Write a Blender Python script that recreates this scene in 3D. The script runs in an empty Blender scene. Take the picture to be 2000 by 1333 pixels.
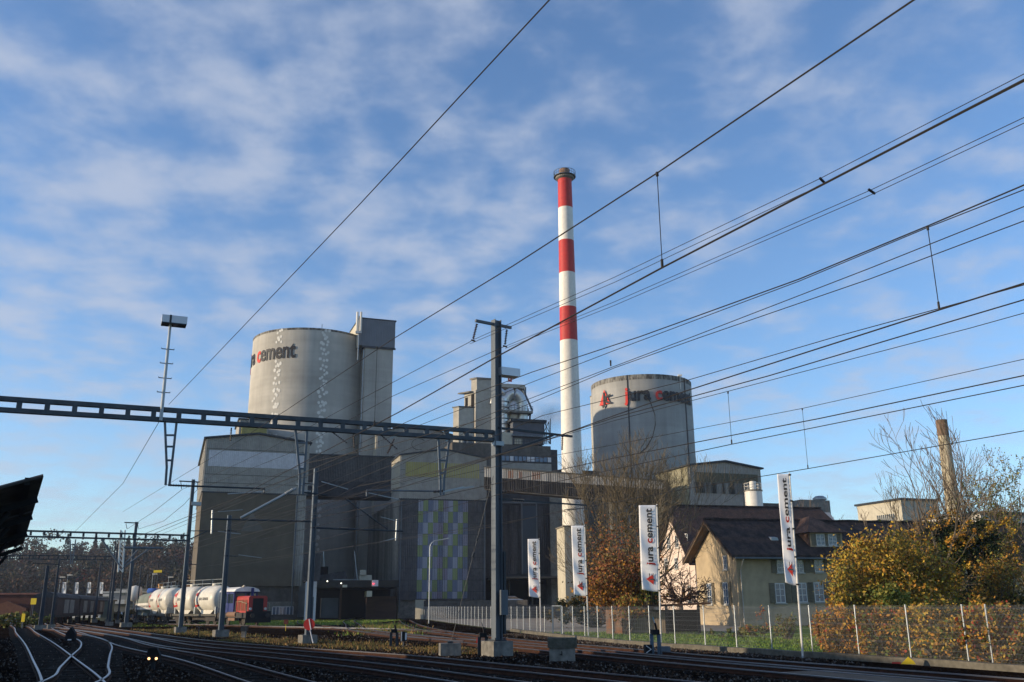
import bpy, bmesh, math, random
from mathutils import Vector, Matrix, Euler
random.seed(7)
R = math.radians
sc = bpy.context.scene
col = sc.collection

# ---------------------------------------------------------------- camera, sky, sun
F, PITCH, ROLL, CH = 1800.0, R(16), R(0.45), 2.1
cd = bpy.data.cameras.new('camera'); cam = bpy.data.objects.new('camera', cd); col.objects.link(cam)
cd.sensor_width = 36; cd.lens = 36*F/2000; cd.clip_end = 20000; cd.clip_start = .1
cam.matrix_world = Matrix.Translation((0, 0, CH)) @ Matrix.Rotation(R(90)+PITCH, 4, 'X') @ Matrix.Rotation(-ROLL, 4, 'Z')
sc.camera = cam
SUN_EL, SUN_AZ = R(11.0), R(259)          # azimuth clockwise from +Y
sd = bpy.data.lights.new('sun', 'SUN'); sun = bpy.data.objects.new('sun', sd); col.objects.link(sun)
sd.energy = 5.0; sd.angle = R(.5); sd.color = (1, .80, .56)
sv = Vector((math.sin(SUN_AZ)*math.cos(SUN_EL), math.cos(SUN_AZ)*math.cos(SUN_EL), math.sin(SUN_EL)))
sun.rotation_euler = sv.to_track_quat('Z', 'Y').to_euler()
sc.view_settings.view_transform = 'Standard'; sc.view_settings.look = 'None'
sc.view_settings.exposure = 0.2; sc.view_settings.gamma = 1
sc.cycles.max_bounces = 5; sc.cycles.diffuse_bounces = 2; sc.cycles.transparent_max_bounces = 8
w = bpy.data.worlds.new('World'); sc.world = w; w.use_nodes = True
nt = w.node_tree; nt.nodes.clear(); N = nt.nodes.new; L = nt.links.new
out = N('ShaderNodeOutputWorld'); bg = N('ShaderNodeBackground'); sky = N('ShaderNodeTexSky')
sky.sky_type = 'NISHITA'; sky.sun_disc = False; sky.sun_elevation = SUN_EL; sky.sun_rotation = SUN_AZ
sky.altitude = 400; sky.air_density = 1.0; sky.dust_density = .35; sky.ozone_density = 2.2
bg.inputs[1].default_value = .15
def wmath(op, a, b=None, c=None, clamp=False):
    n = N('ShaderNodeMath'); n.operation = op; n.use_clamp = clamp
    for i, v in enumerate((a, b, c)):
        if v is None: continue
        if isinstance(v, (int, float)): n.inputs[i].default_value = v
        else: L(v, n.inputs[i])
    return n.outputs[0]
tc = N('ShaderNodeTexCoord'); sep = N('ShaderNodeSeparateXYZ'); L(tc.outputs['Generated'], sep.inputs[0])
zz = wmath('ADD', wmath('MAXIMUM', sep.outputs[2], 0), .16)
cx = wmath('DIVIDE', sep.outputs[0], zz); cy = wmath('DIVIDE', sep.outputs[1], zz)
cmb = N('ShaderNodeCombineXYZ'); L(cx, cmb.inputs[0]); L(cy, cmb.inputs[1])
def wnoise(scale, detail, rough, off, dist=0):
    mp = N('ShaderNodeMapping'); mp.inputs['Location'].default_value = off; L(cmb.outputs[0], mp.inputs[0])
    n = N('ShaderNodeTexNoise'); n.inputs['Scale'].default_value = scale; n.inputs['Detail'].default_value = detail
    n.inputs['Roughness'].default_value = rough; n.inputs['Distortion'].default_value = dist
    L(mp.outputs[0], n.inputs['Vector']); return n.outputs[0]
big = wnoise(1.3, 3, .5, (3.1, 1.7, 0)); mid = wnoise(7.2, 6, .5, (7.3, 2.2, 1), .1); fine = wnoise(19, 4, .55, (1.3, 8.2, 3))
cl = wmath('ADD', wmath('MULTIPLY', big, .42), wmath('ADD', wmath('MULTIPLY', mid, .98), wmath('MULTIPLY', fine, .14)))
# more cloud towards the left of the view
side = wmath('MULTIPLY', sep.outputs[0], -.10)
cl = wmath('ADD', cl, side)
mask = N('ShaderNodeMapRange'); mask.interpolation_type = 'SMOOTHSTEP'; L(cl, mask.inputs[0])
mask.inputs[1].default_value = .62; mask.inputs[2].default_value = 1.08; mask.inputs[3].default_value = 0; mask.inputs[4].default_value = .74
fade = N('ShaderNodeMapRange'); L(sep.outputs[2], fade.inputs[0]); fade.inputs[1].default_value = 0.02; fade.inputs[2].default_value = .22
msk = wmath('MULTIPLY', mask.outputs[0], wmath('ADD', wmath('MULTIPLY', fade.outputs[0], .45), .55), clamp=True)
ccol = N('ShaderNodeMix'); ccol.data_type = 'RGBA'; L(wmath('MULTIPLY', mid, 1.1, clamp=True), ccol.inputs[0])
ccol.inputs[6].default_value = (2.3, 2.85, 3.9, 1); ccol.inputs[7].default_value = (3.3, 3.6, 4.3, 1)
tint = N('ShaderNodeMix'); tint.data_type = 'RGBA'; tint.blend_type = 'MULTIPLY'; tint.inputs[0].default_value = 1
L(sky.outputs[0], tint.inputs[6]); tint.inputs[7].default_value = (1.08, 1.24, 1.47, 1)
mx = N('ShaderNodeMix'); mx.data_type = 'RGBA'; L(msk, mx.inputs[0]); L(tint.outputs[2], mx.inputs[6]); L(ccol.outputs[2], mx.inputs[7])
L(mx.outputs[2], bg.inputs[0]); L(bg.outputs[0], out.inputs[0])

# ---------------------------------------------------------------- survey helpers: sight lines -> real positions
def ray(px, py):
    x = (px-1000)/F; y = -(py-666.5)/F; c, s = math.cos(ROLL), math.sin(ROLL)
    x, y = x*c+y*s, -x*s+y*c
    return Vector((x, math.cos(PITCH)-y*math.sin(PITCH), math.sin(PITCH)+y*math.cos(PITCH)))
CAM = Vector((0, 0, CH))
def at(px, py, Y): r = ray(px, py); return CAM+r*(Y/r.y)
def atz(px, py, z): r = ray(px, py); return CAM+r*((z-CH)/r.z)
# ---------------------------------------------------------------- mesh builder
class MB:
    def __init__(s): s.v = []; s.f = []; s.m = []; s.mi = 0
    def add(s, vs, fs, mi=None):
        o = len(s.v); s.v += [tuple(v) for v in vs]; s.f += [tuple(i+o for i in f) for f in fs]
        s.m += [s.mi if mi is None else mi]*len(fs); return s
    def box(s, x0, x1, y0, y1, z0, z1, mi=None):
        return s.add([(x0,y0,z0),(x1,y0,z0),(x1,y1,z0),(x0,y1,z0),(x0,y0,z1),(x1,y0,z1),(x1,y1,z1),(x0,y1,z1)],
                     [(0,3,2,1),(4,5,6,7),(0,1,5,4),(1,2,6,5),(2,3,7,6),(3,0,4,7)], mi)
    def poly(s, pts, mi=None): return s.add(pts, [tuple(range(len(pts)))], mi)
    def prism(s, pts, d, mi=None):             # pts: list of 3D pts (planar), extruded by vector d
        n = len(pts); d = Vector(d); a = [Vector(p) for p in pts]; b = [p+d for p in a]
        return s.add(a+b, [tuple(range(n-1, -1, -1)), tuple(range(n, 2*n))]+[(i, (i+1) % n, n+(i+1) % n, n+i) for i in range(n)], mi)
    def tube(s, pts, r, n=6, mi=None, cap=True):
        pts = [Vector(p) for p in pts]; rr = r if isinstance(r, (list, tuple)) else [r]*len(pts); vs = []; fs = []
        t0 = (pts[1]-pts[0]).normalized(); up = Vector((0, 0, 1)) if abs(t0.z) < .9 else Vector((1, 0, 0))
        for i, p in enumerate(pts):
            t = ((pts[i+1] if i+1 < len(pts) else p)-(pts[i-1] if i else p)).normalized()
            a = t.cross(up); a = a.normalized() if a.length > 1e-6 else Vector((1, 0, 0)); b = a.cross(t)
            for k in range(n):
                q = 2*math.pi*(k+.5)/n; vs.append(p+a*(math.cos(q)*rr[i])+b*(math.sin(q)*rr[i]))
        for i in range(len(pts)-1):
            for k in range(n): fs.append((i*n+k, i*n+(k+1) % n, (i+1)*n+(k+1) % n, (i+1)*n+k))
        if cap: fs += [tuple(range(n-1, -1, -1)), tuple((len(pts)-1)*n+k for k in range(n))]
        return s.add(vs, fs, mi)
    def bar(s, p, q, wx, wy, mi=None):         # rectangular bar between two points
        p = Vector(p); q = Vector(q); t = (q-p).normalized(); up = Vector((0, 0, 1)) if abs(t.z) < .95 else Vector((0, 1, 0))
        a = t.cross(up).normalized(); b = a.cross(t); vs = []
        for e in (p, q):
            for sx, sy in ((-1,-1),(1,-1),(1,1),(-1,1)): vs.append(e+a*(sx*wx/2)+b*(sy*wy/2))
        return s.add(vs, [(3,2,1,0),(4,5,6,7),(0,1,5,4),(1,2,6,5),(2,3,7,6),(3,0,4,7)], mi)
    def lathe(s, prof, n=48, c=(0, 0, 0), mi=None, a0=0, a1=2*math.pi):  # prof: (r,z)
        full = abs(a1-a0-2*math.pi) < 1e-6; m = n if full else n+1; vs = []; fs = []
        for r, z in prof:
            for k in range(m):
                q = a0+(a1-a0)*k/n; vs.append((c[0]+r*math.cos(q), c[1]+r*math.sin(q), c[2]+z))
        for i in range(len(prof)-1):
            for k in range(n):
                k2 = (k+1) % m; fs.append((i*m+k, i*m+k2, (i+1)*m+k2, (i+1)*m+k))
        return s.add(vs, fs, mi)
    def corr(s, x0, x1, z0, z1, y, pitch=.33, dep=.09, top=None, mi=None):   # ribbed sheet, front at y, facing -y; top(x) = upper edge
        n = max(2, int(round((x1-x0)/pitch))); vs = []; fs = []
        prof = []
        for i in range(n):
            a = x0+(x1-x0)*i/n; p = (x1-x0)/n
            prof += [(a, 0), (a+p*.42, 0), (a+p*.5, -dep), (a+p*.92, -dep)]
        prof.append((x1, 0))
        for x, d in prof:
            zt = z1 if top is None else top(x); vs += [(x, y+d, z0), (x, y+d, zt)]
        for i in range(len(prof)-1): fs.append((2*i, 2*i+2, 2*i+3, 2*i+1))
        return s.add(vs, fs, mi)
    def corrside(s, y0, y1, z0, z1, x, pitch=.33, dep=.09, top=None, mi=None):  # ribbed sheet on the left side, facing -x
        o = len(s.v); s.corr(y0, y1, z0, z1, 0, pitch, dep, top, mi)
        s.v[o:] = [(x+b, a, c) for a, b, c in s.v[o:]]
        return s
    def build(s, name, mat, parent=None, smooth=False, loc=None):
        me = bpy.data.meshes.new(name); me.from_pydata([tuple(v) for v in s.v], [], s.f)
        mats = mat if isinstance(mat, (list, tuple)) else [mat]
        for m in mats: me.materials.append(m)
        if len(mats) > 1: me.polygons.foreach_set('material_index', s.m)
        me.validate()
        if smooth == 'auto':
            me.polygons.foreach_set('use_smooth', [True]*len(me.polygons))
            me.set_sharp_from_angle(angle=R(40))
        elif smooth: me.polygons.foreach_set('use_smooth', [True]*len(me.polygons))
        me.update(); o = bpy.data.objects.new(name, me); col.objects.link(o)
        if parent: o.parent = parent
        if loc: o.location = loc
        return o
def tag(o, label=None, cat=None, group=None, kind=None):
    if label: o['label'] = label
    if cat: o['category'] = cat
    if group: o['group'] = group
    if kind: o['kind'] = kind
    return o
def thing(name, label, cat, loc=(0, 0, 0), rz=0, group=None):
    o = bpy.data.objects.new(name, None); o.empty_display_size = .3; col.objects.link(o); o.location = loc; o.rotation_euler = (0, 0, rz)
    return tag(o, label, cat, group)
def copy_tree(o, parent=None):
    c = o.copy(); col.objects.link(c); c.parent = parent
    for ch in [x for x in KIDS.get(o.name, [])]: copy_tree(ch, c)
    return c
KIDS = {}
def index_kids(root):
    def rec(o):
        KIDS[o.name] = [x for x in bpy.data.objects if x.parent == o]
        for k in KIDS[o.name]: rec(k)
    rec(root)
class Frame:                                   # local axes of a facade: x along, y into the building, z up
    def __init__(s, P0, az): s.P = Vector((P0[0], P0[1], 0)); s.az = az; s.u = Vector((math.sin(az), math.cos(az), 0)); s.n = Vector((math.cos(az), -math.sin(az), 0)); s.rz = R(90)-az
    def hit(s, px, py, y=0):
        P = s.P-s.n*y; r = ray(px, py); t = s.n.dot(P-CAM)/s.n.dot(r); h = CAM+r*t
        return (s.u.dot(h-s.P), h.z)
    def P3(s, px, py, y=0): x, z = s.hit(px, py, y); return Vector((x, y, z))
    def side(s, px, py, x=0):                  # point on the plane local x = const: returns (y, z)
        P = s.P+s.u*x; r = ray(px, py); t = s.u.dot(P-CAM)/s.u.dot(r); h = CAM+r*t
        return (-s.n.dot(h-s.P), h.z)
    def thing(s, name, label, cat, group=None): return thing(name, label, cat, (s.P.x, s.P.y, 0), s.rz, group)

# ---------------------------------------------------------------- materials
MATS = {}
def M(name, c, rough=.85, metal=0, var=.22, scale=1.0, st=(1, 1, 1), bump=0, bscale=8, c2=None, emit=None, det=6, thr=None, spec=.22):
    if name in MATS: return MATS[name]
    m = bpy.data.materials.new(name); m.use_nodes = True; t = m.node_tree; t.nodes.clear(); n = t.nodes.new; l = t.links.new
    o = n('ShaderNodeOutputMaterial'); b = n('ShaderNodeBsdfPrincipled'); l(b.outputs[0], o.inputs[0])
    b.inputs['Roughness'].default_value = rough; b.inputs['Metallic'].default_value = metal
    b.inputs['Specular IOR Level'].default_value = spec
    if emit: b.inputs['Emission Color'].default_value = (*c, 1); b.inputs['Emission Strength'].default_value = emit
    b.inputs['Base Color'].default_value = (*c, 1)
    if var or c2:
        tc = n('ShaderNodeTexCoord'); mp = n('ShaderNodeMapping'); mp.inputs['Scale'].default_value = tuple(scale*x for x in st); l(tc.outputs['Object'], mp.inputs[0])
        ns = n('ShaderNodeTexNoise'); ns.inputs['Scale'].default_value = 1; ns.inputs['Detail'].default_value = det; ns.inputs['Roughness'].default_value = .62; l(mp.outputs[0], ns.inputs['Vector'])
        r = n('ShaderNodeValToRGB'); lo, hi = thr or (.3, .7); r.color_ramp.elements[0].position = lo; r.color_ramp.elements[1].position = hi
        a = c2 or tuple(x*(1-var) for x in c); z = c if c2 else tuple(min(1, x*(1+var)) for x in c)
        r.color_ramp.elements[0].color = (*a, 1); r.color_ramp.elements[1].color = (*z, 1); l(ns.outputs[0], r.inputs[0])
        cur = r.outputs[0]
        if c2 and var:
            n2 = n('ShaderNodeTexNoise'); n2.inputs['Scale'].default_value = scale*4.3; n2.inputs['Detail'].default_value = 5; l(tc.outputs['Object'], n2.inputs['Vector'])
            mr = n('ShaderNodeMapRange'); l(n2.outputs[0], mr.inputs[0]); mr.inputs[1].default_value = .25; mr.inputs[2].default_value = .75; mr.inputs[3].default_value = 1-var; mr.inputs[4].default_value = 1+var
            mm = n('ShaderNodeMix'); mm.data_type = 'RGBA'; mm.blend_type = 'MULTIPLY'; mm.inputs[0].default_value = 1; l(cur, mm.inputs[6]); l(mr.outputs[0], mm.inputs[7]); cur = mm.outputs[2]
        l(cur, b.inputs['Base Color'])
    if bump:
        tc2 = n('ShaderNodeTexCoord'); nb = n('ShaderNodeTexNoise'); nb.inputs['Scale'].default_value = bscale; nb.inputs['Detail'].default_value = 4; l(tc2.outputs['Object'], nb.inputs['Vector'])
        bp = n('ShaderNodeBump'); bp.inputs['Strength'].default_value = bump; bp.inputs['Distance'].default_value = .05; l(nb.outputs[0], bp.inputs['Height']); l(bp.outputs[0], b.inputs['Normal'])
    MATS[name] = m; return m
def Msilo(name, base, dark, light):            # cast concrete: pour rings, vertical streaks, weathered rim
    m = M(name, base, var=0); t = m.node_tree; n = t.nodes.new; l = t.links.new; b = [x for x in t.nodes if x.type == 'BSDF_PRINCIPLED'][0]
    tc = n('ShaderNodeTexCoord')
    def noise(sc_, det=6):
        mp = n('ShaderNodeMapping'); mp.inputs['Scale'].default_value = sc_; l(tc.outputs['Object'], mp.inputs[0])
        s = n('ShaderNodeTexNoise'); s.inputs['Scale'].default_value = 1; s.inputs['Detail'].default_value = det; s.inputs['Roughness'].default_value = .6; l(mp.outputs[0], s.inputs['Vector']); return s.outputs[0]
    def ramp(v, lo, hi, ca, cb):
        r = n('ShaderNodeValToRGB'); r.color_ramp.elements[0].position = lo; r.color_ramp.elements[1].position = hi; r.color_ramp.elements[0].color = (*ca, 1); r.color_ramp.elements[1].color = (*cb, 1); l(v, r.inputs[0]); return r.outputs[0]
    def mul(a, b_, f=1):
        x = n('ShaderNodeMix'); x.data_type = 'RGBA'; x.blend_type = 'MULTIPLY'; x.inputs[0].default_value = f; l(a, x.inputs[6]); l(b_, x.inputs[7]); return x.outputs[2]
    c = ramp(noise((.09, .09, .05)), .35, .65, dark, light)
    c = mul(c, ramp(noise((.03, .03, .8), 6), .3, .7, (.88,)*3, (1.06,)*3))
    c = mul(c, ramp(noise((.8, .8, .03), 7), .3, .7, (.87,)*3, (1.07,)*3))
    c = mul(c, ramp(noise((.12, .12, .12), 8), .3, .75, (.8,)*3, (1.08,)*3))
    l(c, b.inputs['Base Color']); return m
def Mrim(name): return M(name, (.06, .055, .05), var=.4, scale=1.6, st=(1, 1, .25), c2=(.26, .25, .22), thr=(.4, .58))
concrete = M('concrete', (.24, .228, .2), var=.3, scale=1.1, bump=.3, c2=(.12, .115, .10))
conc_lt = M('light concrete', (.42, .40, .34), var=.15, scale=.3, st=(1, 1, .2), c2=(.33, .31, .27))
conc_dk = M('dirty concrete', (.13, .12, .105), var=.3, scale=.35, st=(1, 1, .15), c2=(.055, .05, .045))
render_brn = M('brown cement render', (.125, .104, .075), var=.2, scale=.12, st=(1, 1, .6), c2=(.095, .082, .06), thr=(.35, .65))
clad = M('grey fibre cement sheet', (.37, .355, .315), var=.15, scale=.35, st=(1, 1, .3), c2=(.27, .26, .235))
clad_lt = M('pale fibre cement sheet', (.62, .62, .64), var=.12, scale=.6, st=(1, 1, .15), c2=(.52, .52, .54))
clad_dk = M('dark stained cladding', (.075, .075, .078), var=.3, scale=.5, st=(1, 1, .12), c2=(.035, .035, .038))
clad_yel = M('yellowed translucent sheet', (.42, .37, .13), var=.12, scale=.6, st=(1, 1, .2), c2=(.33, .29, .10))
clad_strk = M('streaked cladding', (.26, .255, .23), var=.2, scale=1.2, st=(1, 1, .05), c2=(.05, .05, .045), thr=(.42, .62))
clad_blue = M('blue grey steel cladding', (.17, .19, .22), var=.1, scale=.4)
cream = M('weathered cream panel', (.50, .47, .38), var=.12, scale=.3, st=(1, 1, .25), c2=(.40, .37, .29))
whitepaint = M('white paint', (.73, .71, .65), rough=.55, var=.09, scale=.45, st=(1, 1, .06), c2=(.56, .53, .47), thr=(.25, .6))
redpaint = M('red paint', (.50, .04, .035), rough=.55, var=.12, scale=.45, st=(1, 1, .06), c2=(.38, .035, .03))
galv = M('galvanised steel', (.30, .33, .35), rough=.45, metal=.6, var=.15, scale=2)
galv_pt = M('grey painted steel', (.105, .125, .145), rough=.55, metal=.1, var=.25, scale=1.2, st=(1, 1, .3))
steel_dk = M('dark steel', (.035, .042, .05), rough=.5, metal=.3, var=.25, scale=2)
gan = M('gantry steel', (.06, .072, .085), rough=.55, metal=.2, var=.3, scale=1.5)
black = M('black', (.012, .012, .013), rough=.7, var=0)
cable = M('overhead cable', (.03, .028, .027), rough=.6, metal=.3, var=0)
insul = M('brown porcelain', (.05, .03, .022), rough=.25, var=0)
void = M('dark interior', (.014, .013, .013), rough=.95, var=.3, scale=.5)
glass = M('window glass', (.03, .045, .06), rough=.06, var=0, spec=.8)
glass_bl = M('blue window glass', (.06, .10, .17), rough=.1, var=0, spec=.8)
rust = M('rusted rail steel', (.07, .031, .018), spec=.08, rough=.8, var=.35, scale=2, c2=(.03, .016, .011))
railtop = M('polished rail head', (.27, .27, .3), rough=.34, metal=1, var=0)
sleeper_m = M('old timber sleeper', (.026, .02, .016), var=.35, scale=3, c2=(.017, .013, .011), spec=.05)
white_flag = M('white flag cloth', (.80, .80, .80), rough=.8, var=.03, scale=3)
letter_gy = M('dark grey lettering', (.022, .022, .025), rough=.6, var=0)
letter_gf = M('grey flag lettering', (.075, .075, .08), rough=.8, var=0)
letter_rd = M('red lettering', (.60, .045, .03), rough=.6, var=0)
# ---------------------------------------------------------------- ground
def sheet(name, pts, z, mat, kind='structure'):
    o = MB().poly([(p[0], p[1], z) for p in pts]).build(name, mat); o['kind'] = kind; return o
soil = M('soil and dry grass', spec=.02, c= (.085, .075, .035), var=.3, scale=.25, c2=(.05, .06, .02), thr=(.4, .6), bump=.5, bscale=6)
grass_m = M('mown lawn', spec=.02, c= (.13, .19, .03), var=.25, scale=.8, c2=(.09, .14, .025), bump=.6, bscale=14)
asphalt = M('worn asphalt yard', (.33, .27, .20), var=.15, scale=.4, bump=.2, bscale=20)
def ballast_mat():
    m = M('track ballast', (.06, .048, .04), var=0, rough=1, spec=.0); t = m.node_tree; n = t.nodes.new; l = t.links.new; b = [x for x in t.nodes if x.type == 'BSDF_PRINCIPLED'][0]
    tc = n('ShaderNodeTexCoord'); v = n('ShaderNodeTexVoronoi'); v.inputs['Scale'].default_value = 13; l(tc.outputs['Object'], v.inputs['Vector'])
    bw = n('ShaderNodeRGBToBW'); l(v.outputs['Color'], bw.inputs[0]); r = n('ShaderNodeValToRGB'); e = r.color_ramp.elements
    e[0].color = (.005, .0042, .0038, 1); e[1].color = (.03, .022, .017, 1); e[0].position = .2; e[1].position = .9; l(bw.outputs[0], r.inputs[0])
    ns = n('ShaderNodeTexNoise'); ns.inputs['Scale'].default_value = .22; ns.inputs['Detail'].default_value = 5; l(tc.outputs['Object'], ns.inputs['Vector'])
    r2 = n('ShaderNodeValToRGB'); r2.color_ramp.elements[0].position = .35; r2.color_ramp.elements[1].position = .65; r2.color_ramp.elements[0].color = (.55, .5, .48, 1); r2.color_ramp.elements[1].color = (1.25, 1.1, .95, 1); l(ns.outputs[0], r2.inputs[0])
    mm = n('ShaderNodeMix'); mm.data_type = 'RGBA'; mm.blend_type = 'MULTIPLY'; mm.inputs[0].default_value = 1; l(r.outputs[0], mm.inputs[6]); l(r2.outputs[0], mm.inputs[7]); l(mm.outputs[2], b.inputs['Base Color'])
    bp = n('ShaderNodeBump'); bp.inputs['Strength'].default_value = .9; bp.inputs['Distance'].default_value = .06; l(v.outputs['Distance'], bp.inputs['Height']); l(bp.outputs[0], b.inputs['Normal']); return m
ballast = ballast_mat()
G = 4000
sheet('ground', [(-G, -600), (G, -600), (G, G), (-G, G)], 0, soil)
FENCE = [(18.9, 23), (17.4, 26.4), (15.7, 30.5), (13.7, 35.4), (11.3, 40.6), (9.1, 45.9), (6.7, 51.7), (3.5, 64), (0, 81), (-4, 101), (-9.6, 130), (-17.6, 174)]
def smooth_path(pts, step=1.0):
    P = [Vector((*p[:2], 0)) for p in pts]; P = [P[0]*2-P[1]]+P+[P[-1]*2-P[-2]]; o = []
    for i in range(1, len(P)-2):
        a, b, c, d = P[i-1:i+3]; n = max(2, int((c-b).length/.5))
        for k in range(n):
            t = k/n; o.append(.5*((2*b)+(c-a)*t+(2*a-5*b+4*c-d)*t*t+(3*b-a-3*c+d)*t**3))
    o.append(P[-2]); r = [o[0]]; acc = 0; last = o[0]
    for q in o[1:]:
        while (q-last).length >= step:
            last = last+(q-last).normalized()*step; r.append(last)
    return r
fl = smooth_path(FENCE, 2.5)
bed = [(-110, 190), (-60, 60), (-24, 34), (-17, 16), (-6, 4), (26, 4), (24, 14)]+[(p.x-.5, p.y) for p in fl]+[(-30, 176)]
sheet('track_bed', bed, .006, ballast)
sheet('lawn', [(p.x+.15, p.y) for p in fl if 22 < p.y < 72]+[(6, 74), (16, 66), (22, 92), (48, 88), (60, 50), (40, 20)], .012, grass_m)
sheet('yard', [(p.x+.15, p.y) for p in fl if p.y > 70]+[(-16, 180), (-17, 200), (60, 200), (48, 92), (22, 94), (16, 68), (5, 77)], .016, asphalt)
sheet('access_road', [(-62, 160), (-16, 174), (-14, 185), (-66, 174)], .020, asphalt)
grass_br = M('bright rough grass', spec=.02, c= (.12, .17, .03), var=.3, scale=1.3, bump=.6, bscale=10)
sheet('grass_verge', [(-38, 118), (-30, 112), (-20, 116), (-17, 150), (-26, 162), (-48, 158)], .012, grass_br)
dry_m = M('dry straw grass', (.26, .17, .06), var=.35, scale=1.5, c2=(.12, .09, .03))
# ---------------------------------------------------------------- railway tracks
TR = {
 'T1': [(-2, 7.5), (-7.3, 17), (-12.2, 27), (-17.8, 37.7), (-28, 57), (-42, 83), (-58, 113), (-90, 170)],
 'T2': [(-10.5, 19), (-12.4, 27.6), (-15.0, 34), (-18.3, 42), (-22.0, 51), (-26.6, 61.0), (-33.5, 74), (-44, 94), (-66, 137)],
 'T3': [(4.6, 5), (-1.0, 15.8), (-6.7, 27), (-12.4, 38.2), (-20.4, 52), (-30, 70.3), (-50, 103), (-95, 170)],
 'T4': [(15.5, 5), (9.2, 16), (2.8, 26.6), (-.1, 31.3), (-5.1, 39.4), (-12.8, 49.2), (-19.8, 59.4), (-28, 73.5), (-38, 91), (-60, 130)],
 'T6': [(11.8, 3), (5.6, 15), (-.1, 24.6), (-4.6, 32.4), (-10.8, 41.5), (-17.6, 51), (-26, 66.5), (-36, 84), (-62, 126)],
 'T5': [(19.5, 9), (15.6, 17.5), (12.3, 25), (10.1, 29.8), (6.9, 37), (3.9, 45.2), (-.9, 58), (-6.5, 79), (-11, 104), (-16, 140)],
 'T7': [(17.6, 7), (13.6, 16.3), (10, 24.6), (6.0, 33.4), (3.0, 40.5), (-1.1, 50.5), (-6.2, 64), (-13, 82), (-24, 112), (-33, 150)],
 'T8': [(-3.5, 68), (-9, 82), (-16.5, 91), (-24.3, 99.5), (-27.7, 104), (-32.4, 110.2), (-36.0, 114.2), (-39.8, 118), (-43.6, 122.4), (-48.6, 131), (-57.4, 150), (-70, 180), (-86, 215)],
 'T9': [(-2.2, 55), (-8, 67), (-13.5, 84), (-18.5, 110), (-24, 140), (-27, 168)],
 'T10': [(-60, 104), (-78, 122), (-110, 145)],
}
TL = {'T1': 'leftmost track, running straight away beside the dark canopy', 'T2': 'curved crossover track whose rail cuts across the leftmost track', 'T3': 'track passing right behind the small twin-lamp ground signal',
 'T4': 'track running just in front of the concrete block and main mast foundation', 'T6': 'nearest track crossing the bottom centre foreground', 'T5': 'track hugging the low wall under the mesh fence',
 'T7': 'track between the fence-side track and the concrete block', 'T8': 'siding under the tank wagons and shunting locomotive', 'T9': 'siding curving through grass into the cement plant', 'T10': 'far track curving off behind the dark freight wagons'}
slp = MB().box(-.13, .13, -1.25, 1.25, -.09, .035).build('sleeper', sleeper_m); slp_me = slp.data; bpy.data.objects.remove(slp)
plate = MB(); 
for s in (-1, 1): plate.box(-.12, .12, s*.75-.17, s*.75+.17, .03, .055)
def rail_mesh(path, off):
    prof = [(-.07, 0), (.07, 0), (.07, .03), (.012, .05), (.012, .11), (.036, .125), (.036, .16), (-.036, .16), (-.036, .125), (-.012, .11), (-.012, .05), (-.07, .03)]
    mb = MB(); n = len(prof)
    for i, p in enumerate(path):
        t = (path[min(i+1, len(path)-1)]-path[max(i-1, 0)]).normalized(); s = Vector((t.y, -t.x, 0))
        for a, b in prof: q = p+s*(off+a); mb.v.append((q.x, q.y, b+.035))
    for i in range(len(path)-1):
        for k in range(n):
            mb.f.append((i*n+k, i*n+(k+1) % n, (i+1)*n+(k+1) % n, (i+1)*n+k)); mb.m.append(1 if k in (6, 5, 7) else 0)
    return mb
for key, pts in TR.items():
    path = smooth_path(pts, 1.0); t = thing('railway_track', TL[key], 'track', (0, 0, 0), 0, 'railway tracks')
    for s in (-1, 1): rail_mesh(path, s*.7535).build('rail', [rust, railtop], t)
    sp = smooth_path(pts, .62)
    if key == 'T1' or True:
        vis = [i for i, p in enumerate(sp) if p.y > 21 and abs(p.x) < .6*p.y+1 and p.y < 110][:90]
        rest = MB()
        for i, p in enumerate(sp):
            q = sp[min(i+1, len(sp)-1)]-sp[max(i-1, 0)]; a = math.atan2(q.y, q.x)
            if i in set(vis):
                o = bpy.data.objects.new('sleeper', slp_me); col.objects.link(o); o.parent = t; o.location = (p.x, p.y, random.uniform(-.012, .006)); o.rotation_euler = (0, 0, a+random.uniform(-.02, .02))
            elif p.y < 120:
                c, s_ = math.cos(a), math.sin(a); vs = [(p.x+x*c-y*s_, p.y+x*s_+y*c, z) for x, y, z in ((-.13,-1.25,.03),(.13,-1.25,.03),(.13,1.25,.03),(-.13,1.25,.03),(-.13,-1.25,-.02),(.13,-1.25,-.02),(.13,1.25,-.02),(-.13,1.25,-.02))]
                rest.add(vs, [(0,1,2,3),(4,5,1,0),(5,6,2,1),(6,7,3,2),(7,4,0,3)])
        o = rest.build('sleepers', sleeper_m, t); o['kind'] = 'stuff'
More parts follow.
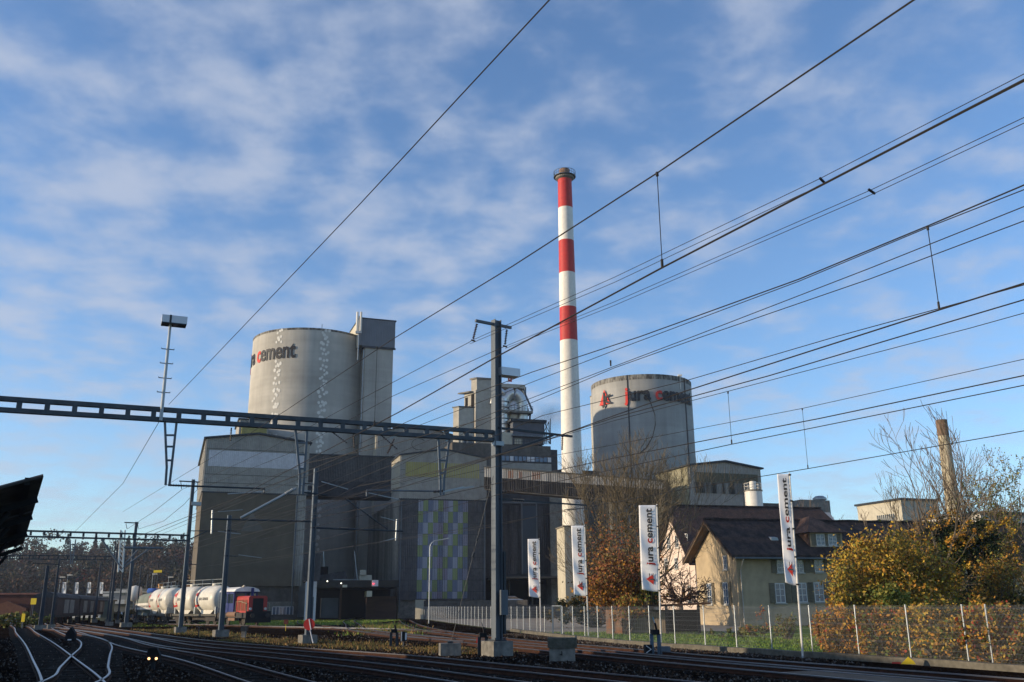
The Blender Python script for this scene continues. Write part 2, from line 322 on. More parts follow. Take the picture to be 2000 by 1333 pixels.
# loose stones and weeds
def scatter_stones(name, n, region, sz, mats):
    mb = MB()
    for _ in range(n):
        x, y = region(); s = random.uniform(*sz); a = random.random()*6.28
        vs = [(x+s*math.cos(a+k*2.1)*random.uniform(.7, 1.2), y+s*math.sin(a+k*2.1)*random.uniform(.7, 1.2), .0) for k in range(3)]
        vs.append((x+random.uniform(-.3, .3)*s, y+random.uniform(-.3, .3)*s, s*random.uniform(.6, 1.3)))
        mb.add(vs, [(0,1,3),(1,2,3),(2,0,3)], random.randrange(len(mats)))
    return tag(mb.build(name, mats), 'loose brown and grey track stones between the rails', 'gravel', kind='stuff')
st1 = M('brown stone', (.06, .04, .028), var=0, rough=1, spec=0); st2 = M('dark stone', (.025, .022, .02), var=0, rough=1, spec=0); st3 = M('pale stone', (.13, .115, .10), var=0, rough=1, spec=0)
def reg():
    y = 24+random.random()**1.6*50; x = random.uniform(-.58*y, .36*y)
    fx = 11.3+(40.6-y)*.44 if y < 50 else 6.7-(y-52)*.27
    return min(x, fx-random.uniform(.5, 2)), y
scatter_stones('gravel', 26000, reg, (.03, .075), [st1, st2, st2, st1, st3])
def blades(name, n, region, h, wd, mats, label, cat):
    mb = MB()
    for _ in range(n):
        x, y, k = region(); hh = h*random.uniform(.4, 1.2)*k; a = random.random()*6.28; w = wd*random.uniform(.6, 1.3); lx, ly = random.uniform(-.4, .4)*hh, random.uniform(-.4, .4)*hh
        mb.add([(x-w*math.cos(a), y-w*math.sin(a), 0), (x+w*math.cos(a), y+w*math.sin(a), 0), (x+lx, y+ly, hh)], [(0, 1, 2)], random.randrange(len(mats)))
    return tag(mb.build(name, mats), label, cat, kind='stuff')
gb1 = M('grass blade green', (.16, .25, .035), var=0); gb2 = M('grass blade dark', (.09, .15, .03), var=0); gs1 = M('straw blade', (.34, .22, .08), var=0); gs2 = M('brown blade', (.17, .10, .035), var=0); gs3 = M('yellow green blade', (.14, .15, .04), var=0); gs4 = M('dark brown blade', (.07, .05, .025), var=0)
def strip_region(A, B, wd):
    A = Vector(A); B = Vector(B); d = (B-A); n = Vector((-d.y, d.x)).normalized()
    def f():
        t = random.random(); p = A+d*t+n*random.gauss(0, wd*.45); c = .5+.5*math.sin(p.x*1.1+p.y*.6+2*math.sin(p.x*.37))*math.sin(p.x*.43-p.y*.9+math.sin(p.y*.5)); return p.x, p.y, (.15+1.1*c*c)*random.uniform(.4, 1.2)
    return f
blades('dry_grass', 15000, strip_region((-19, 66), (-.5, 44.5), 2.9), .24, .025, [gs2, gs1, gs2, gs3, gs4], 'tall straw coloured dry grass on the verge between the tracks', 'dry grass')
blades('dry_grass', 8000, strip_region((-37, 99), (-20, 71), 2.6), .2, .035, [gs1, gs3, gs2], 'yellowed grass in front of the tank wagons and masts', 'dry grass')
blades('dry_grass', 7000, strip_region((-16, 118), (-9.5, 72), 3.2), .4, .04, [gs3, gb1, gs1], 'green and straw grass between the sidings leading into the plant', 'rough grass')
def lawn_reg():
    y = random.uniform(33, 76); fx = 11.3+(40.6-y)*.44 if y < 52 else 6.7-(y-52)*.27
    return fx+.3+random.random()*15, y, .6+.5*random.random()
blades('grass', 26000, lawn_reg, .14, .03, [gb1, gb1, gb2, gs3], 'short green grass blades of the lawn behind the mesh fence', 'grass')
def verge_reg():
    return random.uniform(-46, -18), random.uniform(112, 156), .8
blades('grass', 6000, verge_reg, .2, .06, [gb1, gs3], 'bright rough grass in front of the big grey plant building', 'grass')

# ---------------------------------------------------------------- cement plant
AZ = R(70); AZB = R(73)
def facade_rect(mb, fr, px0, py0, px1, py1, y=0, mi=None, kind='flat', dep=.25, pitch=.33):
    x0, z0 = fr.hit(px0, (py0+py1)/2, y); x1, _ = fr.hit(px1, (py0+py1)/2, y); _, zt = fr.hit((px0+px1)/2, py0, y); _, zb = fr.hit((px0+px1)/2, py1, y)
    if kind == 'corr': mb.corr(x0, x1, zb, zt, y, pitch, .09, mi=mi)
    else: mb.box(x0, x1, y, y+dep, zb, zt, mi)
    return x0, x1, zb, zt
# --- front left building A
p = at(388, 1050, 160); A = Frame((p.x, p.y), AZ); tA = A.thing('silo_building', 'big blank grey building left of centre with ribbed upper storey, behind the red locomotive', 'industrial building')
WA = A.hit(594, 1050)[0]; z1 = A.hit(490, 1145)[1]; z2 = A.hit(490, 963)[1]; z3 = A.hit(490, 862)[1]; zr = A.hit(497, 849)[1]; DA = 34
MB().box(.4, WA-.4, .5, DA, 0, z1).build('plinth', conc_dk, tA)
MB().box(.4+.3*WA, .4+.92*WA, .44, .6, .8, z1-2.6).build('rendered_patch', conc_lt if False else concrete, tA)
MB().box(0, WA*.9, 0, DA, z1, z2).build('wall', render_brn, tA)
mb = MB(); mb.corr(WA*.9, WA, z1, z2, 0, .5, .12); mb.box(WA*.9, WA, .01, DA, z1, z2); mb.build('side_cladding', clad, tA)
gt = lambda W, a, b: (lambda x: a+(b-a)*(1-abs(x-W/2)/(W/2)))
q = MB(); zb1 = A.hit(490, 883)[1]; zb0 = A.hit(490, 914)[1]; top = gt(WA, z3, zr)
q.corr(-.15, WA+.15, z2, zb0, -.05); q.corr(-.15, WA+.15, zb1, z3, -.05, top=lambda x: top(x)); q.prism([(0, .1, z2), (WA, .1, z2), (WA, .1, z3), (WA/2, .1, zr), (0, .1, z3)], (0, DA, 0))
q.build('ribbed_cladding', clad, tA); q = MB(); q.corrside(0, DA, z2, z3, -.06); q.build('ribbed_cladding', clad, tA)
q = MB(); q.corr(-.15, .03*WA, zb0, zb1, -.05); q.corr(.955*WA, WA+.15, zb0, zb1, -.05); q.build('ribbed_cladding', clad, tA)
MB().corr(.03*WA, .955*WA, zb0, zb1, -.1).build('translucent_band', clad_lt, tA)
q = MB(); q.prism([(-.5, -.5, z3), (-.5, -.5, z3+.3), (WA/2, -.5, zr+.35), (WA+.5, -.5, z3+.3), (WA+.5, -.5, z3), (WA/2, -.5, zr+.05)], (0, DA+1, 0)); q.build('roof', steel_dk, tA)
MB().box(-.2, WA+.2, -.12, .0, z2-.18, z2+.05).build('drip_edge', steel_dk, tA)
q = MB()
wx0 = A.hit(531, 1210, .5)[0]; wx1 = A.hit(571, 1210, .5)[0]; q.box(wx0, wx1, .40, .5, .9, 2.1); o = q.build('window', glass_bl, tA)
q = MB()
for i in range(7): x = wx0+(wx1-wx0)*i/6; q.box(x-.06, x+.06, .34, .42, .85, 2.15)
q.box(wx0, wx1, .34, .42, 2.1, 2.2); q.build('frame', clad_lt, o)
q = MB()
for zz_ in (z2+(z3-z2)*.17, z2+(z3-z2)*.33, z2+(z3-z2)*.82): q.box(.1, WA-.1, -.19, -.15, zz_-.03, zz_+.03)
q.build('sheet_lap', clad_dk, tA)
q = MB()
for k in range(1, 7): xx = WA*.9*k/7; q.box(xx-.02, xx+.02, -.012, 0, z1+.1, z2-.3)
for k in range(1, 5): zz_ = z1+(z2-z1)*k/5; q.box(.1, WA*.9-.1, -.011, 0, zz_-.02, zz_+.02)
q.build('render_joint', M('render joint', (.085, .075, .058), var=.2, scale=2), tA)
MB().tube([(WA*.9+.2, -.3, 1), (WA*.9+.2, -.3, z2-.3)], .12).build('downpipe', galv_pt, tA)
# faint triangle emblem on the render
tri = M('faded emblem paint', (.13, .122, .105), var=.2, scale=.3)
c0 = A.P3(492, 1000); c1 = A.P3(470, 1038); c2_ = A.P3(516, 1038)
q = MB(); q.add([(c0.x, -.012, c0.z), (c1.x, -.012, c1.z), ((c1.x+c2_.x)/2-.6, -.012, c1.z), (c0.x+.2, -.012, c0.z-3.4), ((c1.x+c2_.x)/2+.8, -.012, c1.z), (c2_.x, -.012, c2_.z)], [(0, 1, 2, 3), (0, 3, 4, 5)])
o = q.build('faded_emblem', tri, tA); o['label'] = 'barely visible pale triangle painted on the wall'
# small rooftop box behind A
p = at(466, 850, 192); f2 = Frame((p.x, p.y), AZ); t = f2.thing('rooftop_box', 'small ribbed box with yellow band peeking over the left building roof', 'rooftop structure')
x1 = f2.hit(524, 850)[0]; zt = f2.hit(490, 821)[1]; zb = f2.hit(490, 850)[1]
q = MB(); q.corr(0, x1, 0, zb, 0); q.box(0, x1, .1, 12, 0, zt); q.corr(0, x1, zt-1.0, zt, -.02); q.build('wall', clad, t)
MB().corr(.4, x1-.4, zb, zt-1.2, -.03).build('translucent_band', clad_yel, t)
MB().box(-.3, x1+.3, -.3, 12.3, zt, zt+.3).build('roof', steel_dk, t)
# --- left silo
SC = at(607, 760, 217); SR = 14.2; ztop = at(607, 640, 217-SR).z
silo_m = Msilo('silo concrete', (.46, .44, .39), (.37, .355, .315), (.48, .462, .415)); rim_m = Mrim('weathered rim concrete')
tS = thing('cement_silo', 'large round concrete silo on the left with grey lettering and pebble stripes', 'silo', (SC.x, SC.y, 0))
MB().lathe([(SR, 0), (SR, ztop-.5)], 128).build('shell', silo_m, tS, smooth=True)
MB().lathe([(SR+.02, ztop-.5), (SR+.05, ztop), (SR-.6, ztop), (SR-.6, ztop-.3), (0, ztop+.4)], 128).build('rim', rim_m, tS)
def silo_angle(px, py, C, r):                  # angle on the cylinder where the sight line first meets it
    d = ray(px, py); a = d.x**2+d.y**2; b = 2*(d.x*(CAM.x-C.x)+d.y*(CAM.y-C.y)); c = (CAM.x-C.x)**2+(CAM.y-C.y)**2-r*r; D = b*b-4*a*c
    t = -b/(2*a) if D < 0 else (-b-math.sqrt(D))/(2*a); h = CAM+d*t; return math.atan2(h.y-C.y, h.x-C.x), h.z
peb = M('white pebble paint', (.66, .65, .60), var=.1, scale=1)
for (pxa, pya), (pxb, pyb), wpx in (((547, 645), (531, 880), 13), ((636, 643), (622, 1100), 14)):
    q = MB(); aT, zT = silo_angle(pxa, pya, SC, SR+.02); aB, zB = silo_angle(pxb, pyb, SC, SR+.02); am = (aT+aB)/2; wa = wpx/1800*205/SR*.55
    z = zT-.5; random.seed(int(pxa))
    row_ = 0
    while z > zB:
        row_ += 1
        if pxa == 547 and at(547, 678, 205).z > z > at(547, 703, 205).z: z -= 1.2; continue
        for k in ((-.8, 0, .8) if row_ % 2 else (-.42, .42)):
            rr = random.uniform(.29, .42); a0 = aT+(k+random.uniform(-.2, .2))*wa*1.05; zc = z+random.uniform(-.5, .5); n = random.choice((7, 8, 9)); pts = []
            for j in range(n):
                th = 6.283*j/n+random.uniform(-.15, .15); r2 = rr*random.uniform(.82, 1.08); a = a0+math.cos(th)*r2/SR; pts.append((math.cos(a)*(SR+.05), math.sin(a)*(SR+.05), zc+math.sin(th)*r2*1.15))
            q.poly(pts)
        z -= 1.18
    q.build('pebble_stripe', peb, tS)
def text_verts(body, reds, size, ext=.0, off=0.0):
    c = bpy.data.curves.new('txt', 'FONT'); c.body = body; c.size = size; c.extrude = ext; c.offset = off*size; c.resolution_u = 3
    c.materials.append(letter_gy); c.materials.append(letter_rd)
    for i in reds: c.body_format[i].material_index = 1
    o = bpy.data.objects.new('txt', c); col.objects.link(o); bpy.context.view_layer.update(); me = bpy.data.meshes.new_from_object(o.evaluated_get(bpy.context.evaluated_depsgraph_get()))
    vs = [tuple(v.co) for v in me.vertices]; fs = [tuple(p.vertices) for p in me.polygons]; ms = [p.material_index for p in me.polygons]
    bpy.data.objects.remove(o); bpy.data.curves.remove(c); bpy.data.meshes.remove(me)
    return vs, fs, ms
JC = text_verts('jura cement', (0, 5), 1.0, .03, .022)
JW = max(v[0] for v in JC[0])
def letters(kind, xf, parent, gmat, name='lettering', mats=None, data=None):
    vs, fs, ms = data or JC; mb = MB(); mb.v = [xf(v) for v in vs]; mb.f = list(fs); mb.m = list(ms)
    return mb.build(name, [gmat, letter_rd], parent)
# emblem: red triangle with a dark hooked jc mark across it, in unit square (u right, v up)
def emblem_parts():
    tri_ = [(0, 0), (.92, 0), (.46, 1)]
    jj = [(.40, -.22), (.52, -.12), (.52, .80), (.40, .80), (.40, -.05), (.30, -.10), (.33, -.20)]
    cc = [(.98, .62), (.98, .50), (.72, .46), (.66, .40), (.66, .24), (.72, .18), (.98, .10), (.98, -.02), (.66, .06), (.55, .18), (.55, .46), (.66, .58)]
    return tri_, jj, cc
def emblem(xf, parent, gmat, name='emblem', dep=.02):
    t_, j_, c_ = emblem_parts(); mb = MB()
    for pts, mi, d0 in ((t_, 1, 0), (j_, 0, dep), (c_, 0, dep)):
        n = len(pts); a = [xf((u, v, d0)) for u, v in pts]; b = [xf((u, v, d0+dep*.8)) for u, v in pts]
        mb.add(a+b, [tuple(range(n-1, -1, -1)), tuple(range(n, 2*n))]+[(i, (i+1) % n, n+(i+1) % n, n+i) for i in range(n)], mi)
    return mb.build(name, [gmat, letter_rd], parent)
aT, zt_ = silo_angle(577, 698, SC, SR); aC, zc_ = silo_angle(506, 710, SC, SR); CAPH = 4.35
sz = CAPH/.73; vs = JC[0]; xe = JW
# word ends (last letter) at angle aT, runs back anticlockwise-left; width from angles of c..t
xs_c = [v[0] for v, in zip(JC[0])]; xc = min(v[0] for i, v in enumerate(JC[0]) if v[0] > JW*.43)
sx = (aT-aC)*SR/(xe-xc)
letters('silo', lambda v: ((SR+.06+v[2]*2)*math.cos(aT-(xe-v[0])*sx/SR), (SR+.06+v[2]*2)*math.sin(aT-(xe-v[0])*sx/SR), zt_+v[1]*sz*.92), tS, letter_gy)
MB().tube([(math.cos(R(-70))*(SR-.3), math.sin(R(-70))*(SR-.3), ztop), (math.cos(R(-70))*(SR-.3), math.sin(R(-70))*(SR-.3), ztop+1.1)], .06).build('lightning_rod', steel_dk, tS)
# --- stair tower right of silo
p = at(709, 800, 207); f = Frame((p.x, p.y), AZ); t = f.thing('lift_tower', 'square concrete lift tower with ribbed steel head, against the right side of the left silo', 'tower')
x1 = f.hit(767, 720)[0]; zc = f.hit(740, 679)[1]; zt = f.hit(735, 626)[1]
MB().box(0, x1, 0, 12, 0, zc).build('shaft', silo_m, t)
q = MB(); q.corr(-1.6, x1+.3, zc+.1, zt, -.3, .4); q.box(-1.6, x1+.3, -.2, 12, zc+.1, zt); q.build('head_cladding', clad_blue, t)
ys, zs = 10, 0
q = MB(); q.prism([(-1.6, -.15, zc), (-1.6, 11.9, zc), (-1.6, 11.9, zt-.1), (-1.6, -.15, zt-.1)], (-.1, 0, 0)); q.build('side_cladding', cream, t)
MB().box(-1.8, x1+.5, -.5, 12.2, zt, zt+.25).build('roof', steel_dk, t)
MB().tube([(-.4, -.25, 2), (-.4, -.25, zc-1)], .13).build('downpipe', galv, t)
MB().box(-.9, x1+.5, -.35, -.05, zc-.35, zc+.05).build('ledge', steel_dk, t)
q = at(700, 640, 206)
tm = thing('antenna_mast', 'slim white antenna pair standing at the left edge of the lift tower head', 'antenna', (at(700, 665, 205).x, 205, 0))
za = at(700, 655, 205).z; zb = at(700, 610, 205).z
q = MB(); q.tube([(0, 0, za-6), (0, 0, zb-1)], .12); q.build('pole', galv, tm)
for s in (-.45, .4): MB().tube([(s, 0, za+1), (s, 0, zb)], .28, 8).build('antenna_panel', whitepaint, tm)
MB().box(-.7, .7, -.3, .3, za+.4, za+.9).build('bracket', galv, tm)
# --- gallery between A and B
a0 = at(592, 930, 181); a1 = at(772, 930, 186); gaz = math.atan2(a1.x-a0.x, a1.y-a0.y); f = Frame((a0.x, a0.y), gaz); t = f.thing('conveyor_gallery', 'dark ribbed enclosed bridge linking the two grey plant buildings in front of the silo', 'conveyor bridge')
x1 = f.hit(768, 930)[0]; zb = f.hit(680, 971)[1]; zt = f.hit(680, 891)[1]; zm = f.hit(680, 941)[1]; zn = f.hit(680, 932)[1]
q = MB(); q.corr(0, x1, zm, zn, -.05); q.corr(0, x1, zn, zt, 0); q.box(0, x1, .1, 6, zb, zt); q.build('wall', M('sooty ribbed sheet', (.13, .125, .12), var=.3, scale=.5, st=(1, 1, .15), c2=(.06, .058, .056)), t)
MB().box(0, x1, -.2, .05, zb, zm).build('lower_wall', clad_dk, t)
MB().box(-.2, x1+.2, -.3, 6.3, zt, zt+.2).build('roof', steel_dk, t)
# --- B
p = at(778, 1075, 168); Bf = Frame((p.x, p.y), AZB); tB = Bf.thing('packing_building', 'grey building with a lilac and green chequered panel field on its front', 'industrial building')
WB = Bf.hit(949, 1075)[0]; zt1 = Bf.hit(862, 976)[1]; ze = Bf.hit(862, 893)[1]; zpk = Bf.hit(862, 879)[1]; DB = min(40, Bf.side(719, 1050)[0]); D1 = 9
pl = Bf.hit(862, 1172)[1]
MB().box(.3, WB-.2, .6, DB-.2, 0, pl).build('plinth', concrete, tB)
sidew = M('stained side wall concrete', (.25, .24, .21), var=.25, scale=.3, st=(1, 1, .1), c2=(.09, .088, .08), thr=(.35, .6))
MB().box(0, WB, .1, DB, pl, zt1).build('wall', sidew, tB)
MB().corr(0, WB, pl, zt1, 0, .33, .09).build('lower_cladding', M('dark ribbed sheet', (.115, .115, .12), var=.2, scale=.4, c2=(.075, .077, .083), thr=(.35, .65)), tB)
topB = gt(WB, ze, zpk); yb = Bf.hit(862, 905)[1]; ya = Bf.hit(862, 933)[1]; bx0 = Bf.hit(792, 919)[0]; bx1 = Bf.hit(935, 919)[0]
q = MB(); q.corr(-.1, WB+.1, zt1, ze, -.08, top=topB); q.prism([(0, .05, zt1), (WB, .05, zt1), (WB, .05, ze), (WB/2, .05, zpk), (0, .05, ze)], (0, D1, 0)); q.build('upper_cladding', clad, tB)
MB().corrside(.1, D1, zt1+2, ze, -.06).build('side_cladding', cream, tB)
MB().corr(bx0, bx1, ya, yb, -.14).build('yellow_band', clad_yel, tB)
q = MB(); q.prism([(-.3, -.4, ze), (-.3, -.4, ze+.2), (WB/2, -.4, zpk+.25), (WB+.3, -.4, ze+.2), (WB+.3, -.4, ze), (WB/2, -.4, zpk+.02)], (0, D1+.8, 0)); q.build('roof', steel_dk, tB)
MB().box(-.1, WB+.1, -.16, .02, zt1-.15, zt1+.05).build('drip_edge', steel_dk, tB)
lil = [M('lilac sheet', (.29, .29, .37), var=.12, scale=.8, st=(1, 1, .2)), M('pale blue sheet', (.33, .35, .42), var=.12, scale=.8, st=(1, 1, .2)), M('slate blue sheet', (.18, .21, .29), var=.12, scale=.8, st=(1, 1, .2)), M('green sheet', (.25, .31, .15), var=.12, scale=.8, st=(1, 1, .2)), M('mauve sheet', (.26, .24, .31), var=.12, scale=.8, st=(1, 1, .2))]
cx0 = Bf.hit(815, 1075)[0]; cx1 = Bf.hit(913, 1075)[0]; rows = [zt1-.2-(zt1-.2-Bf.hit(862, 1170)[1])*i/8.6 for i in range(10)]; rows[-1] = Bf.hit(862, 1170)[1]
pat = ['01g2g1g2g0'] 
tp = [1, 3, 2, 1, 3, 4, 1, 3, 2, 0]; bt = [3, 2, 1, 3, 2, 1, 3, 2, 1, 3]; r3 = [2, 1, 3, 0, 4, 3, 2, 1, 3, 2]
q = MB(); seqs = [tp, bt, r3]*3
for r_ in range(9):
    for c_ in range(10):
        xa = cx0+(cx1-cx0)*c_/10; xb = cx0+(cx1-cx0)*(c_+1)/10; q.corr(xa, xb-.02, rows[r_+1]+.03, rows[r_], -.09, .33, .09, mi=seqs[r_][c_])
q.build('chequered_panels', lil, tB)
q = MB()
for r_ in rows[1:-1]: q.box(.02, cx0-.1, -.14, -.09, r_-.03, r_+.03); q.box(cx1+.1, WB-.02, -.14, -.09, r_-.03, r_+.03)
q.build('sheet_lap', clad_dk, tB)
MB().tube([(.35, -.25, 1), (.35, -.25, zt1-.4)], .11).build('downpipe', galv_pt, tB); MB().tube([(WB-.3, -.25, 1), (WB-.3, -.25, zt1-.4)], .11).build('downpipe', galv_pt, tB)
q = MB()
for k in (1, 2): zz_ = zt1+(ze-zt1)*k/3; q.box(0, bx0-.1, -.2, -.16, zz_-.03, zz_+.03); q.box(bx1+.1, WB, -.2, -.16, zz_-.03, zz_+.03)
q.build('sheet_lap', steel_dk, tB)
# --- C, ribbed box behind B
p = at(735, 870, 205); f = Frame((p.x, p.y), AZB); t = f.thing('ribbed_tower_block', 'pale ribbed gabled block with sunlit left edge, rising behind the building with chequered panels', 'industrial building')
x1 = f.hit(886, 870)[0]; ze_ = f.hit(810, 848)[1]; zp_ = f.hit(815, 832)[1]; ds = max(3, min(30, f.side(721, 870)[0]))
q = MB(); q.corr(0, x1, 0, ze_, 0, .4, top=gt(x1, ze_, zp_)); q.prism([(0, .1, 0), (x1, .1, 0), (x1, .1, ze_), (x1/2, .1, zp_), (0, .1, ze_)], (0, ds, 0)); q.build('wall', clad, t)
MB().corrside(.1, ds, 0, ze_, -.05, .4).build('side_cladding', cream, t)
q = MB(); q.prism([(-.3, -.3, ze_), (-.3, -.3, ze_+.2), (x1/2, -.3, zp_+.2), (x1+.3, -.3, ze_+.2), (x1+.3, -.3, ze_), (x1/2, -.3, zp_)], (0, ds+.6, 0)); q.build('roof', steel_dk, t)
# --- D kiln tower complex
p = at(883, 900, 192); Df = Frame((p.x, p.y), AZB)
def blk(par, fr, px0, px1, pyt, pyb, y, d, mat, name, ribs=False, zb=None):
    x0 = fr.hit(px0, (pyt+pyb)/2, y)[0]; x1 = fr.hit(px1, (pyt+pyb)/2, y)[0]; zt = fr.hit((px0+px1)/2, pyt, y)[1]; z0 = fr.hit((px0+px1)/2, pyb, y)[1] if zb is None else zb
    q = MB()
    if ribs: q.corr(x0, x1, z0, zt, y, .35); q.box(x0, x1, y+.03, y+d, z0, zt)
    else: q.box(x0, x1, y, y+d, z0, zt)
    return q.build(name, mat, par), (x0, x1, z0, zt)
tD = Df.thing('kiln_building', 'dark concrete base block with long window row, below the kiln tower', 'industrial building')
blk(tD, Df, 882, 1078, 868, 1125, 0, 30, conc_dk, 'wall', zb=0)
blk(tD, Df, 1078, 1091, 879, 1125, .4, 25, clad_dk, 'end_wall', zb=0)
_, (xa, xb, za_, zb_) = blk(tD, Df, 972, 1077, 905, 925, -.12, .3, clad, 'pale_cladding', ribs=True)
_, (xa, xb, za_, zb_) = blk(tD, Df, 962, 1077, 890, 904, -.1, .3, clad_dk, 'window_band')
for i in range(14):
    xx = xa+(xb-xa)*(i+.1)/14; o = MB().box(xx, xx+(xb-xa)/14*.8, -.2, -.1, za_+.3, zb_-.25).build('window', clad_lt if i in (4, 8, 9, 13) else glass_bl, tD)
tP = Df.thing('preheater_tower', 'tall pale concrete kiln tower with open steel bays and silver pipework', 'tower')
zbase = Df.hit(940, 868)[1]-.5
zt_a = Df.hit(915, 763, 6)[1]; zt_b = Df.hit(944, 744, 6)[1]; xc_ = Df.hit(929, 820, 5)[0]; xd_ = Df.hit(959, 820, 5)[0]; SK = .75      # skewed bay: the left wall turns towards the evening sun
def skew(q, y0): q.v = [(x-(y-y0)*SK, y, z) for x, y, z in q.v]; return q
yl = 5+ (xc_-Df.hit(905, 820, 8)[0])/SK*.96
skew(MB().box(xc_, xd_, 5, yl, zbase, zt_a), 5).build('tower_wall', conc_lt, tP); skew(MB().box(xc_+.15, xd_-.05, 4.9, 5+(yl-5)*.45, zt_a, zt_b), 5).build('tower_wall', conc_lt, tP)
skew(MB().box(xc_-.1, xd_+.1, 4.7, 5+(yl-5)*.5, zt_b, zt_b+.4), 5).build('roof_slab', concrete, tP)
ym_ = 5+(yl-5)*.12; skew(MB().box(xc_-.06, xc_+.3, ym_, 5+(yl-5)*.38, zbase, zt_a-.9), 5).build('shaft_opening', void, tP)
skew(MB().box(xc_-.06, xc_+.3, 5+(yl-5)*.68, 5+(yl-5)*.9, zt_a-3.9, zt_a-1.4), 5).build('window', void, tP); skew(MB().box(xc_-.9, xc_+.5, 5+(yl-5)*.2, yl+.6, zt_a-.5, zt_a-.2), 5).build('balcony', concrete, tP)
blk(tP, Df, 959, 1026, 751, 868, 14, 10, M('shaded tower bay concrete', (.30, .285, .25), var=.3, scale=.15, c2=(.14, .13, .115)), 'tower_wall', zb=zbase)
blk(tP, Df, 959, 1026, 750, 757, 12, 13, conc_lt, 'roof_slab')
blk(tP, Df, 974, 998, 766, 790, 13.6, .5, void, 'bay_opening')
blk(tP, Df, 1002, 1022, 775, 796, 13.6, .5, void, 'bay_opening')
o, (xa, xb, za_, zb_) = blk(tP, Df, 979, 1041, 802, 806, 3, 11, concrete, 'platform')
q = MB()
for i in range(13):
    x = xa+(xb-xa)*i/12; q.tube([(x, 3.05, zb_), (x, 3.05, zb_+1.1)], .05, 4)
q.tube([(xa, 3.05, zb_+1.1), (xb, 3.05, zb_+1.1)], .05, 4); q.tube([(xa, 3.05, zb_+.6), (xb, 3.05, zb_+.6)], .04, 4); q.build('railing', galv_pt, tP)
q = MB()
for px0, py0, px1, py1 in ((1022, 762, 1040, 803), (1018, 775, 1032, 803), (1026, 757, 1026, 868), (1012, 806, 1012, 868), (1036, 806, 1030, 868)):
    q.bar(Df.P3(px0, py0, 9), Df.P3(px1, py1, 9), .35, .35)
q.build('steel_frame', galv_pt, tP)
silv = M('silver insulated pipe', (.55, .55, .53), rough=.35, metal=.7, var=.15, scale=.5)
q = MB(); q.tube([Df.P3(983, 868, 4.5), Df.P3(982, 812, 4.5), Df.P3(981, 780, 4.5)], 1.15, 20); q.build('duct', silv, tP, smooth='auto')
arc = []
for i in range(15): th = math.pi*(1-i/14); arc.append(Df.P3(1001+19*math.cos(th), 797-28*math.sin(th), 5.5))
q = MB(); q.tube([Df.P3(982, 835, 5.5)]+arc+[Df.P3(1020, 868, 5.5)], 1.25, 20); q.build('duct', silv, tP, smooth='auto')
q = MB(); q.tube([Df.P3(962, 790, 4.8), Df.P3(966, 768, 4.8), Df.P3(976, 762, 4.8), Df.P3(985, 770, 4.8)], .7, 14); q.build('duct', silv, tP, smooth='auto')
q = MB(); q.lathe([(0, 0), (2.6, 0), (2.9, 1.5), (2.9, 3.4), (1.2, 6), (0, 6)], 24, c=Df.P3(1001, 822, 8)); q.build('cyclone', silv, tP, smooth='auto')
q = MB()
for i in range(5): c = Df.P3(983, 830-i*11, 4.5); q.lathe([(1.2, -.1), (1.32, -.1), (1.32, .1), (1.2, .1)], 20, c=c)
q.build('flange', galv_pt, tP)
t = Df.thing('kiln_silo', 'small square pale bin at the left foot of the kiln tower', 'bin')
xe_ = Df.hit(896, 830, 1)[0]; xg_ = Df.hit(925, 830, 1)[0]; zt_c = Df.hit(905, 798, 2)[1]; yb_ = 1+(xe_-Df.hit(883, 830, 3)[0])/SK*.95; skew(MB().box(xe_, xg_, 1, yb_, zbase, zt_c), 1).build('wall', conc_lt, t); skew(MB().box(xe_-.15, xg_+.15, .85, yb_+.15, zt_c, zt_c+.25), 1).build('roof', steel_dk, t)
q = MB(); q.tube([Df.P3(914, 868, .9), Df.P3(914, 852, .9)], .9, 14); q.tube([Df.P3(905, 868, .8), Df.P3(905, 857, .8)], .6, 12); q.build('vent', galv_pt, t)
t = Df.thing('rooftop_shed', 'dark flat roofed shed with railings on top of the window row block', 'shed')
blk(t, Df, 1002, 1062, 824, 868, 1.2, 8, M('slate blue steel sheet', (.09, .10, .12), var=.2, scale=.4), 'wall'); blk(t, Df, 998, 1068, 819, 824, .6, 10, steel_dk, 'roof')
blk(t, Df, 1002, 1062, 849, 853, .2, 1, galv_pt, 'walkway')
blk(t, Df, 978, 1001, 845, 868, 1.4, 6, cream, 'annex')
blk(t, Df, 1006, 1020, 857, 868, .9, .5, cream, 'door')
q = MB()
for i in range(15): x = 1003+i*5.2; q.tube([Df.P3(x, 868, .1), Df.P3(x, 858, .1)], .05, 4)
q.tube([Df.P3(1003, 858, .1), Df.P3(1076, 858, .1)], .05, 4); q.tube([Df.P3(1003, 863, .1), Df.P3(1076, 863, .1)], .04, 4)
for px_ in (1066, 1072, 1062): q.bar(Df.P3(px_, 824, 2), Df.P3(px_+2, 868, 2), .15, .15)
for a_, b_ in (((1062, 824), (1073, 845)), ((1062, 845), (1074, 868)), ((1072, 824), (1062, 845))): q.bar(Df.P3(*a_, 2), Df.P3(*b_, 2), .12, .12)
q.tube([Df.P3(1075, 868, 1), Df.P3(1075, 818, 1)], .1, 5); q.build('railing', steel_dk, t)
t = Df.thing('flagpole', 'small red and white flag on top of the kiln tower', 'flag'); pp = Df.P3(992, 750, 13)
MB().tube([pp, pp+Vector((0, 0, 2.6))], .06, 5).build('pole', galv, t)
q = MB(); q.box(pp.x+.05, pp.x+1.0, pp.y-.02, pp.y+.02, pp.z+.5, pp.z+2.5); q.build('flag', redpaint, t); q = MB(); q.box(pp.x+.35, pp.x+.6, pp.y-.04, pp.y-.02, pp.z+1, pp.z+2); q.build('emblem', white_flag, t)
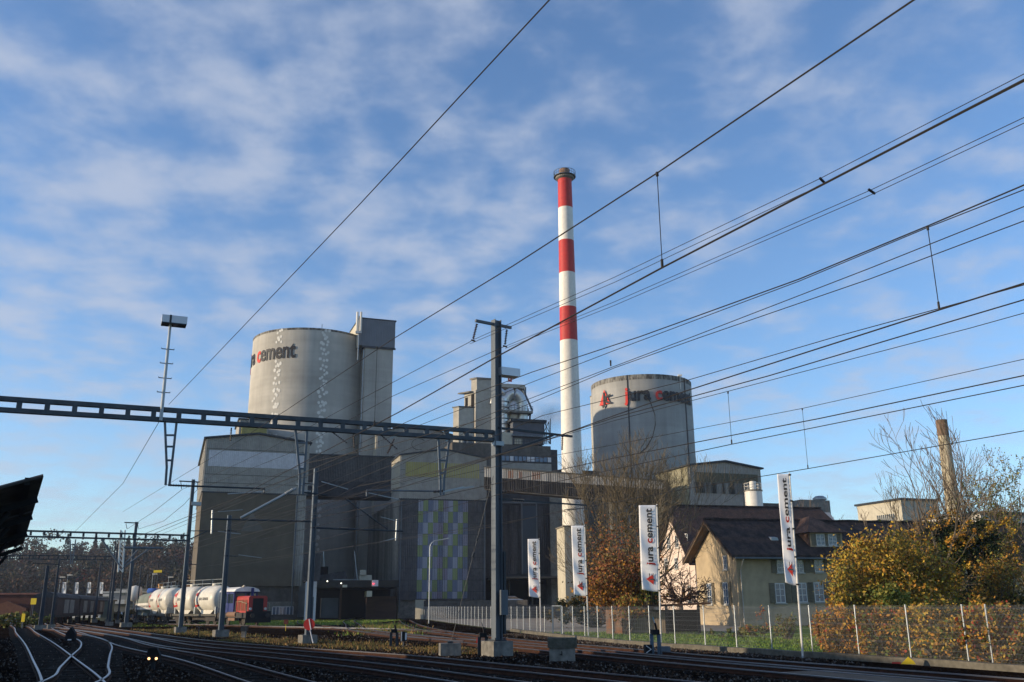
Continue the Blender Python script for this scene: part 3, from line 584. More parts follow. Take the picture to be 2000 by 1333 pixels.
# --- lower dark hall with tall framed panels (under the long bridge)
p = at(949, 1080, 178); Ef = Frame((p.x, p.y), R(80)); t = Ef.thing('loading_hall', 'unlit dark loading hall with tall framed panels below the long conveyor bridge', 'industrial building')
x1 = Ef.hit(1096, 1050)[0]; zt = Ef.hit(1020, 930)[1]; zc = Ef.hit(1030, 1128)[1]
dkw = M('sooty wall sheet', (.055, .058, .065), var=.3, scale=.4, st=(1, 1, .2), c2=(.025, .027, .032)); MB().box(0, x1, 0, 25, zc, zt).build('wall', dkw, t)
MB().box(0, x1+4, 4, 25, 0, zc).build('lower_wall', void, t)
for i, (pa, pb) in enumerate(((978, 1019), (1049, 1082))):
    xa = Ef.hit(pa, 1050)[0]; xb = Ef.hit(pb, 1050)[0]; MB().corr(xa, xb, Ef.hit(1030, 1122)[1], Ef.hit(1030, 988)[1], -.1, .4).build('panel', M('dark streaked panel', (.075, .075, .08), var=.3, scale=.6, st=(1, 1, .08), c2=(.02, .02, .024), thr=(.4, .65)), t)
xa = Ef.hit(1020, 1050)[0]; xb = Ef.hit(1048, 1050)[0]; MB().box(xa, xb, -.15, 0, Ef.hit(1030, 1120)[1], Ef.hit(1030, 989)[1]).build('panel', M('blue black panel', (.03, .05, .075), var=.15, scale=.3, rough=.4), t)
q = MB(); z9 = Ef.hit(1030, 984)[1]
for pa in (976, 1019.5, 1048.5, 1083): x = Ef.hit(pa, 1050)[0]; q.box(x-.12, x+.12, -.22, 0, Ef.hit(1030, 1122)[1], z9)
q.box(Ef.hit(975, 1000)[0], Ef.hit(1084, 1000)[0], -.3, 0, z9, z9+.3); q.build('frame', galv_pt, t)
MB().box(x1-2.2, x1+.3, -.4, 25, 0, zt-1).build('corner_pillar', concrete, t)
xs = Ef.hit(1098, 1050)[0]; MB().box(xs, xs+1.1, -.45, 3, zc, zt-6).build('pilaster', cream, t)
MB().box(Ef.hit(960, 1125)[0], Ef.hit(1125, 1125)[0], -5, 6, zc-.3, zc).build('canopy', conc_dk, t)
q = MB(); 
for pa, pb in ((1082, 1087), (1045, 1048), (1000, 1002)): q.box(Ef.hit(pa, 1150)[0], Ef.hit(pb, 1150)[0], 3.4, 4, 0, zc-.3)
q.build('column', concrete, t)
q = MB(); q.box(Ef.hit(1062, 1150)[0], Ef.hit(1080, 1150)[0], 3.7, 4, .2, zc-1.2); q.build('door', clad_dk, t)
# small pale hut at the chimney foot
p = at(1103, 1070, 162); f = Frame((p.x, p.y), R(80)); t = f.thing('pale_hut', 'tall narrow pale metal cabin at the foot of the chimney', 'cabin')
x1 = f.hit(1121, 1070)[0]; MB().box(0, x1, 0, 6, 0, f.hit(1110, 1029)[1]).build('wall', cream, t)
MB().box(-.2, x1+.2, -.2, 6.2, f.hit(1110, 1029)[1], f.hit(1110, 1029)[1]+.2).build('roof', concrete, t)
for a_, b_ in ((1037, 1060), (1066, 1098)): o = MB().box(.25, x1-.25, -.06, 0, f.hit(1110, b_)[1], f.hit(1110, a_)[1]).build('door', conc_lt, t)
# --- long conveyor bridge K
a0 = at(946, 935, 159); a1 = at(1300, 962, 148); kaz = math.atan2(a1.x-a0.x, a1.y-a0.y); f = Frame((a0.x, a0.y), kaz); t = f.thing('conveyor_gallery', 'long sloping ribbed conveyor bridge, pale above, streaked black below, crossing in front of the chimney', 'conveyor bridge')
def Kz(px, py): return f.hit(px, py)
x1 = Kz(1300, 960)[0]; tl, tr = Kz(948, 913)[1], Kz(1300, 941)[1]; ml, mr = Kz(948, 932)[1], Kz(1300, 957)[1]; bl, br = Kz(948, 957)[1], Kz(1300, 987)[1]
def lin(a, b): return lambda x: a+(b-a)*x/x1
def kstrip(zlo, zhi, y, mat, name, pitch=.4):
    q = MB(); q.corr(0, x1, 0, 0, y, pitch); 
    for i, v in enumerate(q.v): q.v[i] = (v[0], v[1], zlo(v[0]) if i % 2 == 0 else zhi(v[0]))
    return q.build(name, mat, t)
kstrip(lin(ml, mr), lin(tl, tr), 0, M('rain streaked pale sheet', (.29, .29, .285), var=.25, scale=1.3, st=(1, 1, .08), c2=(.14, .14, .14), thr=(.35, .6)), 'upper_cladding'); kstrip(lin(bl+.2, br+.2), lin(ml, mr), -.12, M('black streaked ribbed sheet', (.12, .118, .115), var=.3, scale=1.6, st=(1, 1, .06), c2=(.016, .016, .018), thr=(.52, .8)), 'lower_cladding')
MB().prism([(0, .05, bl), (x1, .05, br), (x1, .05, tr), (0, .05, tl)], (0, 4, 0)).build('duct', clad_dk, t)
MB().prism([(0, -.3, tl), (x1, -.3, tr), (x1, -.3, tr+.2), (0, -.3, tl+.2)], (0, 4.6, 0)).build('roof', steel_dk, t)
q = MB(); 
for xx, yy in ((x1*.70, 0), (x1*.97, 0)): q.box(xx-.3, xx+.3, 1, 3, 0, lin(bl, br)(xx))
q.build('support', concrete, t)
rs = M('rust stained sheet', (.14, .08, .06), var=.3, scale=1, st=(1, 1, .2))
for pa, pb in ((993, 1003), (1014, 1020), (1038, 1055)):
    xa, xb = Kz(pa, 925)[0], Kz(pb, 925)[0]; q = MB(); q.corr(xa, xb, lin(ml, mr)(xa)+.1, lin(tl, tr)(xa)-.3, -.06, .4); q.build('rusty_sheet', rs, t)
# --- chimney
CY = 168; ch = at(1122, 980, CY); czt = at(1099.5, 346, CY).z; cxt = at(1099.5, 346, CY).x
t = thing('chimney', 'tall slender chimney striped red and white with a rusty top', 'chimney', ((at(1120.5, 900, CY).x+cxt)/2, CY, 0))
rT, rB = 1.37, 2.14
zs = [at(1100+(y-346)*.037, y, CY).z for y in (346, 408, 472, 535, 602, 667)]+[0]
for i in range(6):
    a, b = zs[i], zs[i+1]; MB().lathe([(rB+(rT-rB)*b/czt, b), (rB+(rT-rB)*a/czt, a)], 48).build('band', redpaint if i % 2 == 0 and i < 5 else whitepaint, t, smooth=True)
cap = M('sooty rusted cap', (.22, .13, .08), var=.35, scale=1)
MB().lathe([(rT-.35, czt), (rT-.3, czt+1.5), (rT-.5, czt+1.5), (rT-.5, czt)], 32).build('cap', cap, t)
MB().lathe([(rT, czt-.75), (rT+.42, czt-.5), (rT+.47, czt-.15), (rT-.2, czt)], 32).build('collar', concrete, t)
q = MB(); q.lathe([(rT+.75, czt+.95), (rT+.82, czt+.95), (rT+.82, czt+1.02), (rT+.75, czt+1.02)], 32); q.lathe([(rT+.75, czt+.4), (rT+.8, czt+.4), (rT+.8, czt+.45), (rT+.75, czt+.45)], 32); q.lathe([(rT-.1, czt-.1), (rT+.85, czt-.1), (rT+.85, czt)], 32)
for k in range(20): a = 6.283*k/20; q.tube([((rT+.78)*math.cos(a), (rT+.78)*math.sin(a), czt-.1), ((rT+.78)*math.cos(a), (rT+.78)*math.sin(a), czt+1)], .04, 4)
q.build('platform_railing', galv_pt, t)
# --- right silo
S2 = at(1256, 850, 246); R2 = 13.55; z2t = at(1256, 731, 246-R2).z
silo2_m = Msilo('silo concrete weathered', (.38, .375, .35), (.30, .30, .285), (.40, .395, .37))
t2 = thing('cement_silo', 'round concrete silo on the right with raised red and dark lettering and black stained rim', 'silo', (S2.x, S2.y, 0))
MB().lathe([(R2, 0), (R2, z2t-1.3)], 128).build('shell', silo2_m, t2, smooth=True)
MB().lathe([(R2+.02, z2t-1.3), (R2+.06, z2t), (R2-.5, z2t), (R2-.5, z2t-.3), (0, z2t+.3)], 128).build('rim', rim_m, t2)
aj, zj = silo_angle(1220, 783, S2, R2+.6); ae, ze2 = silo_angle(1337, 778, S2, R2+.6)
# letters from j to the e of "ceme": fraction of the word
fx_ = .80*JW; sx2 = (ae-aj)*(R2+.7)/fx_
JC2 = text_verts('jura cement', (0, 5), 1.0, .02, .026)
letters('s', lambda v: ((R2+.3+v[2]*5)*math.cos(aj+v[0]*sx2/(R2+.7)), (R2+.3+v[2]*5)*math.sin(aj+v[0]*sx2/(R2+.7)), zj+v[1]*5.1), t2, letter_gy, data=JC2)
ab, zbm = silo_angle(1170, 791, S2, R2+.6); ac, _ = silo_angle(1190, 791, S2, R2+.6)
emblem(lambda p: ((R2+.35+p[2]*5)*math.cos(ab+p[0]*(ac-ab)*1.15), (R2+.35+p[2]*5)*math.sin(ab+p[0]*(ac-ab)*1.15), zbm-.3+p[1]*4.0), t2, letter_gy, dep=.03)
a_, _ = silo_angle(1227, 780, S2, R2); q = MB(); 
for da in (0,): q.bar(((R2+.05)*math.cos(a_), (R2+.05)*math.sin(a_), 0), ((R2+.05)*math.cos(a_), (R2+.05)*math.sin(a_), z2t), .32, .2)
q.build('vertical_joint', clad_dk, t2)
a_, _ = silo_angle(1338, 780, S2, R2); q = MB(); q.bar(((R2+.05)*math.cos(a_), (R2+.05)*math.sin(a_), 0), ((R2+.05)*math.cos(a_), (R2+.05)*math.sin(a_), z2t), .35, .2); q.build('vertical_joint', clad_dk, t2)
a_, _ = silo_angle(1327, 740, S2, R2); q = MB(); q.box(-.5, .5, -.4, .4, 0, .4); q.tube([(0, 0, 0), (0, 0, -3.5)], .1, 5); q.build('roof_lamp', whitepaint, t2, loc=((R2+.2)*math.cos(a_), (R2+.2)*math.sin(a_), z2t+.1))
# small cylinder at left of the right silo
S3 = at(1172, 850, 262); t = thing('stair_turret', 'narrow pale stair turret glowing in the sun at the left edge of the right silo', 'tower', (S3.x, S3.y, 0)); zt = at(1160, 774, 260).z
MB().lathe([(2.5, 0), (2.5, zt)], 40).build('shell', conc_lt, t, smooth=True); MB().lathe([(2.5, zt), (2.6, zt+.3), (0, zt+.4)], 40).build('cap', concrete, t)
# low flat block between chimney and right silo
p = at(1140, 925, 236); f = Frame((p.x, p.y), R(78)); t = f.thing('low_block', 'low brown flat roofed block between the chimney and the right silo', 'industrial building')
blk(t, f, 1090, 1170, 922, 960, 0, 8, conc_dk, 'wall', zb=0); blk(t, f, 1089, 1171, 919, 922, -.3, 9, steel_dk, 'roof')
# --- hall H
p = at(1347, 960, 150); Hf = Frame((p.x, p.y), AZ); tH = Hf.thing('storage_hall', 'gabled grey ribbed storage hall with streaky front, rising behind the house roofs', 'industrial hall')
WH = Hf.hit(1488, 960)[0]; ze = Hf.hit(1415, 914)[1]; zp = Hf.hit(1415, 903)[1]; DH = min(60, Hf.side(1284, 960)[0]); top = gt(WH, ze, zp)
q = MB(); q.corr(0, WH, 0, ze, 0, top=top); q.prism([(0, .1, 0), (WH, .1, 0), (WH, .1, ze), (WH/2, .1, zp), (0, .1, ze)], (0, DH, 0)); q.build('front_cladding', clad, tH)
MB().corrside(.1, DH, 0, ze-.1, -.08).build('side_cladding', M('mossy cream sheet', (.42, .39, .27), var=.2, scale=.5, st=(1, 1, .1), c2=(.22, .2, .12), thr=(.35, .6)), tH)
q = MB(); q.corr(Hf.hit(1356, 935)[0], Hf.hit(1479, 935)[0], Hf.hit(1415, 944)[1], Hf.hit(1415, 925)[1], -.1); q.build('dark_band', M('murky translucent sheet', (.13, .125, .09), var=.2, scale=.5), tH)
q = MB(); q.corr(Hf.hit(1356, 955)[0], Hf.hit(1479, 955)[0], Hf.hit(1415, 965)[1], Hf.hit(1415, 944.5)[1], -.1); q.build('streaked_band', clad_strk, tH)
q = MB(); q.prism([(-.4, -.5, ze), (-.4, -.5, ze+.25), (WH/2, -.5, zp+.3), (WH+.4, -.5, ze+.25), (WH+.4, -.5, ze), (WH/2, -.5, zp+.02)], (0, DH+1, 0)); q.build('roof', steel_dk, tH)
v = Hf.P3(1388, 912, 3); MB().lathe([(0, .9), (.7, .7), (.75, .45), (.35, .4), (.35, -1)], 16, c=v).build('roof_vent', steel_dk, tH)
# small white silo
c = at(1472, 972, 143); t = thing('small_silo', 'small white cylindrical tank with railing, in front of the right corner of the storage hall', 'tank', (c.x, c.y, 0)); zt = at(1472, 958, 143).z; r = 1.32
MB().lathe([(r, zt-6), (r, zt), (0, zt+.1)], 32).build('tank', whitepaint, t, smooth='auto'); MB().lathe([(.5, zt), (.5, zt+1.35), (0, zt+1.4)], 20).build('filter', whitepaint, t, smooth='auto')
q = MB()
for k in range(10): a = 6.283*k/10; q.tube([(r*math.cos(a), r*math.sin(a), zt), (r*math.cos(a), r*math.sin(a), zt+1.0)], .03, 4)
for h in (.5, 1.0): q.lathe([(r-.02, zt+h), (r+.03, zt+h), (r+.03, zt+h+.05), (r-.02, zt+h+.05)], 24)
q.build('railing', whitepaint, t); MB().lathe([(r+.02, zt-.2), (r+.1, zt-.2), (r+.1, zt), (r, zt)], 32).build('ring', concrete, t)
q = MB(); q.bar((-r-.25, -.3, zt-5), (-r-.25, -.3, zt+.5), .05, .05); q.bar((-r-.25, .2, zt-5), (-r-.25, .2, zt+.5), .05, .05)
for k in range(14): q.bar((-r-.25, -.3, zt-5+k*.4), (-r-.25, .2, zt-5+k*.4), .04, .04)
q.build('ladder', steel_dk, t)
# background right blocks
p = at(1560, 985, 210); f = Frame((p.x, p.y), AZ); t = f.thing('background_block', 'plain grey concrete block with small roof tank beyond the house roofs', 'industrial building')
blk(t, f, 1566, 1622, 977, 1010, 0, 14, concrete, 'wall', zb=0); blk(t, f, 1490, 1566, 984, 1010, 4, 10, conc_dk, 'low_wall', zb=0); c = f.P3(1601, 977, 5); MB().lathe([(1.6, 0), (1.6, .4), (.9, .9), (0, 1.0)], 20, c=c).build('roof_tank', galv, t)
p = at(1762, 1000, 190); f = Frame((p.x, p.y), AZ); t = f.thing('background_works', 'cream flat roofed works building with window strip left of the old brick stack', 'industrial building')
x1 = f.hit(1835, 1000)[0]; zt = f.hit(1790, 978)[1]; ds = min(45, f.side(1675, 1000)[0]); MB().box(0, x1, 0, ds, 0, zt).build('wall', cream, t); MB().box(-.4, x1+.4, -.4, ds+.4, zt, zt+.4).build('roof', steel_dk, t)
z5 = f.side(1730, 1011)[1]; z6 = f.side(1730, 996)[1]; q = MB(); q.box(-.12, 0, 2, ds*.55, z5-1, z6-1); o = q.build('window_strip', glass, t)
q = MB()
for i in range(10): y = 2+(ds*.55-2)*i/9; q.box(-.2, -.12, y-.1, y+.1, z5-1, z6-1)
q.build('mullions', conc_lt, o)
p = at(1925, 1100, 120); f = Frame((p.x, p.y), AZ); t = f.thing('background_works', 'white works building seen through the trees at the right edge', 'industrial building')
blk(t, f, 1925, 2080, 1005, 1150, 0, 20, M('off white render', (.55, .52, .46), var=.1, scale=.2), 'wall', zb=0); blk(t, f, 1920, 2085, 1001, 1006, -.5, 21, steel_dk, 'roof')
for i in range(3): blk(t, f, 1945+i*35, 1962+i*35, 1040, 1062, -.08, .2, glass, 'window')
# old stack
c = at(1862, 950, 125); zt = at(1840, 821, 125).z; t = thing('old_chimney', 'old tapering stone coloured chimney stack behind the bare tree on the right', 'chimney', (c.x-.4, c.y, 0)); xt = at(1840, 821, 125).x
mo = M('weathered stack brick', (.46, .40, .28), var=.2, scale=.8, st=(1, 1, .3), c2=(.34, .29, .19), bump=.3); rr0 = .95; rr1 = .72
MB().lathe([(1.25, 0), (rr1, zt-2.2)], 28).build('shaft', mo, t, smooth=True); MB().lathe([(rr1+.02, zt-2.2), (rr1+.02, zt), (rr1-.15, zt)], 28).build('crown', M('sooty brick crown', (.17, .11, .075), var=.3, scale=1), t)
# --- loading shed and machinery between A and B (dark)
p = at(596, 1170, 150); f = Frame((p.x, p.y), R(78)); t = f.thing('loading_shed', 'dark open loading shed with flat canopy between the two grey plant buildings', 'shed')
z_ = lambda y: f.hit(680, y)[1]; X = lambda x: f.hit(x, 1160)[0]
MB().box(X(596), X(618), 0, 3, 0, z_(1136)).build('pale_cabin', clad_lt, t)
MB().box(X(606), X(613), -.06, 0, .3, z_(1166)).build('door', clad_dk, t)
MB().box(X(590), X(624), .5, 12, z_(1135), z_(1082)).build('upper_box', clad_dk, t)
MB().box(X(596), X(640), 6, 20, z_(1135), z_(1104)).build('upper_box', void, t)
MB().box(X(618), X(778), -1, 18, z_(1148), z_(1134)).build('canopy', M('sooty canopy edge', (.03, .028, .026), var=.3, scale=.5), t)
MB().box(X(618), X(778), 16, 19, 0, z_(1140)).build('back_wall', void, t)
MB().box(X(628), X(662), 1, 6, .4, z_(1168)).build('container', M('dull grey bin', (.06, .065, .07), var=.2, scale=.6), t)
MB().box(X(664), X(668), 0, .6, 0, z_(1140)).build('column', M('brown column', (.06, .035, .025), var=.2), t)
MB().box(X(718), X(778), 3, 4, 0, z_(1165)).build('brown_wall', M('dark brown plank wall', (.06, .035, .025), var=.25, scale=.8, st=(.3, 1, 2)), t)
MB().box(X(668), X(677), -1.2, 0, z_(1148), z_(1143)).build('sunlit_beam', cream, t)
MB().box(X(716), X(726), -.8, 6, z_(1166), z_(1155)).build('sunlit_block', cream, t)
MB().box(X(704), X(728), 4, 9, z_(1134), z_(1122)).build('pale_hopper', cream, t); MB().box(X(704), X(716), 3.6, 4, z_(1122), z_(1112)).build('pale_hopper', cream, t)
q = MB(); q.bar((X(625), 3, z_(1130)), (X(676), 3, z_(1122)), 1, 1.2); q.build('conveyor', clad_dk, t)
q = MB(); q.bar((X(690), 2, z_(1076)), (X(698), 2, z_(1132)), .12, .12); q.bar((X(698), 2, z_(1132)), (X(650), 2, z_(1132)), .08, .08); q.bar((X(628), 2, z_(1076)), (X(631), 2, z_(1106)), .15, .15); q.build('jib', galv, t)
q = MB(); q.box(X(725), X(737), -1.4, -1.1, z_(1146), z_(1134)); o = q.build('sign_board', clad_lt, t); MB().lathe([(0, -.05), (.16, -.05), (.16, 0)], 12, c=(X(727.5), -1.45, z_(1141))).build('red_lamp', M('red signal glow', (1, .05, .08), emit=3, var=0), o)
for px_, py_ in ((638, 1136), (665, 1140)): MB().lathe([(0, -.12), (.12, 0), (0, .12)], 8, c=(X(px_), -1.3, z_(py_))).build('lamp', M('white lamp glow', (.95, .9, .75), emit=3, var=0), t)
# concrete gatepost wall and low dark wall behind the far fence
a0 = at(1030, 1178, 140); p = at(812, 1190, 160)
f = Frame((p.x, p.y), R(100)); t = f.thing('boundary_wall', 'sunlit concrete pier with dark retaining wall running right behind the far fence', 'wall')
x0_, x1_ = 0, f.hit(1030, 1190)[0]; MB().box(0, 1.4, -.3, 1, 0, f.hit(818, 1172)[1]).build('pier', cream, t); MB().box(1.4, x1_, 0, .8, 0, f.hit(920, 1173)[1]).build('wall', conc_dk, t)
# ---------------------------------------------------------------- houses
yel = M('ochre house render', (.44, .35, .225), var=.14, scale=.35, c2=(.33, .265, .175), bump=.3, bscale=15)
pink = M('pale pink house render', (.64, .52, .43), var=.08, scale=.3)
def tile_mat(name, a, b_):
    m = M(name, a, var=.45, scale=1.3, st=(1, .6, .6), c2=b_, thr=(.38, .62)); t = m.node_tree; n = t.nodes.new; l = t.links.new; b = [x for x in t.nodes if x.type == 'BSDF_PRINCIPLED'][0]
    tc = n('ShaderNodeTexCoord'); mp = n('ShaderNodeMapping'); mp.inputs['Scale'].default_value = (2.6, 2.6, 2.6); l(tc.outputs['Object'], mp.inputs[0]); br = n('ShaderNodeTexBrick'); br.inputs['Scale'].default_value = 1; br.inputs['Color1'].default_value = (1, 1, 1, 1); br.inputs['Color2'].default_value = (.6, .6, .6, 1); br.inputs['Mortar'].default_value = (0, 0, 0, 1); br.inputs['Mortar Size'].default_value = .06
    l(mp.outputs[0], br.inputs[0]); bp = n('ShaderNodeBump'); bp.inputs['Strength'].default_value = .8; bp.inputs['Distance'].default_value = .05; l(br.outputs[0], bp.inputs['Height']); l(bp.outputs[0], b.inputs['Normal']); return m
tiles = tile_mat('old dark clay tiles', (.062, .042, .036), (.020, .016, .015)); tiles_r = tile_mat('reddish clay tiles', (.13, .075, .055), (.06, .038, .03))
wood_b = M('brown soffit boards', (.14, .095, .06), var=.25, scale=2, st=(3, .3, 1)); frame_w = M('white window frame', (.6, .6, .58), var=.05, scale=2); shut = M('weathered shutter', (.16, .14, .10), var=.25, scale=3, st=(1, 1, 3))
def window(par, mbargs, horiz='x', w=1.1, h=1.6, shutters=True, glassm=None, name='window'):
    # placed on plane: origin (x,y,z) = centre bottom; horiz 'x' (faces -y) or 'y' (faces -x)
    ox, oy, oz = mbargs
    def T(mb):
        if horiz == 'x': mb.v = [(ox+a, oy+b, oz+c) for a, b, c in mb.v]
        else: mb.v = [(ox+b, oy+a, oz+c) for a, b, c in mb.v]
        return mb
    o = T(MB().box(-w/2, w/2, -.03, .02, 0, h)).build(name, glassm or glass_bl, par)
    q = MB(); 
    for a, b in ((-w/2, -w/2+.08), (w/2-.08, w/2), (-.04, .04)): q.box(a, b, -.07, -.03, 0, h)
    q.box(-w/2, w/2, -.072, -.032, 0, .08); q.box(-w/2, w/2, -.072, -.032, h-.08, h); q.box(-w/2, w/2, -.068, -.034, h*.36, h*.36+.05); q.box(-w/2, w/2, -.068, -.034, h*.68, h*.68+.05)
    T(q).build('frame', frame_w, o); T(MB().box(-w/2-.12, w/2+.12, -.14, 0, -.14, -.01)).build('sill', conc_lt, o)
    if shutters:
        for s in (-1, 1):
            q = MB(); a = s*(w/2+.34); q.box(a-.27, a+.27, -.08, -.02, -.02, h+.02)
            for k in range(int(h/.16)): q.box(a-.22, a+.22, -.11, -.08, .06+k*.16, .13+k*.16)
            T(q).build('shutter', shut, par)
    return o
p = g0 = at(1446, 1210, 92); H1 = Frame((p.x, p.y), R(76)); t = H1.thing('house', 'old ochre house with big dark tiled roof, dormer and sunlit gable, nearest the lawn', 'house')
W1 = 46; D1 = min(14, H1.side(1362, 1150)[0]); zE = H1.hit(1447, 1092)[1]; yr = D1/2; zR = H1.side(1381, 1018, -1.2)[1]
print('H1', W1, D1, zE, zR)
OH = 1.3; GO = 1.0
zEv = H1.hit(1520, 1090, -1.15)[1]; sl = (zR-zEv)/(yr+1.15); zE = zR-sl*yr-.3
MB().prism([(0, 0, 0), (0, D1, 0), (0, D1, zE+.3), (0, yr, zR-.35), (0, 0, zE+.3)], (W1, 0, 0)).build('wall', yel, t)
q = MB(); th = .28; yo = 1.15
prof = [(-yo, zR-sl*(yr+yo)), (yr, zR), (D1+yo, zR-sl*(yr+yo))]
q.prism([(-GO, prof[0][0], prof[0][1]), (-GO, prof[1][0], prof[1][1]), (-GO, prof[1][0], prof[1][1]+th), (-GO, prof[0][0], prof[0][1]+th)], (W1+GO+1, 0, 0)); q.prism([(-GO, prof[1][0], prof[1][1]), (-GO, prof[2][0], prof[2][1]), (-GO, prof[2][0], prof[2][1]+th), (-GO, prof[1][0], prof[1][1]+th)], (W1+GO+1, 0, 0))
rf = q.build('roof', tiles, t)
q = MB()
for k in range(int((W1+GO)/.45)): q.box(-GO+k*.45, -GO+k*.45+.40, yr-.16, yr+.16, zR+th-.02, zR+th+.16+.03*math.sin(k*7))
q.build('ridge_tiles', tiles, rf)
q = MB()
for a, b in ((0, 1), (1, 2)):
    ya, za_ = prof[a]; yb_, zb_ = prof[b]
    for xo in (-GO+.02, ): q.prism([(xo, ya, za_-.02), (xo, yb_, zb_-.02), (xo, yb_, zb_-.22), (xo, ya, za_-.22)], (.12, 0, 0))
    q.prism([(-GO+.2, ya, za_-.01), (-GO+.2, yb_, zb_-.01), (-GO+.2, yb_, zb_-.05), (-GO+.2, ya, za_-.05)], (GO-.2, 0, 0))
q.build('soffit', wood_b, rf)
q = MB(); q.bar((-GO+.3, -yo-.08, prof[0][1]-.02), (W1+1, -yo-.08, prof[0][1]-.02), .16, .14); q.build('gutter', galv_pt, rf)
q = MB(); q.tube([(.15, -yo-.08, prof[0][1]-.1), (.3, -.5, prof[0][1]-.8), (.35, -.12, zE-1.6), (.35, -.12, .1)], .07, 8); q.build('downpipe', conc_lt, t)
for px, py, w_, h_ in ((1388, 1181, 1.05, 2.1), (1420, 1181, 1.05, 2.1)): y_, z_ = H1.side(px, py); window(t, (0, y_, z_), 'y', w_, h_)
y_, z_ = H1.side(1418, 1113); window(t, (0, y_, z_), 'y', .8, 1.35, False)
for px, pyb, h_ in ((1525, 1178, 1.85), (1568, 1177, 1.85), (1601, 1176, 1.85), (1637, 1176, 1.85), (1700, 1176, 1.85)): x_, z_ = H1.hit(px, pyb); window(t, (x_, 0, z_), 'x', 1.05, h_)
for px, pyb in ((1527, 1119), (1561, 1119), (1600, 1118), (1690, 1118)): x_, z_ = H1.hit(px, pyb); window(t, (x_, 0, z_), 'x', 1.0, 1.25, True)
# dormer
yD = .15; xa = H1.hit(1583, 1060, yD)[0]; xb = H1.hit(1646, 1060, yD)[0]; zb = H1.hit(1614, 1078, yD)[1]; zt = H1.hit(1614, 1038, yD)[1]; zp = H1.hit(1600, 1010, 2.5)[1]
dm = MB(); dm.prism([(xa, yD, zb-.6), (xb, yD, zb-.6), (xb, yD, zt), (xa, yD, zt)], (0, 5.5, 0)); d_ = dm.build('dormer', yel, rf)
q = MB(); cxm = (xa+xb)/2; e = .6; q.add([(xa-e, yD-e, zt-.15), (xb+e, yD-e, zt-.15), (xb+e, yD+6, zt-.15), (xa-e, yD+6, zt-.15), (cxm-.5, yD+1.9, zp), (cxm+.3, yD+6.2, zp)], [(0, 1, 4), (1, 2, 5, 4), (0, 4, 5, 3), (3, 2, 1, 0)]); q.build('dormer_roof', tiles_r, rf)
q = MB(); q.prism([(xa-.1, yD+.05, zb-.6), (xa-.1, yD+.05, zt-.2), (xa-.1, yD+5, zt-.2), (xa-.1, yD+5, zb-.6)], (.09, 0, 0)); q.build('tile_hanging', tiles_r, rf)
for px in (1604, 1625): x_, z_ = H1.hit(px, 1066, yD); 
for px, wd in ((1603, .95), (1626, .95)):
    x_, z_ = H1.hit(px, 1066, yD); window(d_, (x_, yD-.01, z_), 'x', wd, 1.15, False)
q = MB(); 
for px in (1590, 1614, 1638): x_, z_ = H1.hit(px, 1066, yD); q.box(x_-.25, x_+.25, yD-.07, yD, z_, z_+1.15)
q.build('shutter', shut, d_)
MB().box(xa-.25, xb+.25, yD-.25, yD, zb-.5, zb-.15).build('dormer_sill', conc_lt, d_)
x_, z_ = H1.hit(1509, 1056, 1.6); q = MB(); q.add([(x_-.5, 1.15, z_-.25), (x_+.5, 1.15, z_-.25), (x_+.32, 1.15, z_+.25), (x_-.32, 1.15, z_+.25), (x_+.4, 2.4, z_+.5), (x_-.4, 2.4, z_+.5)], [(0, 1, 2, 3), (3, 2, 4, 5), (0, 3, 5), (1, 4, 2)]); q.build('roof_vent', galv, rf)
# house 2 behind
p = at(1362, 1180, 122); H2 = Frame((p.x, p.y), R(76)); t = H2.thing('house', 'larger pale pink house behind, its long dark roof above the ochre house', 'house')
D2 = min(18, H2.side(1288, 1150)[0]*1.0); zR2 = at(1360, 987, 126).z; W2 = H2.hit(1620, 990, 6)[0]; y2 = D2/2; zr_ = H2.side(1318, 987, -1)[1]; sl2 = 1.15; zE_ = zr_-sl2*y2
print('H2', D2, W2, zr_, zE_)
MB().prism([(0, 0, 0), (0, D2, 0), (0, D2, zE_), (0, y2, zr_-.3), (0, 0, zE_)], (W2, 0, 0)).build('wall', pink, t)
q = MB(); yo = .9
for sgn in (0, 1):
    ya = -yo if sgn == 0 else D2+yo; za_ = zr_-sl2*(y2+yo)
    q.add([(-1.2, ya, za_), (-1.2, y2, zr_), (W2-1.5, y2, zr_), (W2+2.5, ya, za_), (-1.2, ya, za_+.25), (-1.2, y2, zr_+.25), (W2-1.5, y2, zr_+.25), (W2+2.5, ya, za_+.25)], [(0, 1, 2, 3), (4, 7, 6, 5), (0, 4, 5, 1), (3, 2, 6, 7), (0, 3, 7, 4)])
q.add([(W2-1.5, y2, zr_+.25), (W2+2.5, -yo, za_+.25), (W2+2.5, D2+yo, za_+.25)], [(0, 1, 2)])
rf = q.build('roof', tile_mat('rusty dark clay tiles', (.085, .05, .04), (.05, .034, .03)), t)
q = MB()
for k in range(int((W2)/.5)): q.box(-1.2+k*.5, -1.2+k*.5+.45, y2-.17, y2+.17, zr_+.23, zr_+.42)
q.build('ridge_tiles', tiles, rf)
for px, py, h_ in ((1307, 1072, 1.5), (1323, 1070, 1.6), (1341, 1067, 1.6), (1302, 1112, 1.5), (1322, 1112, 1.5), (1349, 1180, 2.3)): y_, z_ = H2.side(px, py); window(t, (0, y_, z_), 'y', 1.1, h_, False, glass)
q = MB(); y_, z_ = H2.side(1345, 1215); q.box(-7, -6.2, y_-4, y_+6, 0, 1.1); q.build('garden_wall', whitepaint, t)
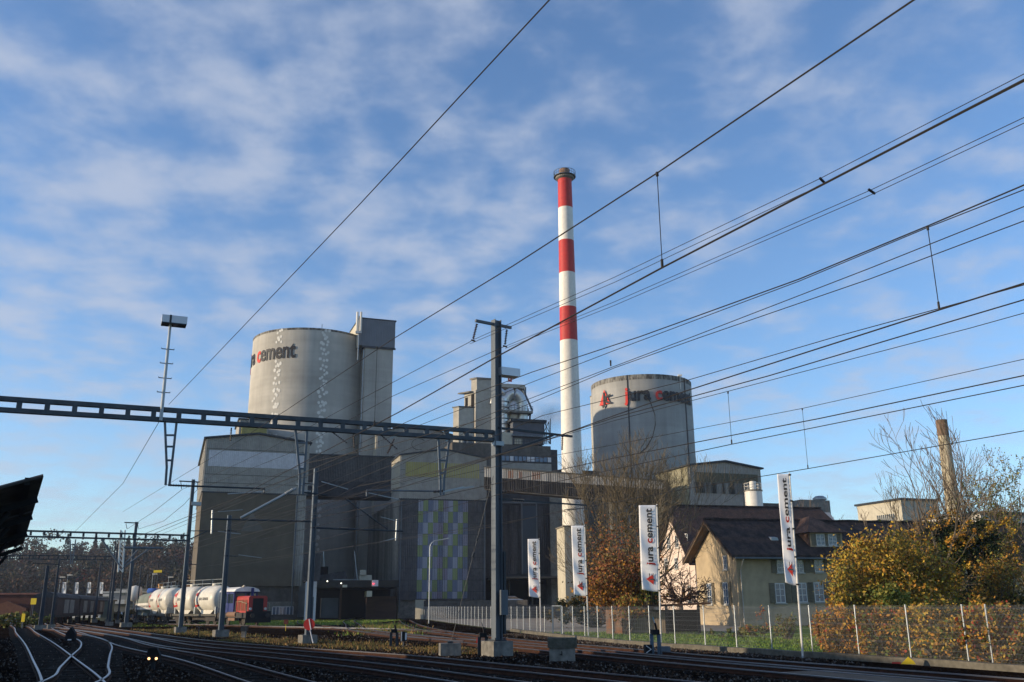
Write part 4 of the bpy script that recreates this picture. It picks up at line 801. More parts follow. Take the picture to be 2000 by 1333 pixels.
# shed with slanted roof, block wall, plank fence behind the mesh fence
p = at(1183, 1215, 71); f = Frame((p.x, p.y), R(95)); t = f.thing('garden_shed', 'low dark lean-to with a long sagging brown roof behind the mesh fence', 'shed')
x1 = f.hit(1385, 1190)[0]; za_ = f.hit(1195, 1190)[1]; zb_ = f.hit(1383, 1180)[1]
q = MB(); q.prism([(.4, -1.4, za_), (x1, -1.4, zb_-.02), (x1, -1.4, zb_+.12), (.4, -1.4, za_+.14)], (0, 5.5, 0)); q.build('roof', M('rusty brown roof sheet', (.085, .05, .035), var=.3, scale=1.5, st=(1, .3, 1)), t)
xw0 = f.hit(1183, 1200)[0]; xw1 = f.hit(1214, 1200)[0]; MB().box(xw0, xw1, 0, .35, 0, za_-.05).build('block_wall', M('rust stained block wall', (.55, .22, .09), var=.25, scale=1.2, c2=(.45, .33, .24), thr=(.4, .6), bump=.4), t)
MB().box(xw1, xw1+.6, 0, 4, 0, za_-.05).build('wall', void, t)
xx0 = f.hit(1255, 1200)[0]; xx1 = f.hit(1300, 1200)[0]; q = MB()
n_ = 26
for k in range(n_): a = xx0-2+(xx1-xx0+2)*k/n_; q.box(a, a+(xx1-xx0+2)/n_*.86, .5, .56, 0, 1.55+.05*math.sin(k*5))
q.build('plank_screen', M('grey weathered planks', (.36, .28, .19), var=.3, scale=2, st=(6, 1, .4)), t)
MB().box(xw1+.6, x1-.5, 3.6, 4, 0, za_-.1).build('back_wall', void, t)
q = MB()
for xx in (f.hit(1362, 1200)[0], f.hit(1300, 1200)[0]): q.box(xx-.1, xx+.1, -1, -.8, 0, zb_-.1)
q.build('post', black, t)

# ---------------------------------------------------------------- mesh fence
wire_m = M('galvanised wire', (.28, .29, .30), rough=.5, metal=.5, var=0)
path = [p for p in fl if p.y > 22]
tf = thing('mesh_fence', 'long grey welded mesh fence with round posts along the tracks', 'fence')
post_me = {}
def post_obj(p):
    if 'm' not in post_me:
        q = MB(); q.tube([(0, 0, 0), (0, 0, 2.0)], .030, 8); o = q.build('post', galv, tf); post_me['m'] = o.data
    else: o = bpy.data.objects.new('post', post_me['m']); col.objects.link(o); o.parent = tf
    o.location = (p.x, p.y, 0.02)
panels = {}
def panel(a, b, n):
    L_ = (b-a).length; key = (round(L_, 1), n)
    if key not in panels:
        q = MB(); L2 = round(L_, 1)-.08
        for k in range(n): x = .04+L2*k/(n-1); q.tube([(x, 0, .08), (x, 0, 2.0)], .0019*(50/n)**.5, 3, cap=False)
        for z in (.1, .3, .5, .7, .74, .9, 1.1, 1.3, 1.34, 1.5, 1.7, 1.88, 1.92): q.tube([(.04, .01, z), (L2+.04, .01, z)], .0032, 3, cap=False)
        o = q.build('mesh_panel', wire_m, tf); panels[key] = o.data
    else: o = bpy.data.objects.new('mesh_panel', panels[key]); col.objects.link(o); o.parent = tf
    d = b-a; o.location = (a.x, a.y, 0); o.rotation_euler = (0, 0, math.atan2(d.y, d.x))
for i, p in enumerate(path):
    post_obj(p)
    if i+1 < len(path): panel(p, path[i+1], 50 if p.y < 60 else 25)
q = path[[i for i, p in enumerate(path) if p.y > 30.6][0]]
post_obj(q+Vector((.42, -.75, 0)))
# gate in fence
gi = [i for i, p in enumerate(path) if p.y > 63][0]; a, b = path[gi], path[gi+1]
tgate = thing('fence_gate', 'framed mesh gate in the fence between the second and third flagpole', 'gate'); d = (b-a).normalized(); n_ = Vector((-d.y, d.x, 0))*.06
q = MB()
for u in (.08, (b-a).length-.08): q.bar(a+d*u+n_+Vector((0, 0, .06)), a+d*u+n_+Vector((0, 0, 2.08)), .09, .09)
for z in (.1, 2.04): q.bar(a+d*.1+n_+Vector((0, 0, z)), b-d*.1+n_+Vector((0, 0, z)), .08, .08)
q.build('gate_frame', galv, tgate)
# low concrete edge in front of the fence
ke = smooth_path(FENCE[:9], 1.0); q = MB(); n = len(ke)
for i, p in enumerate(ke):
    tt = (ke[min(i+1, n-1)]-ke[max(i-1, 0)]).normalized(); s = Vector((-tt.y, tt.x, 0)); h = .22+.01*math.sin(i*1.3)
    for off, z in ((.42, 0), (.42, h), (.12, h+.01), (.12, 0)): r_ = p+s*off; q.v.append((r_.x, r_.y, z))
for i in range(n-1):
    for k in range(3): q.f.append((i*4+k, i*4+k+1, (i+1)*4+k+1, (i+1)*4+k)); q.m.append(0)
tag(q.build('low_wall', M('mossy kerb concrete', (.15, .135, .105), var=.3, scale=1.2, c2=(.08, .075, .06), bump=.4)), 'low concrete kerb wall at the foot of the mesh fence', 'kerb wall')

# ---------------------------------------------------------------- flags
def flag(px, pyb, pxt, pyt, Y, hgt, lab, pyb_flag, wfl, ztop=None, grp='tall white flags along the mesh fence'):
    b = at(px, pyb, Y); x0 = b.x; t = thing('flagpole', lab, 'flag', (x0, Y, 0), R(-2), grp)
    zt = at(pxt, pyt, Y).z; zb_ = at(px, pyb_flag, Y).z; xt = at(pxt, pyt, Y).x-x0
    MB().tube([(0, 0, 0), (xt*.5, 0, zt*.5), (xt, 0, zt+.05)], [.045, .04, .028], 10).build('pole', whitepaint, t)
    MB().lathe([(.06, 0), (.06, .06), (.04, .1)], 10).build('base_sleeve', galv, t)
    q = MB(); nx, nz = 10, 40; fh = zt-zb_
    ph = random.random()*6; aw = random.uniform(.9, 1.9); fw = random.uniform(3.4, 5.4)
    def surf(u, v):                               # u: 0 at pole -> 1 outer, v: 0 top -> 1 bottom
        z = zt-v*fh+ (u*.10*fh*.12*math.sin(v*3)); k = xt*(z/zt)
        sag = .10*wfl*v**2*u
        return (k-u*wfl+sag*.6-.02, .05*wfl*aw*math.sin(fw*v*3.1+u*4+ph)*(.25+u)*(.3+v), z+ (u**2)*.12*(v**6))
    for j in range(nz+1):
        for i in range(nx+1): q.v.append(surf(i/nx, j/nz))
    for j in range(nz):
        for i in range(nx): a = j*(nx+1)+i; q.f.append((a, a+nx+1, a+nx+2, a+1)); q.m.append(0)
    o = q.build('flag', white_flag, t, smooth=True); sm = o.modifiers.new('thick', 'SOLIDIFY'); sm.thickness = .008
    # text runs upward: text x -> up the flag, text y -> away from pole
    vs, fs, ms = JC; k = wfl*.48/.73; L_ = .66*fh; v0 = .70
    def xf(v, d=-.05):
        s_ = v[0]/JW; vv = v0-s_*L_/fh; uu = .29+v[1]*k*.85/wfl
        x, y, z = surf(min(max(uu, 0), 1), vv); return (x, y+d, z)
    tri_ = None; mb = MB(); mb.v = [xf(v) for v in vs]; mb.f = list(fs); mb.m = list(ms); mb.build('lettering', [letter_gf, letter_rd], o)
    def xe(p): u = .30+p[1]*.42; v_ = .895-p[0]*.13+.03; return (*[a+b_ for a, b_ in zip(surf(u, v_), (0, -.040-p[2]*.6, 0))],)
    emblem(xe, o, letter_gf, dep=.012)
    q = MB(); 
    for v_ in (0.01, .25, .5, .75, .99): x, y, z = surf(0, v_); q.box(x-.03, x+.07, -.06, .06, z-.03, z+.03)
    q.build('clip', black, t)
flag(1568, 1283, 1542, 926, 38.5, 0, 'nearest and tallest white flag, in front of the ochre house', 1144, .50)
flag(1291, 1255, 1283, 987, 51.5, 0, 'second flag from the right, hanging in front of the bare tree', 1156, .98)
flag(1149, 1236, 1142, 1027, 66, 0, 'third flag from the right, in front of the pale hut at the chimney foot', 1165, .93)
flag(1056, 1230, 1053, 1053, 78, 0, 'smallest, leftmost of the four flags beside the mesh fence', 1168, .93)

# ---------------------------------------------------------------- masts and gantry
def insulator(mb, a, b, r=.07, n=7):
    a = Vector(a); b = Vector(b); d = (b-a); L_ = d.length; u = d.normalized(); mb.tube([a, b], r*.35, 6)
    for i in range(n):
        c = a+d*((i+.5)/n); mb.tube([c-u*L_/n*.2, c+u*L_/n*.12], [r, r*.5], 8)
def hbeam(mb, z0, z1, s, a=0, tp=1.0):          # H section column
    c, sn = math.cos(a), math.sin(a)
    def bx(x0, x1, y0, y1):
        vs = []
        for z, k in ((z0, 1), (z1, tp)):
            for x, y in ((x0, y0), (x1, y0), (x1, y1), (x0, y1)): X, Y_ = x*k, y*k; vs.append((X*c-Y_*sn, X*sn+Y_*c, z))
        mb.add(vs, [(3,2,1,0),(4,5,6,7),(0,1,5,4),(1,2,6,5),(2,3,7,6),(3,0,4,7)])
    bx(-s/2, s/2, -s/2, -s/2+.03); bx(-s/2, s/2, s/2-.03, s/2); bx(-.015, .015, -s/2+.03, s/2-.03)
def footing(t, s, h, mat=conc_lt): return MB().box(-s/2, s/2, -s/2, s/2, 0, h).build('foundation', concrete, t)
GA = R(66)                                       # direction along the gantry, pointing right/away
# main mast
MM = at(971, 1262, 42.0); MM.z = 0
tM = thing('catenary_mast', 'tall grey steel mast right of centre with crossarm, in front of the dark loading hall', 'mast', (MM.x, MM.y, 0), R(34))
MH = at(964, 626, 42).z; xl = at(964, 626, 42).x-MM.x
q = MB(); hbeam(q, .62, MH, .36, R(90)); q.build('column', galv_pt, tM)
MB().box(-.5, .5, -.5, .5, 0, .62).build('foundation', concrete, tM); MB().box(-.3, .3, -.3, .3, .62, .68).build('base_plate', steel_dk, tM)
q = MB()
for sx in (-1, 1):
    for sy in (-1, 1): q.tube([(sx*.25, sy*.25, .66), (sx*.25, sy*.25, .76)], .03, 6)
q.build('bolt', steel_dk, tM)
GF = Frame((MM.x, MM.y), GA)
zc = GF.hit(963, 634)[1]
q = MB(); q.bar(GF.P3(925, 629), GF.P3(1001, 639), .12, .12); q.build('crossarm', galv_pt, tM)
for (pa, ya), (pb, yb) in (((929, 631), (920, 667)), ((993, 639), (988, 675))):
    q = MB(); insulator(q, GF.P3(pa-1, ya+4), GF.P3(pb, yb-2), .07, 9); q.bar(GF.P3(pb-4, yb), GF.P3(pb+4, yb+2), .06, .06); q.build('insulator', insul, tM)
# lamp box on mast
q = MB(); a = GF.P3(974, 726); b = GF.P3(1014, 729); q.bar(a, b, .55, .38); q.build('floodlight', M('silver lamp housing', (.5, .52, .55), rough=.4, metal=.5, var=.05), tM)
# cantilever arms right of mast
q = MB(); q.bar(GF.P3(972, 836), GF.P3(1134, 848), .10, .10); q.build('bracket_arm', steel_dk, tM); MB().bar(GF.P3(975, 888), GF.P3(1092, 847), .11, .11).build('bracket_strut', steel_dk, tM)
q = MB(); insulator(q, GF.P3(1113, 848), GF.P3(1112, 876), .07, 7); q.build('insulator', insul, tM)
q = MB(); insulator(q, GF.P3(975, 962), GF.P3(1010, 958), .06, 6); q.bar(GF.P3(1010, 958), GF.P3(1025, 957), .05, .05); q.build('insulator', insul, tM)
q = MB(); q.bar(GF.P3(975, 975), GF.P3(1165, 984), .07, .07); q.bar(GF.P3(1165, 984), GF.P3(1166, 994), .05, .05); q.bar(GF.P3(1117, 994), GF.P3(1165, 989), .04, .04); insulator(q, GF.P3(1005, 976.5), GF.P3(1030, 977.5), .08, 6); q.build('bracket_arm', steel_dk, tM)
# control cabinet + cable conduit on mast
q = MB(); q.box(.23, .33, -.22, -.05, .9, 4.4); q.build('cable_trunk', steel_dk, tM); MB().box(-.02, .34, -.36, -.24, 1.7, 2.75).build('cabinet', galv_pt, tM)
# gantry beam
tG = GF.thing('gantry_beam', 'long dark lattice gantry beam reaching from the main mast out past the left edge', 'gantry')
zt0 = GF.hit(960, 842)[1]; xL = GF.hit(-120, 780)[0]; zl = GF.hit(2, 776)[1]; xl0 = GF.hit(2, 776)[0]; zlb = GF.hit(2, 804)[1]; zb0 = GF.hit(955, 862)[1]; print('gantry', zt0, zl, zlb, zb0, xl0)
zT = (zt0+zl)/2; zB = (zlb+zb0)/2
zTf = lambda x: zt0+(zl-zt0)*(x/xl0); zBf = lambda x: zb0+(zlb-zb0)*(x/xl0)
q = MB(); q.bar((-.2, 0, zTf(0)-.06), (xL, 0, zTf(xL)-.06), .26, .17); q.build('top_chord', gan, tG)
q = MB(); q.bar((-.2, 0, zBf(0)+.06), (xL, 0, zBf(xL)+.06), .26, .17); q.build('bottom_chord', gan, tG)
k = 0; x = -.55
while x > xL: o = MB().box(x-.09, x+.09, -.12, .12, zBf(x)+.145, zTf(x)-.145).build('batten', gan, tG); x -= .95
q = MB(); q.bar((-.2, 0, zBf(0)-.1), (.3, 0, zBf(0)-.1), .35, .2); q.build('clamp', galv, tG)
def hanger(par, fr, xa, xb, yt, xbot, ybot, mat=galv_pt, w=.09):
    q = MB(); A_, B_ = fr.P3(xa, yt), fr.P3(xb, yt); C_ = fr.P3(xbot, ybot); up = Vector((0, 0, (A_.z-C_.z)*.28)); c1 = C_+Vector((-.09, 0, 0))+up; c2 = C_+Vector((.09, 0, 0))+up
    q.bar(A_, c1, w, w); q.bar(B_, c2, w, w); q.bar(c1, C_+Vector((-.07, 0, 0)), w, w); q.bar(c2, C_+Vector((.07, 0, 0)), w, w)
    for k in (.3, .55, .85): q.bar(A_.lerp(c1, k), B_.lerp(c2, k), w*.8, w*.8)
    return q.build('hanging_support', mat, par)
for a in ((322, 345, 824, 327, 948), (577, 600, 838, 588, 966), (856, 878, 856, 863, 968)): hanger(tG, GF, *a)
# suspension insulators and stay rods at the beam
q = MB()
for (xa, ya), (xb, yb) in (((646, 842), (678, 866)), ((742, 848), (776, 878)), ((770, 858), (757, 886)), ((690, 846), (692, 876)), ((452, 836), (450, 862))): q.tube([GF.P3(xa, ya), GF.P3(xa+(xb-xa)*.25, ya+(yb-ya)*.25)], .03, 5); insulator(q, GF.P3(xa+(xb-xa)*.2, ya+(yb-ya)*.2), GF.P3(xb, yb), .055, 8)
q.build('insulator', insul, tG)
q = MB(); q.bar(GF.P3(762, 856), GF.P3(778, 850), .07, .07); q.bar(GF.P3(870, 862), GF.P3(886, 858), .06, .06); q.build('clamp', galv, tG)
# curved cable loop
lp = [GF.P3(818+14*math.cos(t_), 868+11*math.sin(t_)) for t_ in [x*.4 for x in range(3, 15)]]; MB().tube(lp, .012, 4).build('cable_loop', cable, tG)
# cantilevers hung from the beam
def cantilever(par, fr, a, b, reg=None, drop=None, ins=None, mat=steel_dk, w=.06):
    q = MB(); A_, B_ = fr.P3(*a), fr.P3(*b); q.tube([A_, B_], w*.6, 6)
    if drop: q.tube([B_, fr.P3(*drop)], w*.5, 6)
    q.build('cantilever_arm', mat, par)
    if reg: q = MB(); q.tube([fr.P3(*reg[0]), fr.P3(*reg[1])], .022, 5); q.build('registration_arm', galv, par)
    if ins: q = MB(); insulator(q, fr.P3(*ins[0]), fr.P3(*ins[1]), .07, 8); q.build('insulator', insul, par)
cantilever(tG, GF, (328, 948), (517, 955), ((445, 965), (510, 961)), (516, 963), ((332, 948), (372, 950)))
cantilever(tG, GF, (862, 960), (716, 958), ((720, 963), (778, 976)), (716, 970), ((868, 959), (846, 961)), galv_pt)
cantilever(tG, GF, (590, 962), (640, 968), ((628, 941), (680, 956)), None, ((592, 945), (612, 946)))
q = MB(); q.tube([GF.P3(578, 954), GF.P3(470, 1012)], .055, 8); insulator(q, GF.P3(572, 957), GF.P3(556, 966), .09, 6); q.build('strut', galv, tG)
q = MB(); q.tube([GF.P3(673, 974), GF.P3(757, 1034)], .03, 6); insulator(q, GF.P3(676, 976), GF.P3(686, 983), .06, 5); q.build('strut', steel_dk, tG)
q = MB(); q.bar(GF.P3(865, 961), GF.P3(905, 952), .1, .07); q.bar(GF.P3(893, 955), GF.P3(925, 951), .05, .05); q.build('clamp', galv, tG)
# lamp mast on gantry
LFt = thing('floodlight_mast', 'thin pole with rungs and a silver box lamp standing on the gantry at left', 'lamp')
fA = GF
a = GF.hit(311, 822); b = GF.hit(338, 634); t_ = LFt; t_.location = (GF.P.x, GF.P.y, 0); t_.rotation_euler = (0, 0, GF.rz)
PA = GF.P3(314, 822, -.2); PB = Vector((PA.x, PA.y, GF.hit(336, 634, -.2)[1])); 
q = MB(); q.tube([PA, PB], [.07, .055], 10); q.build('pole', galv, t_)
q = MB()
for yy in (682, 710, 739, 767): z_ = GF.hit(322, yy, -.2)[1]; q.bar((PA.x-.24, PA.y, z_), (PA.x+.24, PA.y, z_), .03, .03); q.bar((PA.x-.24, PA.y, z_), (PA.x-.24, PA.y, z_+.05), .02, .02); q.bar((PA.x+.24, PA.y, z_), (PA.x+.24, PA.y, z_+.05), .02, .02)
q.build('step_rung', steel_dk, t_)
q = MB(); q.box(PA.x-.35, PA.x+.62, PA.y-.30, PA.y+.30, PB.z, PB.z+.30); o = q.build('lamp_head', M('silver lamp housing', (.5, .52, .55), rough=.4, metal=.5, var=.05), t_); MB().box(PA.x-.06, PA.x+.02, PA.y-.31, PA.y+.31, PB.z-.01, PB.z+.31).build('strap', steel_dk, o); MB().box(PA.x-.34, PA.x+.61, PA.y-.29, PA.y+.29, PB.z-.03, PB.z).build('lens', glass, o)

MASTS = {}
def mast(px, pyb, pyt, Y, s, lab, az=R(60), tp=.8, fnd=.9, mat=galv_pt, fh=.5, n=None):
    b = at(px, pyb, Y); H_ = at(px, pyt, Y).z; t = thing('catenary_mast', lab, 'mast', (b.x, Y, 0), R(90)-az)
    q = MB(); hbeam(q, fh, H_, s, R(90), tp); q.build('column', mat, t)
    if fnd: MB().box(-fnd/2, fnd/2, -fnd/2, fnd/2, 0, fh).build('foundation', concrete, t)
    f = Frame((b.x, Y), az); return t, f, H_
t2_, f, _ = mast(601, 1245, 915, 57.5, .32, 'mast carrying a round red disc, left of the plant entrance')
cantilever(t2_, f, (607, 1019), (410, 1014), None, None, ((580, 1018), (560, 1017)), steel_dk, .09)
cantilever(t2_, f, (607, 1031), (787, 1038), ((743, 1059), (771, 1052)), None, ((662, 1032), (682, 1033)), steel_dk, .09)
q = MB(); q.tube([f.P3(415, 997), f.P3(413, 1043)], .05, 6); q.tube([f.P3(775, 1015), f.P3(773, 1056)], .05, 6); q.build('drop_tube', galv, t2_)
q = MB(); q.bar(f.P3(607, 946), f.P3(580, 946), .08, .08); q.bar(f.P3(607, 960), f.P3(588, 958), .06, .06); q.tube([f.P3(744, 1010), f.P3(775, 1018)], .02, 4); q.tube([f.P3(628, 941), f.P3(680, 956)], .02, 4); q.tube([f.P3(426, 1000), f.P3(474, 996)], .02, 4); q.build('registration_arm', galv, t2_)
td = thing('stop_disc', 'round red disc with a white diagonal on the mast beside the plant entrance', 'railway sign', tuple(f.P3(604, 1221, -.5).xyz) and (0, 0, 0)); dp = at(604, 1220, 56.6)
td.location = (dp.x, dp.y, dp.z); q = MB(); q.lathe([(0, 0), (.33, 0), (.33, .03), (0, .03)], 28); q.v = [(a, -c, b) for a, b, c in q.v]; q.build('disc', redpaint, td); q = MB(); q.bar((-.02, -.045, .3), (.12, -.045, -.3), .06, .015); q.build('stripe', white_flag, td); q = MB(); q.tube([(.05, .02, -.3), (.28, .0, -1.05)], .025, 6); q.build('rod', white_flag, td)
t3_, f, _ = mast(431, 1238, 1007, 72, .36, 'blue grey mast standing in front of the shunting locomotive', fnd=1.0)
cantilever(t3_, f, (437, 1037), (462, 1038), ((440, 1041), (470, 1043)), None, ((444, 1036), (462, 1037)))
cantilever(t3_, f, (437, 1086), (465, 1087), ((466, 1084), (511, 1090)), None, ((440, 1086), (462, 1087)))
t4_, f, _ = mast(352, 1232, 937, 84, .36, 'tall mast with crossarm and lamp box, in front of the white tank wagons', tp=.75)
q = MB(); q.bar(f.P3(350, 940), f.P3(390, 942), .13, .1); q.build('crossarm', steel_dk, t4_)
q = MB(); insulator(q, f.P3(353, 941), f.P3(355, 956), .06, 6); insulator(q, f.P3(386, 942), f.P3(385, 956), .06, 6); q.build('insulator', insul, t4_)
MB().bar(f.P3(373, 984), f.P3(392, 985), .5, .32).build('floodlight', galv, t4_)
cantilever(t4_, f, (370, 1037), (425, 1038), ((424, 1038), (470, 1043)), None, None); q = MB(); q.tube([f.P3(368, 1055), f.P3(404, 1038)], .05, 6); q.tube([f.P3(366, 1102), f.P3(384, 1103)], .04, 5); q.build('strut', steel_dk, t4_)
G2 = f; tg2 = f.thing('gantry_beam', 'second lattice gantry farther back, ending at the mast by the tank wagons', 'gantry')
za_, zb_ = f.hit(360, 1046)[1], f.hit(360, 1054)[1]; xl_ = f.hit(40, 1045)[0]; q = MB(); q.bar((0, 0, za_), (xl_, 0, za_), .25, .14); q.build('top_chord', steel_dk, tg2); q = MB(); q.bar((0, 0, zb_-.1), (xl_, 0, zb_-.1), .25, .14); q.build('bottom_chord', steel_dk, tg2)
x = -.6
while x > xl_: MB().box(x-.08, x+.08, -.1, .1, zb_, za_).build('batten', steel_dk, tg2); x -= 1.0
hanger(tg2, f, 137, 148, 1054, 139, 1102)
hm = at(238, 1045, 84)
q = MB(); A_ = f.P3(240, 1036); B_ = f.P3(235, 1118); q.bar(A_+Vector((-.18, 0, 0)), B_+Vector((-.18, 0, 0)), .12, .12); q.bar(A_+Vector((.18, 0, 0)), B_+Vector((.18, 0, 0)), .12, .12)
for k in range(9): q.bar(A_.lerp(B_, k/9)+Vector((-.18, 0, 0)), A_.lerp(B_, (k+1)/9)+Vector((.18, 0, 0)), .06, .06)
q.build('white_lattice_support', whitepaint, tg2)
q = MB(); q.tube([f.P3(198, 1054), f.P3(233, 1104)], .09, 6); q.tube([f.P3(237, 1112), f.P3(293, 1071)], .07, 6); q.tube([f.P3(240, 1105), f.P3(272, 1072)], .06, 6); q.tube([f.P3(242, 1070), f.P3(318, 1071)], .1, 6); q.build('strut', galv_pt, tg2)
t5_, f, _ = mast(246, 1220, 1020, 112, .42, 'mast with crossarm behind the white hanging lattice support, left of the hopper wagons', tp=.7, fnd=1.2)
q = MB(); q.bar(f.P3(243, 1021), f.P3(271, 1022), .15, .12); q.build('crossarm', steel_dk, t5_); q = MB(); insulator(q, f.P3(246, 1023), f.P3(248, 1033), .07, 5); insulator(q, f.P3(269, 1023), f.P3(270, 1033), .07, 5); q.build('insulator', insul, t5_)
more = [(80, 1212, 1105, 100, .50, 'stout dark mast at the nose of the brown freight wagons', 0), (101, 1214, 1092, 104, .34, 'slimmer mast with lamp arm just right of the stout dark mast', 1), (214, 1214, 1062, 122, .38, 'mast immediately left of the white hanging lattice support', 1), (209, 1214, 1052, 150, .3, 'thin far mast touching the left of the neighbouring mast', 0),
        (185, 1205, 1104, 150, .4, 'far mast between the third and fourth small flags', 2), (138, 1200, 1134, 150, .3, 'short far mast by the second small flag', 2), (230, 1212, 1080, 140, .3, 'far mast to the right of the white lattice support', 0), (266, 1207, 1104, 150, .32, 'far mast between the grey offices and the hopper wagons', 0), (284, 1180, 1122, 210, .5, 'distant mast above the striped hopper wagons', 0), (345, 1185, 1120, 190, .3, 'distant mast just left of the tall crossarm mast', 0)]
for px, pb, ptp, Y, s, lab, arms in more:
    t_, f, H_ = mast(px, pb, ptp, Y, s*.8, lab, tp=.7, fnd=s*2.2, mat=M('blue black mast paint', (.06, .07, .085), rough=.6, var=.2, scale=1))
    if arms:
        for k in range(arms*2): z_ = H_-.6-k*1.5; MB().tube([(0, 0, z_), (2.6 if k % 2 else -2.6, 0, z_+.1)], .05, 5).build('bracket_arm', steel_dk, t_)
p3 = at(240, 1087, 125); f = Frame((p3.x, p3.y), R(65)); t = f.thing('gantry_beam', 'farthest thin gantry crossing low in front of the wooded hill', 'gantry'); za_ = f.hit(120, 1086)[1]; zb_ = f.hit(120, 1093)[1]; xl_ = f.hit(-10, 1088)[0]
q = MB(); q.bar((.5, 0, za_), (xl_, 0, za_), .2, .13); q.build('top_chord', steel_dk, t); q = MB(); q.bar((.5, 0, zb_), (xl_, 0, zb_), .2, .13); q.build('bottom_chord', steel_dk, t); q = MB(); x = 0
while x > xl_: q.box(x-.08, x+.08, -.08, .08, zb_+.07, za_-.07); x -= 1.1
q.build('lattice', steel_dk, t)
# street lamp in front of chequered wall
bp = at(838, 1188, 120); t = thing('street_lamp', 'slim curved street lamp in front of the chequered panels', 'street lamp', (bp.x, bp.y, 0)); zt = at(838, 1056, 120).z; q = MB()
arc = [(0, 0, 0), (0, 0, zt-.9)]+[(.9-.9*math.cos(a), 0, zt-.9+.9*math.sin(a)) for a in (.4, .8, 1.2, 1.57)]+[(2.0, 0, zt+.15)]
q.tube(arc, .07, 8); q.build('pole', galv, t); MB().bar((1.6, 0, zt+.12), (2.5, 0, zt+.28), .28, .12).build('lamp_head', galv, t)
# guy wire with block
gb = at(880, 1279, 43.0); t = thing('anchor_block', 'stained concrete anchor block holding the guy rod left of the main mast', 'concrete block', (gb.x, 42.6, 0), R(10)); MB().box(-.45, .45, -.35, .5, 0, .52).build('block', concrete, t); MB().box(-.12, .12, -.1, .1, .52, .6).build('plate', steel_dk, t)
g1_ = Vector((gb.x+.05, 42.6, .58)); g2_ = Vector((MM.x-.15, MM.y-.1, at(957, 930, 42).z)); q = MB(); q.tube([g1_, g2_], .011, 5); q.tube([g1_.lerp(g2_, .50), g1_.lerp(g2_, .53)], .05, 6); q.tube([g1_.lerp(g2_, .6), g1_.lerp(g2_, .62)], .04, 6); tag(q.build('guy_wire', steel_dk), 'slanting guy wire from the main mast down to the stained anchor block', 'guy wire')
# capped concrete block at bottom centre
gb = at(1099, 1294, 37.8); t = thing('concrete_block', 'pale concrete block with mossy cap standing between the tracks at bottom centre', 'concrete block', (gb.x, 38.0, 0), R(-3)); MB().box(-.50, .50, -.4, .4, 0, .50).build('block', concrete, t); MB().box(-.56, .58, -.45, .45, .50, .86).build('cap', M('mossy concrete', (.11, .105, .085), var=.3, scale=3, c2=(.07, .07, .05)), t)
q = MB(); q.box(-.03, .0, -.42, -.4, .22, .38); q.box(-.10, -.03, -.42, -.4, .24, .27); q.build('marking', black, t)

# ---------------------------------------------------------------- overhead wires
ORD = []
def wire(name, lab, pts, r=.011, droppers=(), grp='overhead wires above the tracks', cat='overhead wire', tail=0):
    P = [atz(*p) if len(p) == 3 else at(p[0], p[1], p[3]) for p in pts]
    # extend a bit beyond both ends
    if pts[0][0] > 2000 or pts[0][1] < 0: P.insert(0, P[0]+Vector(((P[0]-P[1]).x, (P[0]-P[1]).y, 0)).normalized()*55)
    if tail: P.append(P[-1]+Vector(((P[-1]-P[-2]).x, (P[-1]-P[-2]).y, 0)).normalized()*tail)
    t = MB().tube(P, r*.86, 5).build(name, cable); tag(t, lab, cat, grp); return t, P
def W(lab, pts, r=.011): return wire('overhead_wire', lab, pts, r, tail=35 if 600 < pts[-1][0] < pts[0][0] and pts[0][0] > 2000 and pts[-1][2] < 7.6 else 0)[0]
zc_, zm_ = 5.7, 7.2
above = lambda m_, c_, zc: at(m_[0], m_[1], atz(c_[0], c_[1], zc).y).z      # height of the messenger straight over its contact wire
Z1 = above((1284, 338), (1292, 524), 5.75); Z2 = above((1814, 441), (1832, 606), 5.7); Z3 = above((1421, 765), (1430, 868), 5.5); Z4 = above((1568, 798), (1577, 916), 5.5); print('Z', Z1, Z2, Z3, Z4)
def dropper(par, a, za, b, zb):
    A_ = atz(a[0], a[1], za); B_ = atz(b[0], b[1], zb); B_.x, B_.y = B_.x*.5+A_.x*.5, B_.y*.5+A_.y*.5; A_.x, A_.y = B_.x, B_.y
    q = MB(); q.tube([A_, B_], .006, 4); u = (A_-B_).normalized(); q.tube([B_, B_+u*.1], .016, 6); q.tube([A_, A_-u*.05], .018, 6); q.build('dropper', cable, par)
w_ = W('steep wire rising from the silver floodlight to the top edge right of centre', [(1125, -70, 8.6), (1073, 0, 8.6), (700, 402, 8.9), (330, 790, 9.9)]); W('thin wire dropping left of the floodlight from the gantry towards the far hill', [(312, 822, 9.6), (240, 945, 9.3), (145, 1040, 9.0)], .015)
m1 = W('upper wire reaching the top edge furthest right, with the long dropper', [(1860, -52, Z1), (1785, 0, Z1), (1284, 338, Z1), (1000, 521, Z1), (765, 664, max(Z1, 7.6)), (560, 801, 8.3), (440, 878, 8.6), (240, 1000, 8.9)]); 
c1 = W('thick contact wire meeting the right edge a little below the topmost pair', [(2120, 102, 5.75), (2000, 157, 5.75), (1292, 524, 5.75), (965, 700, 5.8), (780, 805, 5.85), (590, 905, 5.9), (440, 985, 6.0), (200, 1085, 6.2)], .013)
dropper(m1, (1284, 338), Z1, (1293, 522), 5.75); dropper(m1, (736, 684), 7.6, (732, 826), 5.85)
FZ = 12.9
W('topmost wire at the right edge, upper of the spaced feeder pair', [(2100, 92, 12.9), (2000, 145, 12.9), (1600, 350, 12.85), (1200, 542, 12.8), (920, 666, 12.7)], .012)
W('second feeder wire just under the topmost one', [(2100, 108, 12.8), (2000, 160, 12.8), (1612, 358, 12.75), (1200, 552, 12.7), (918, 672, 12.6)], .012)
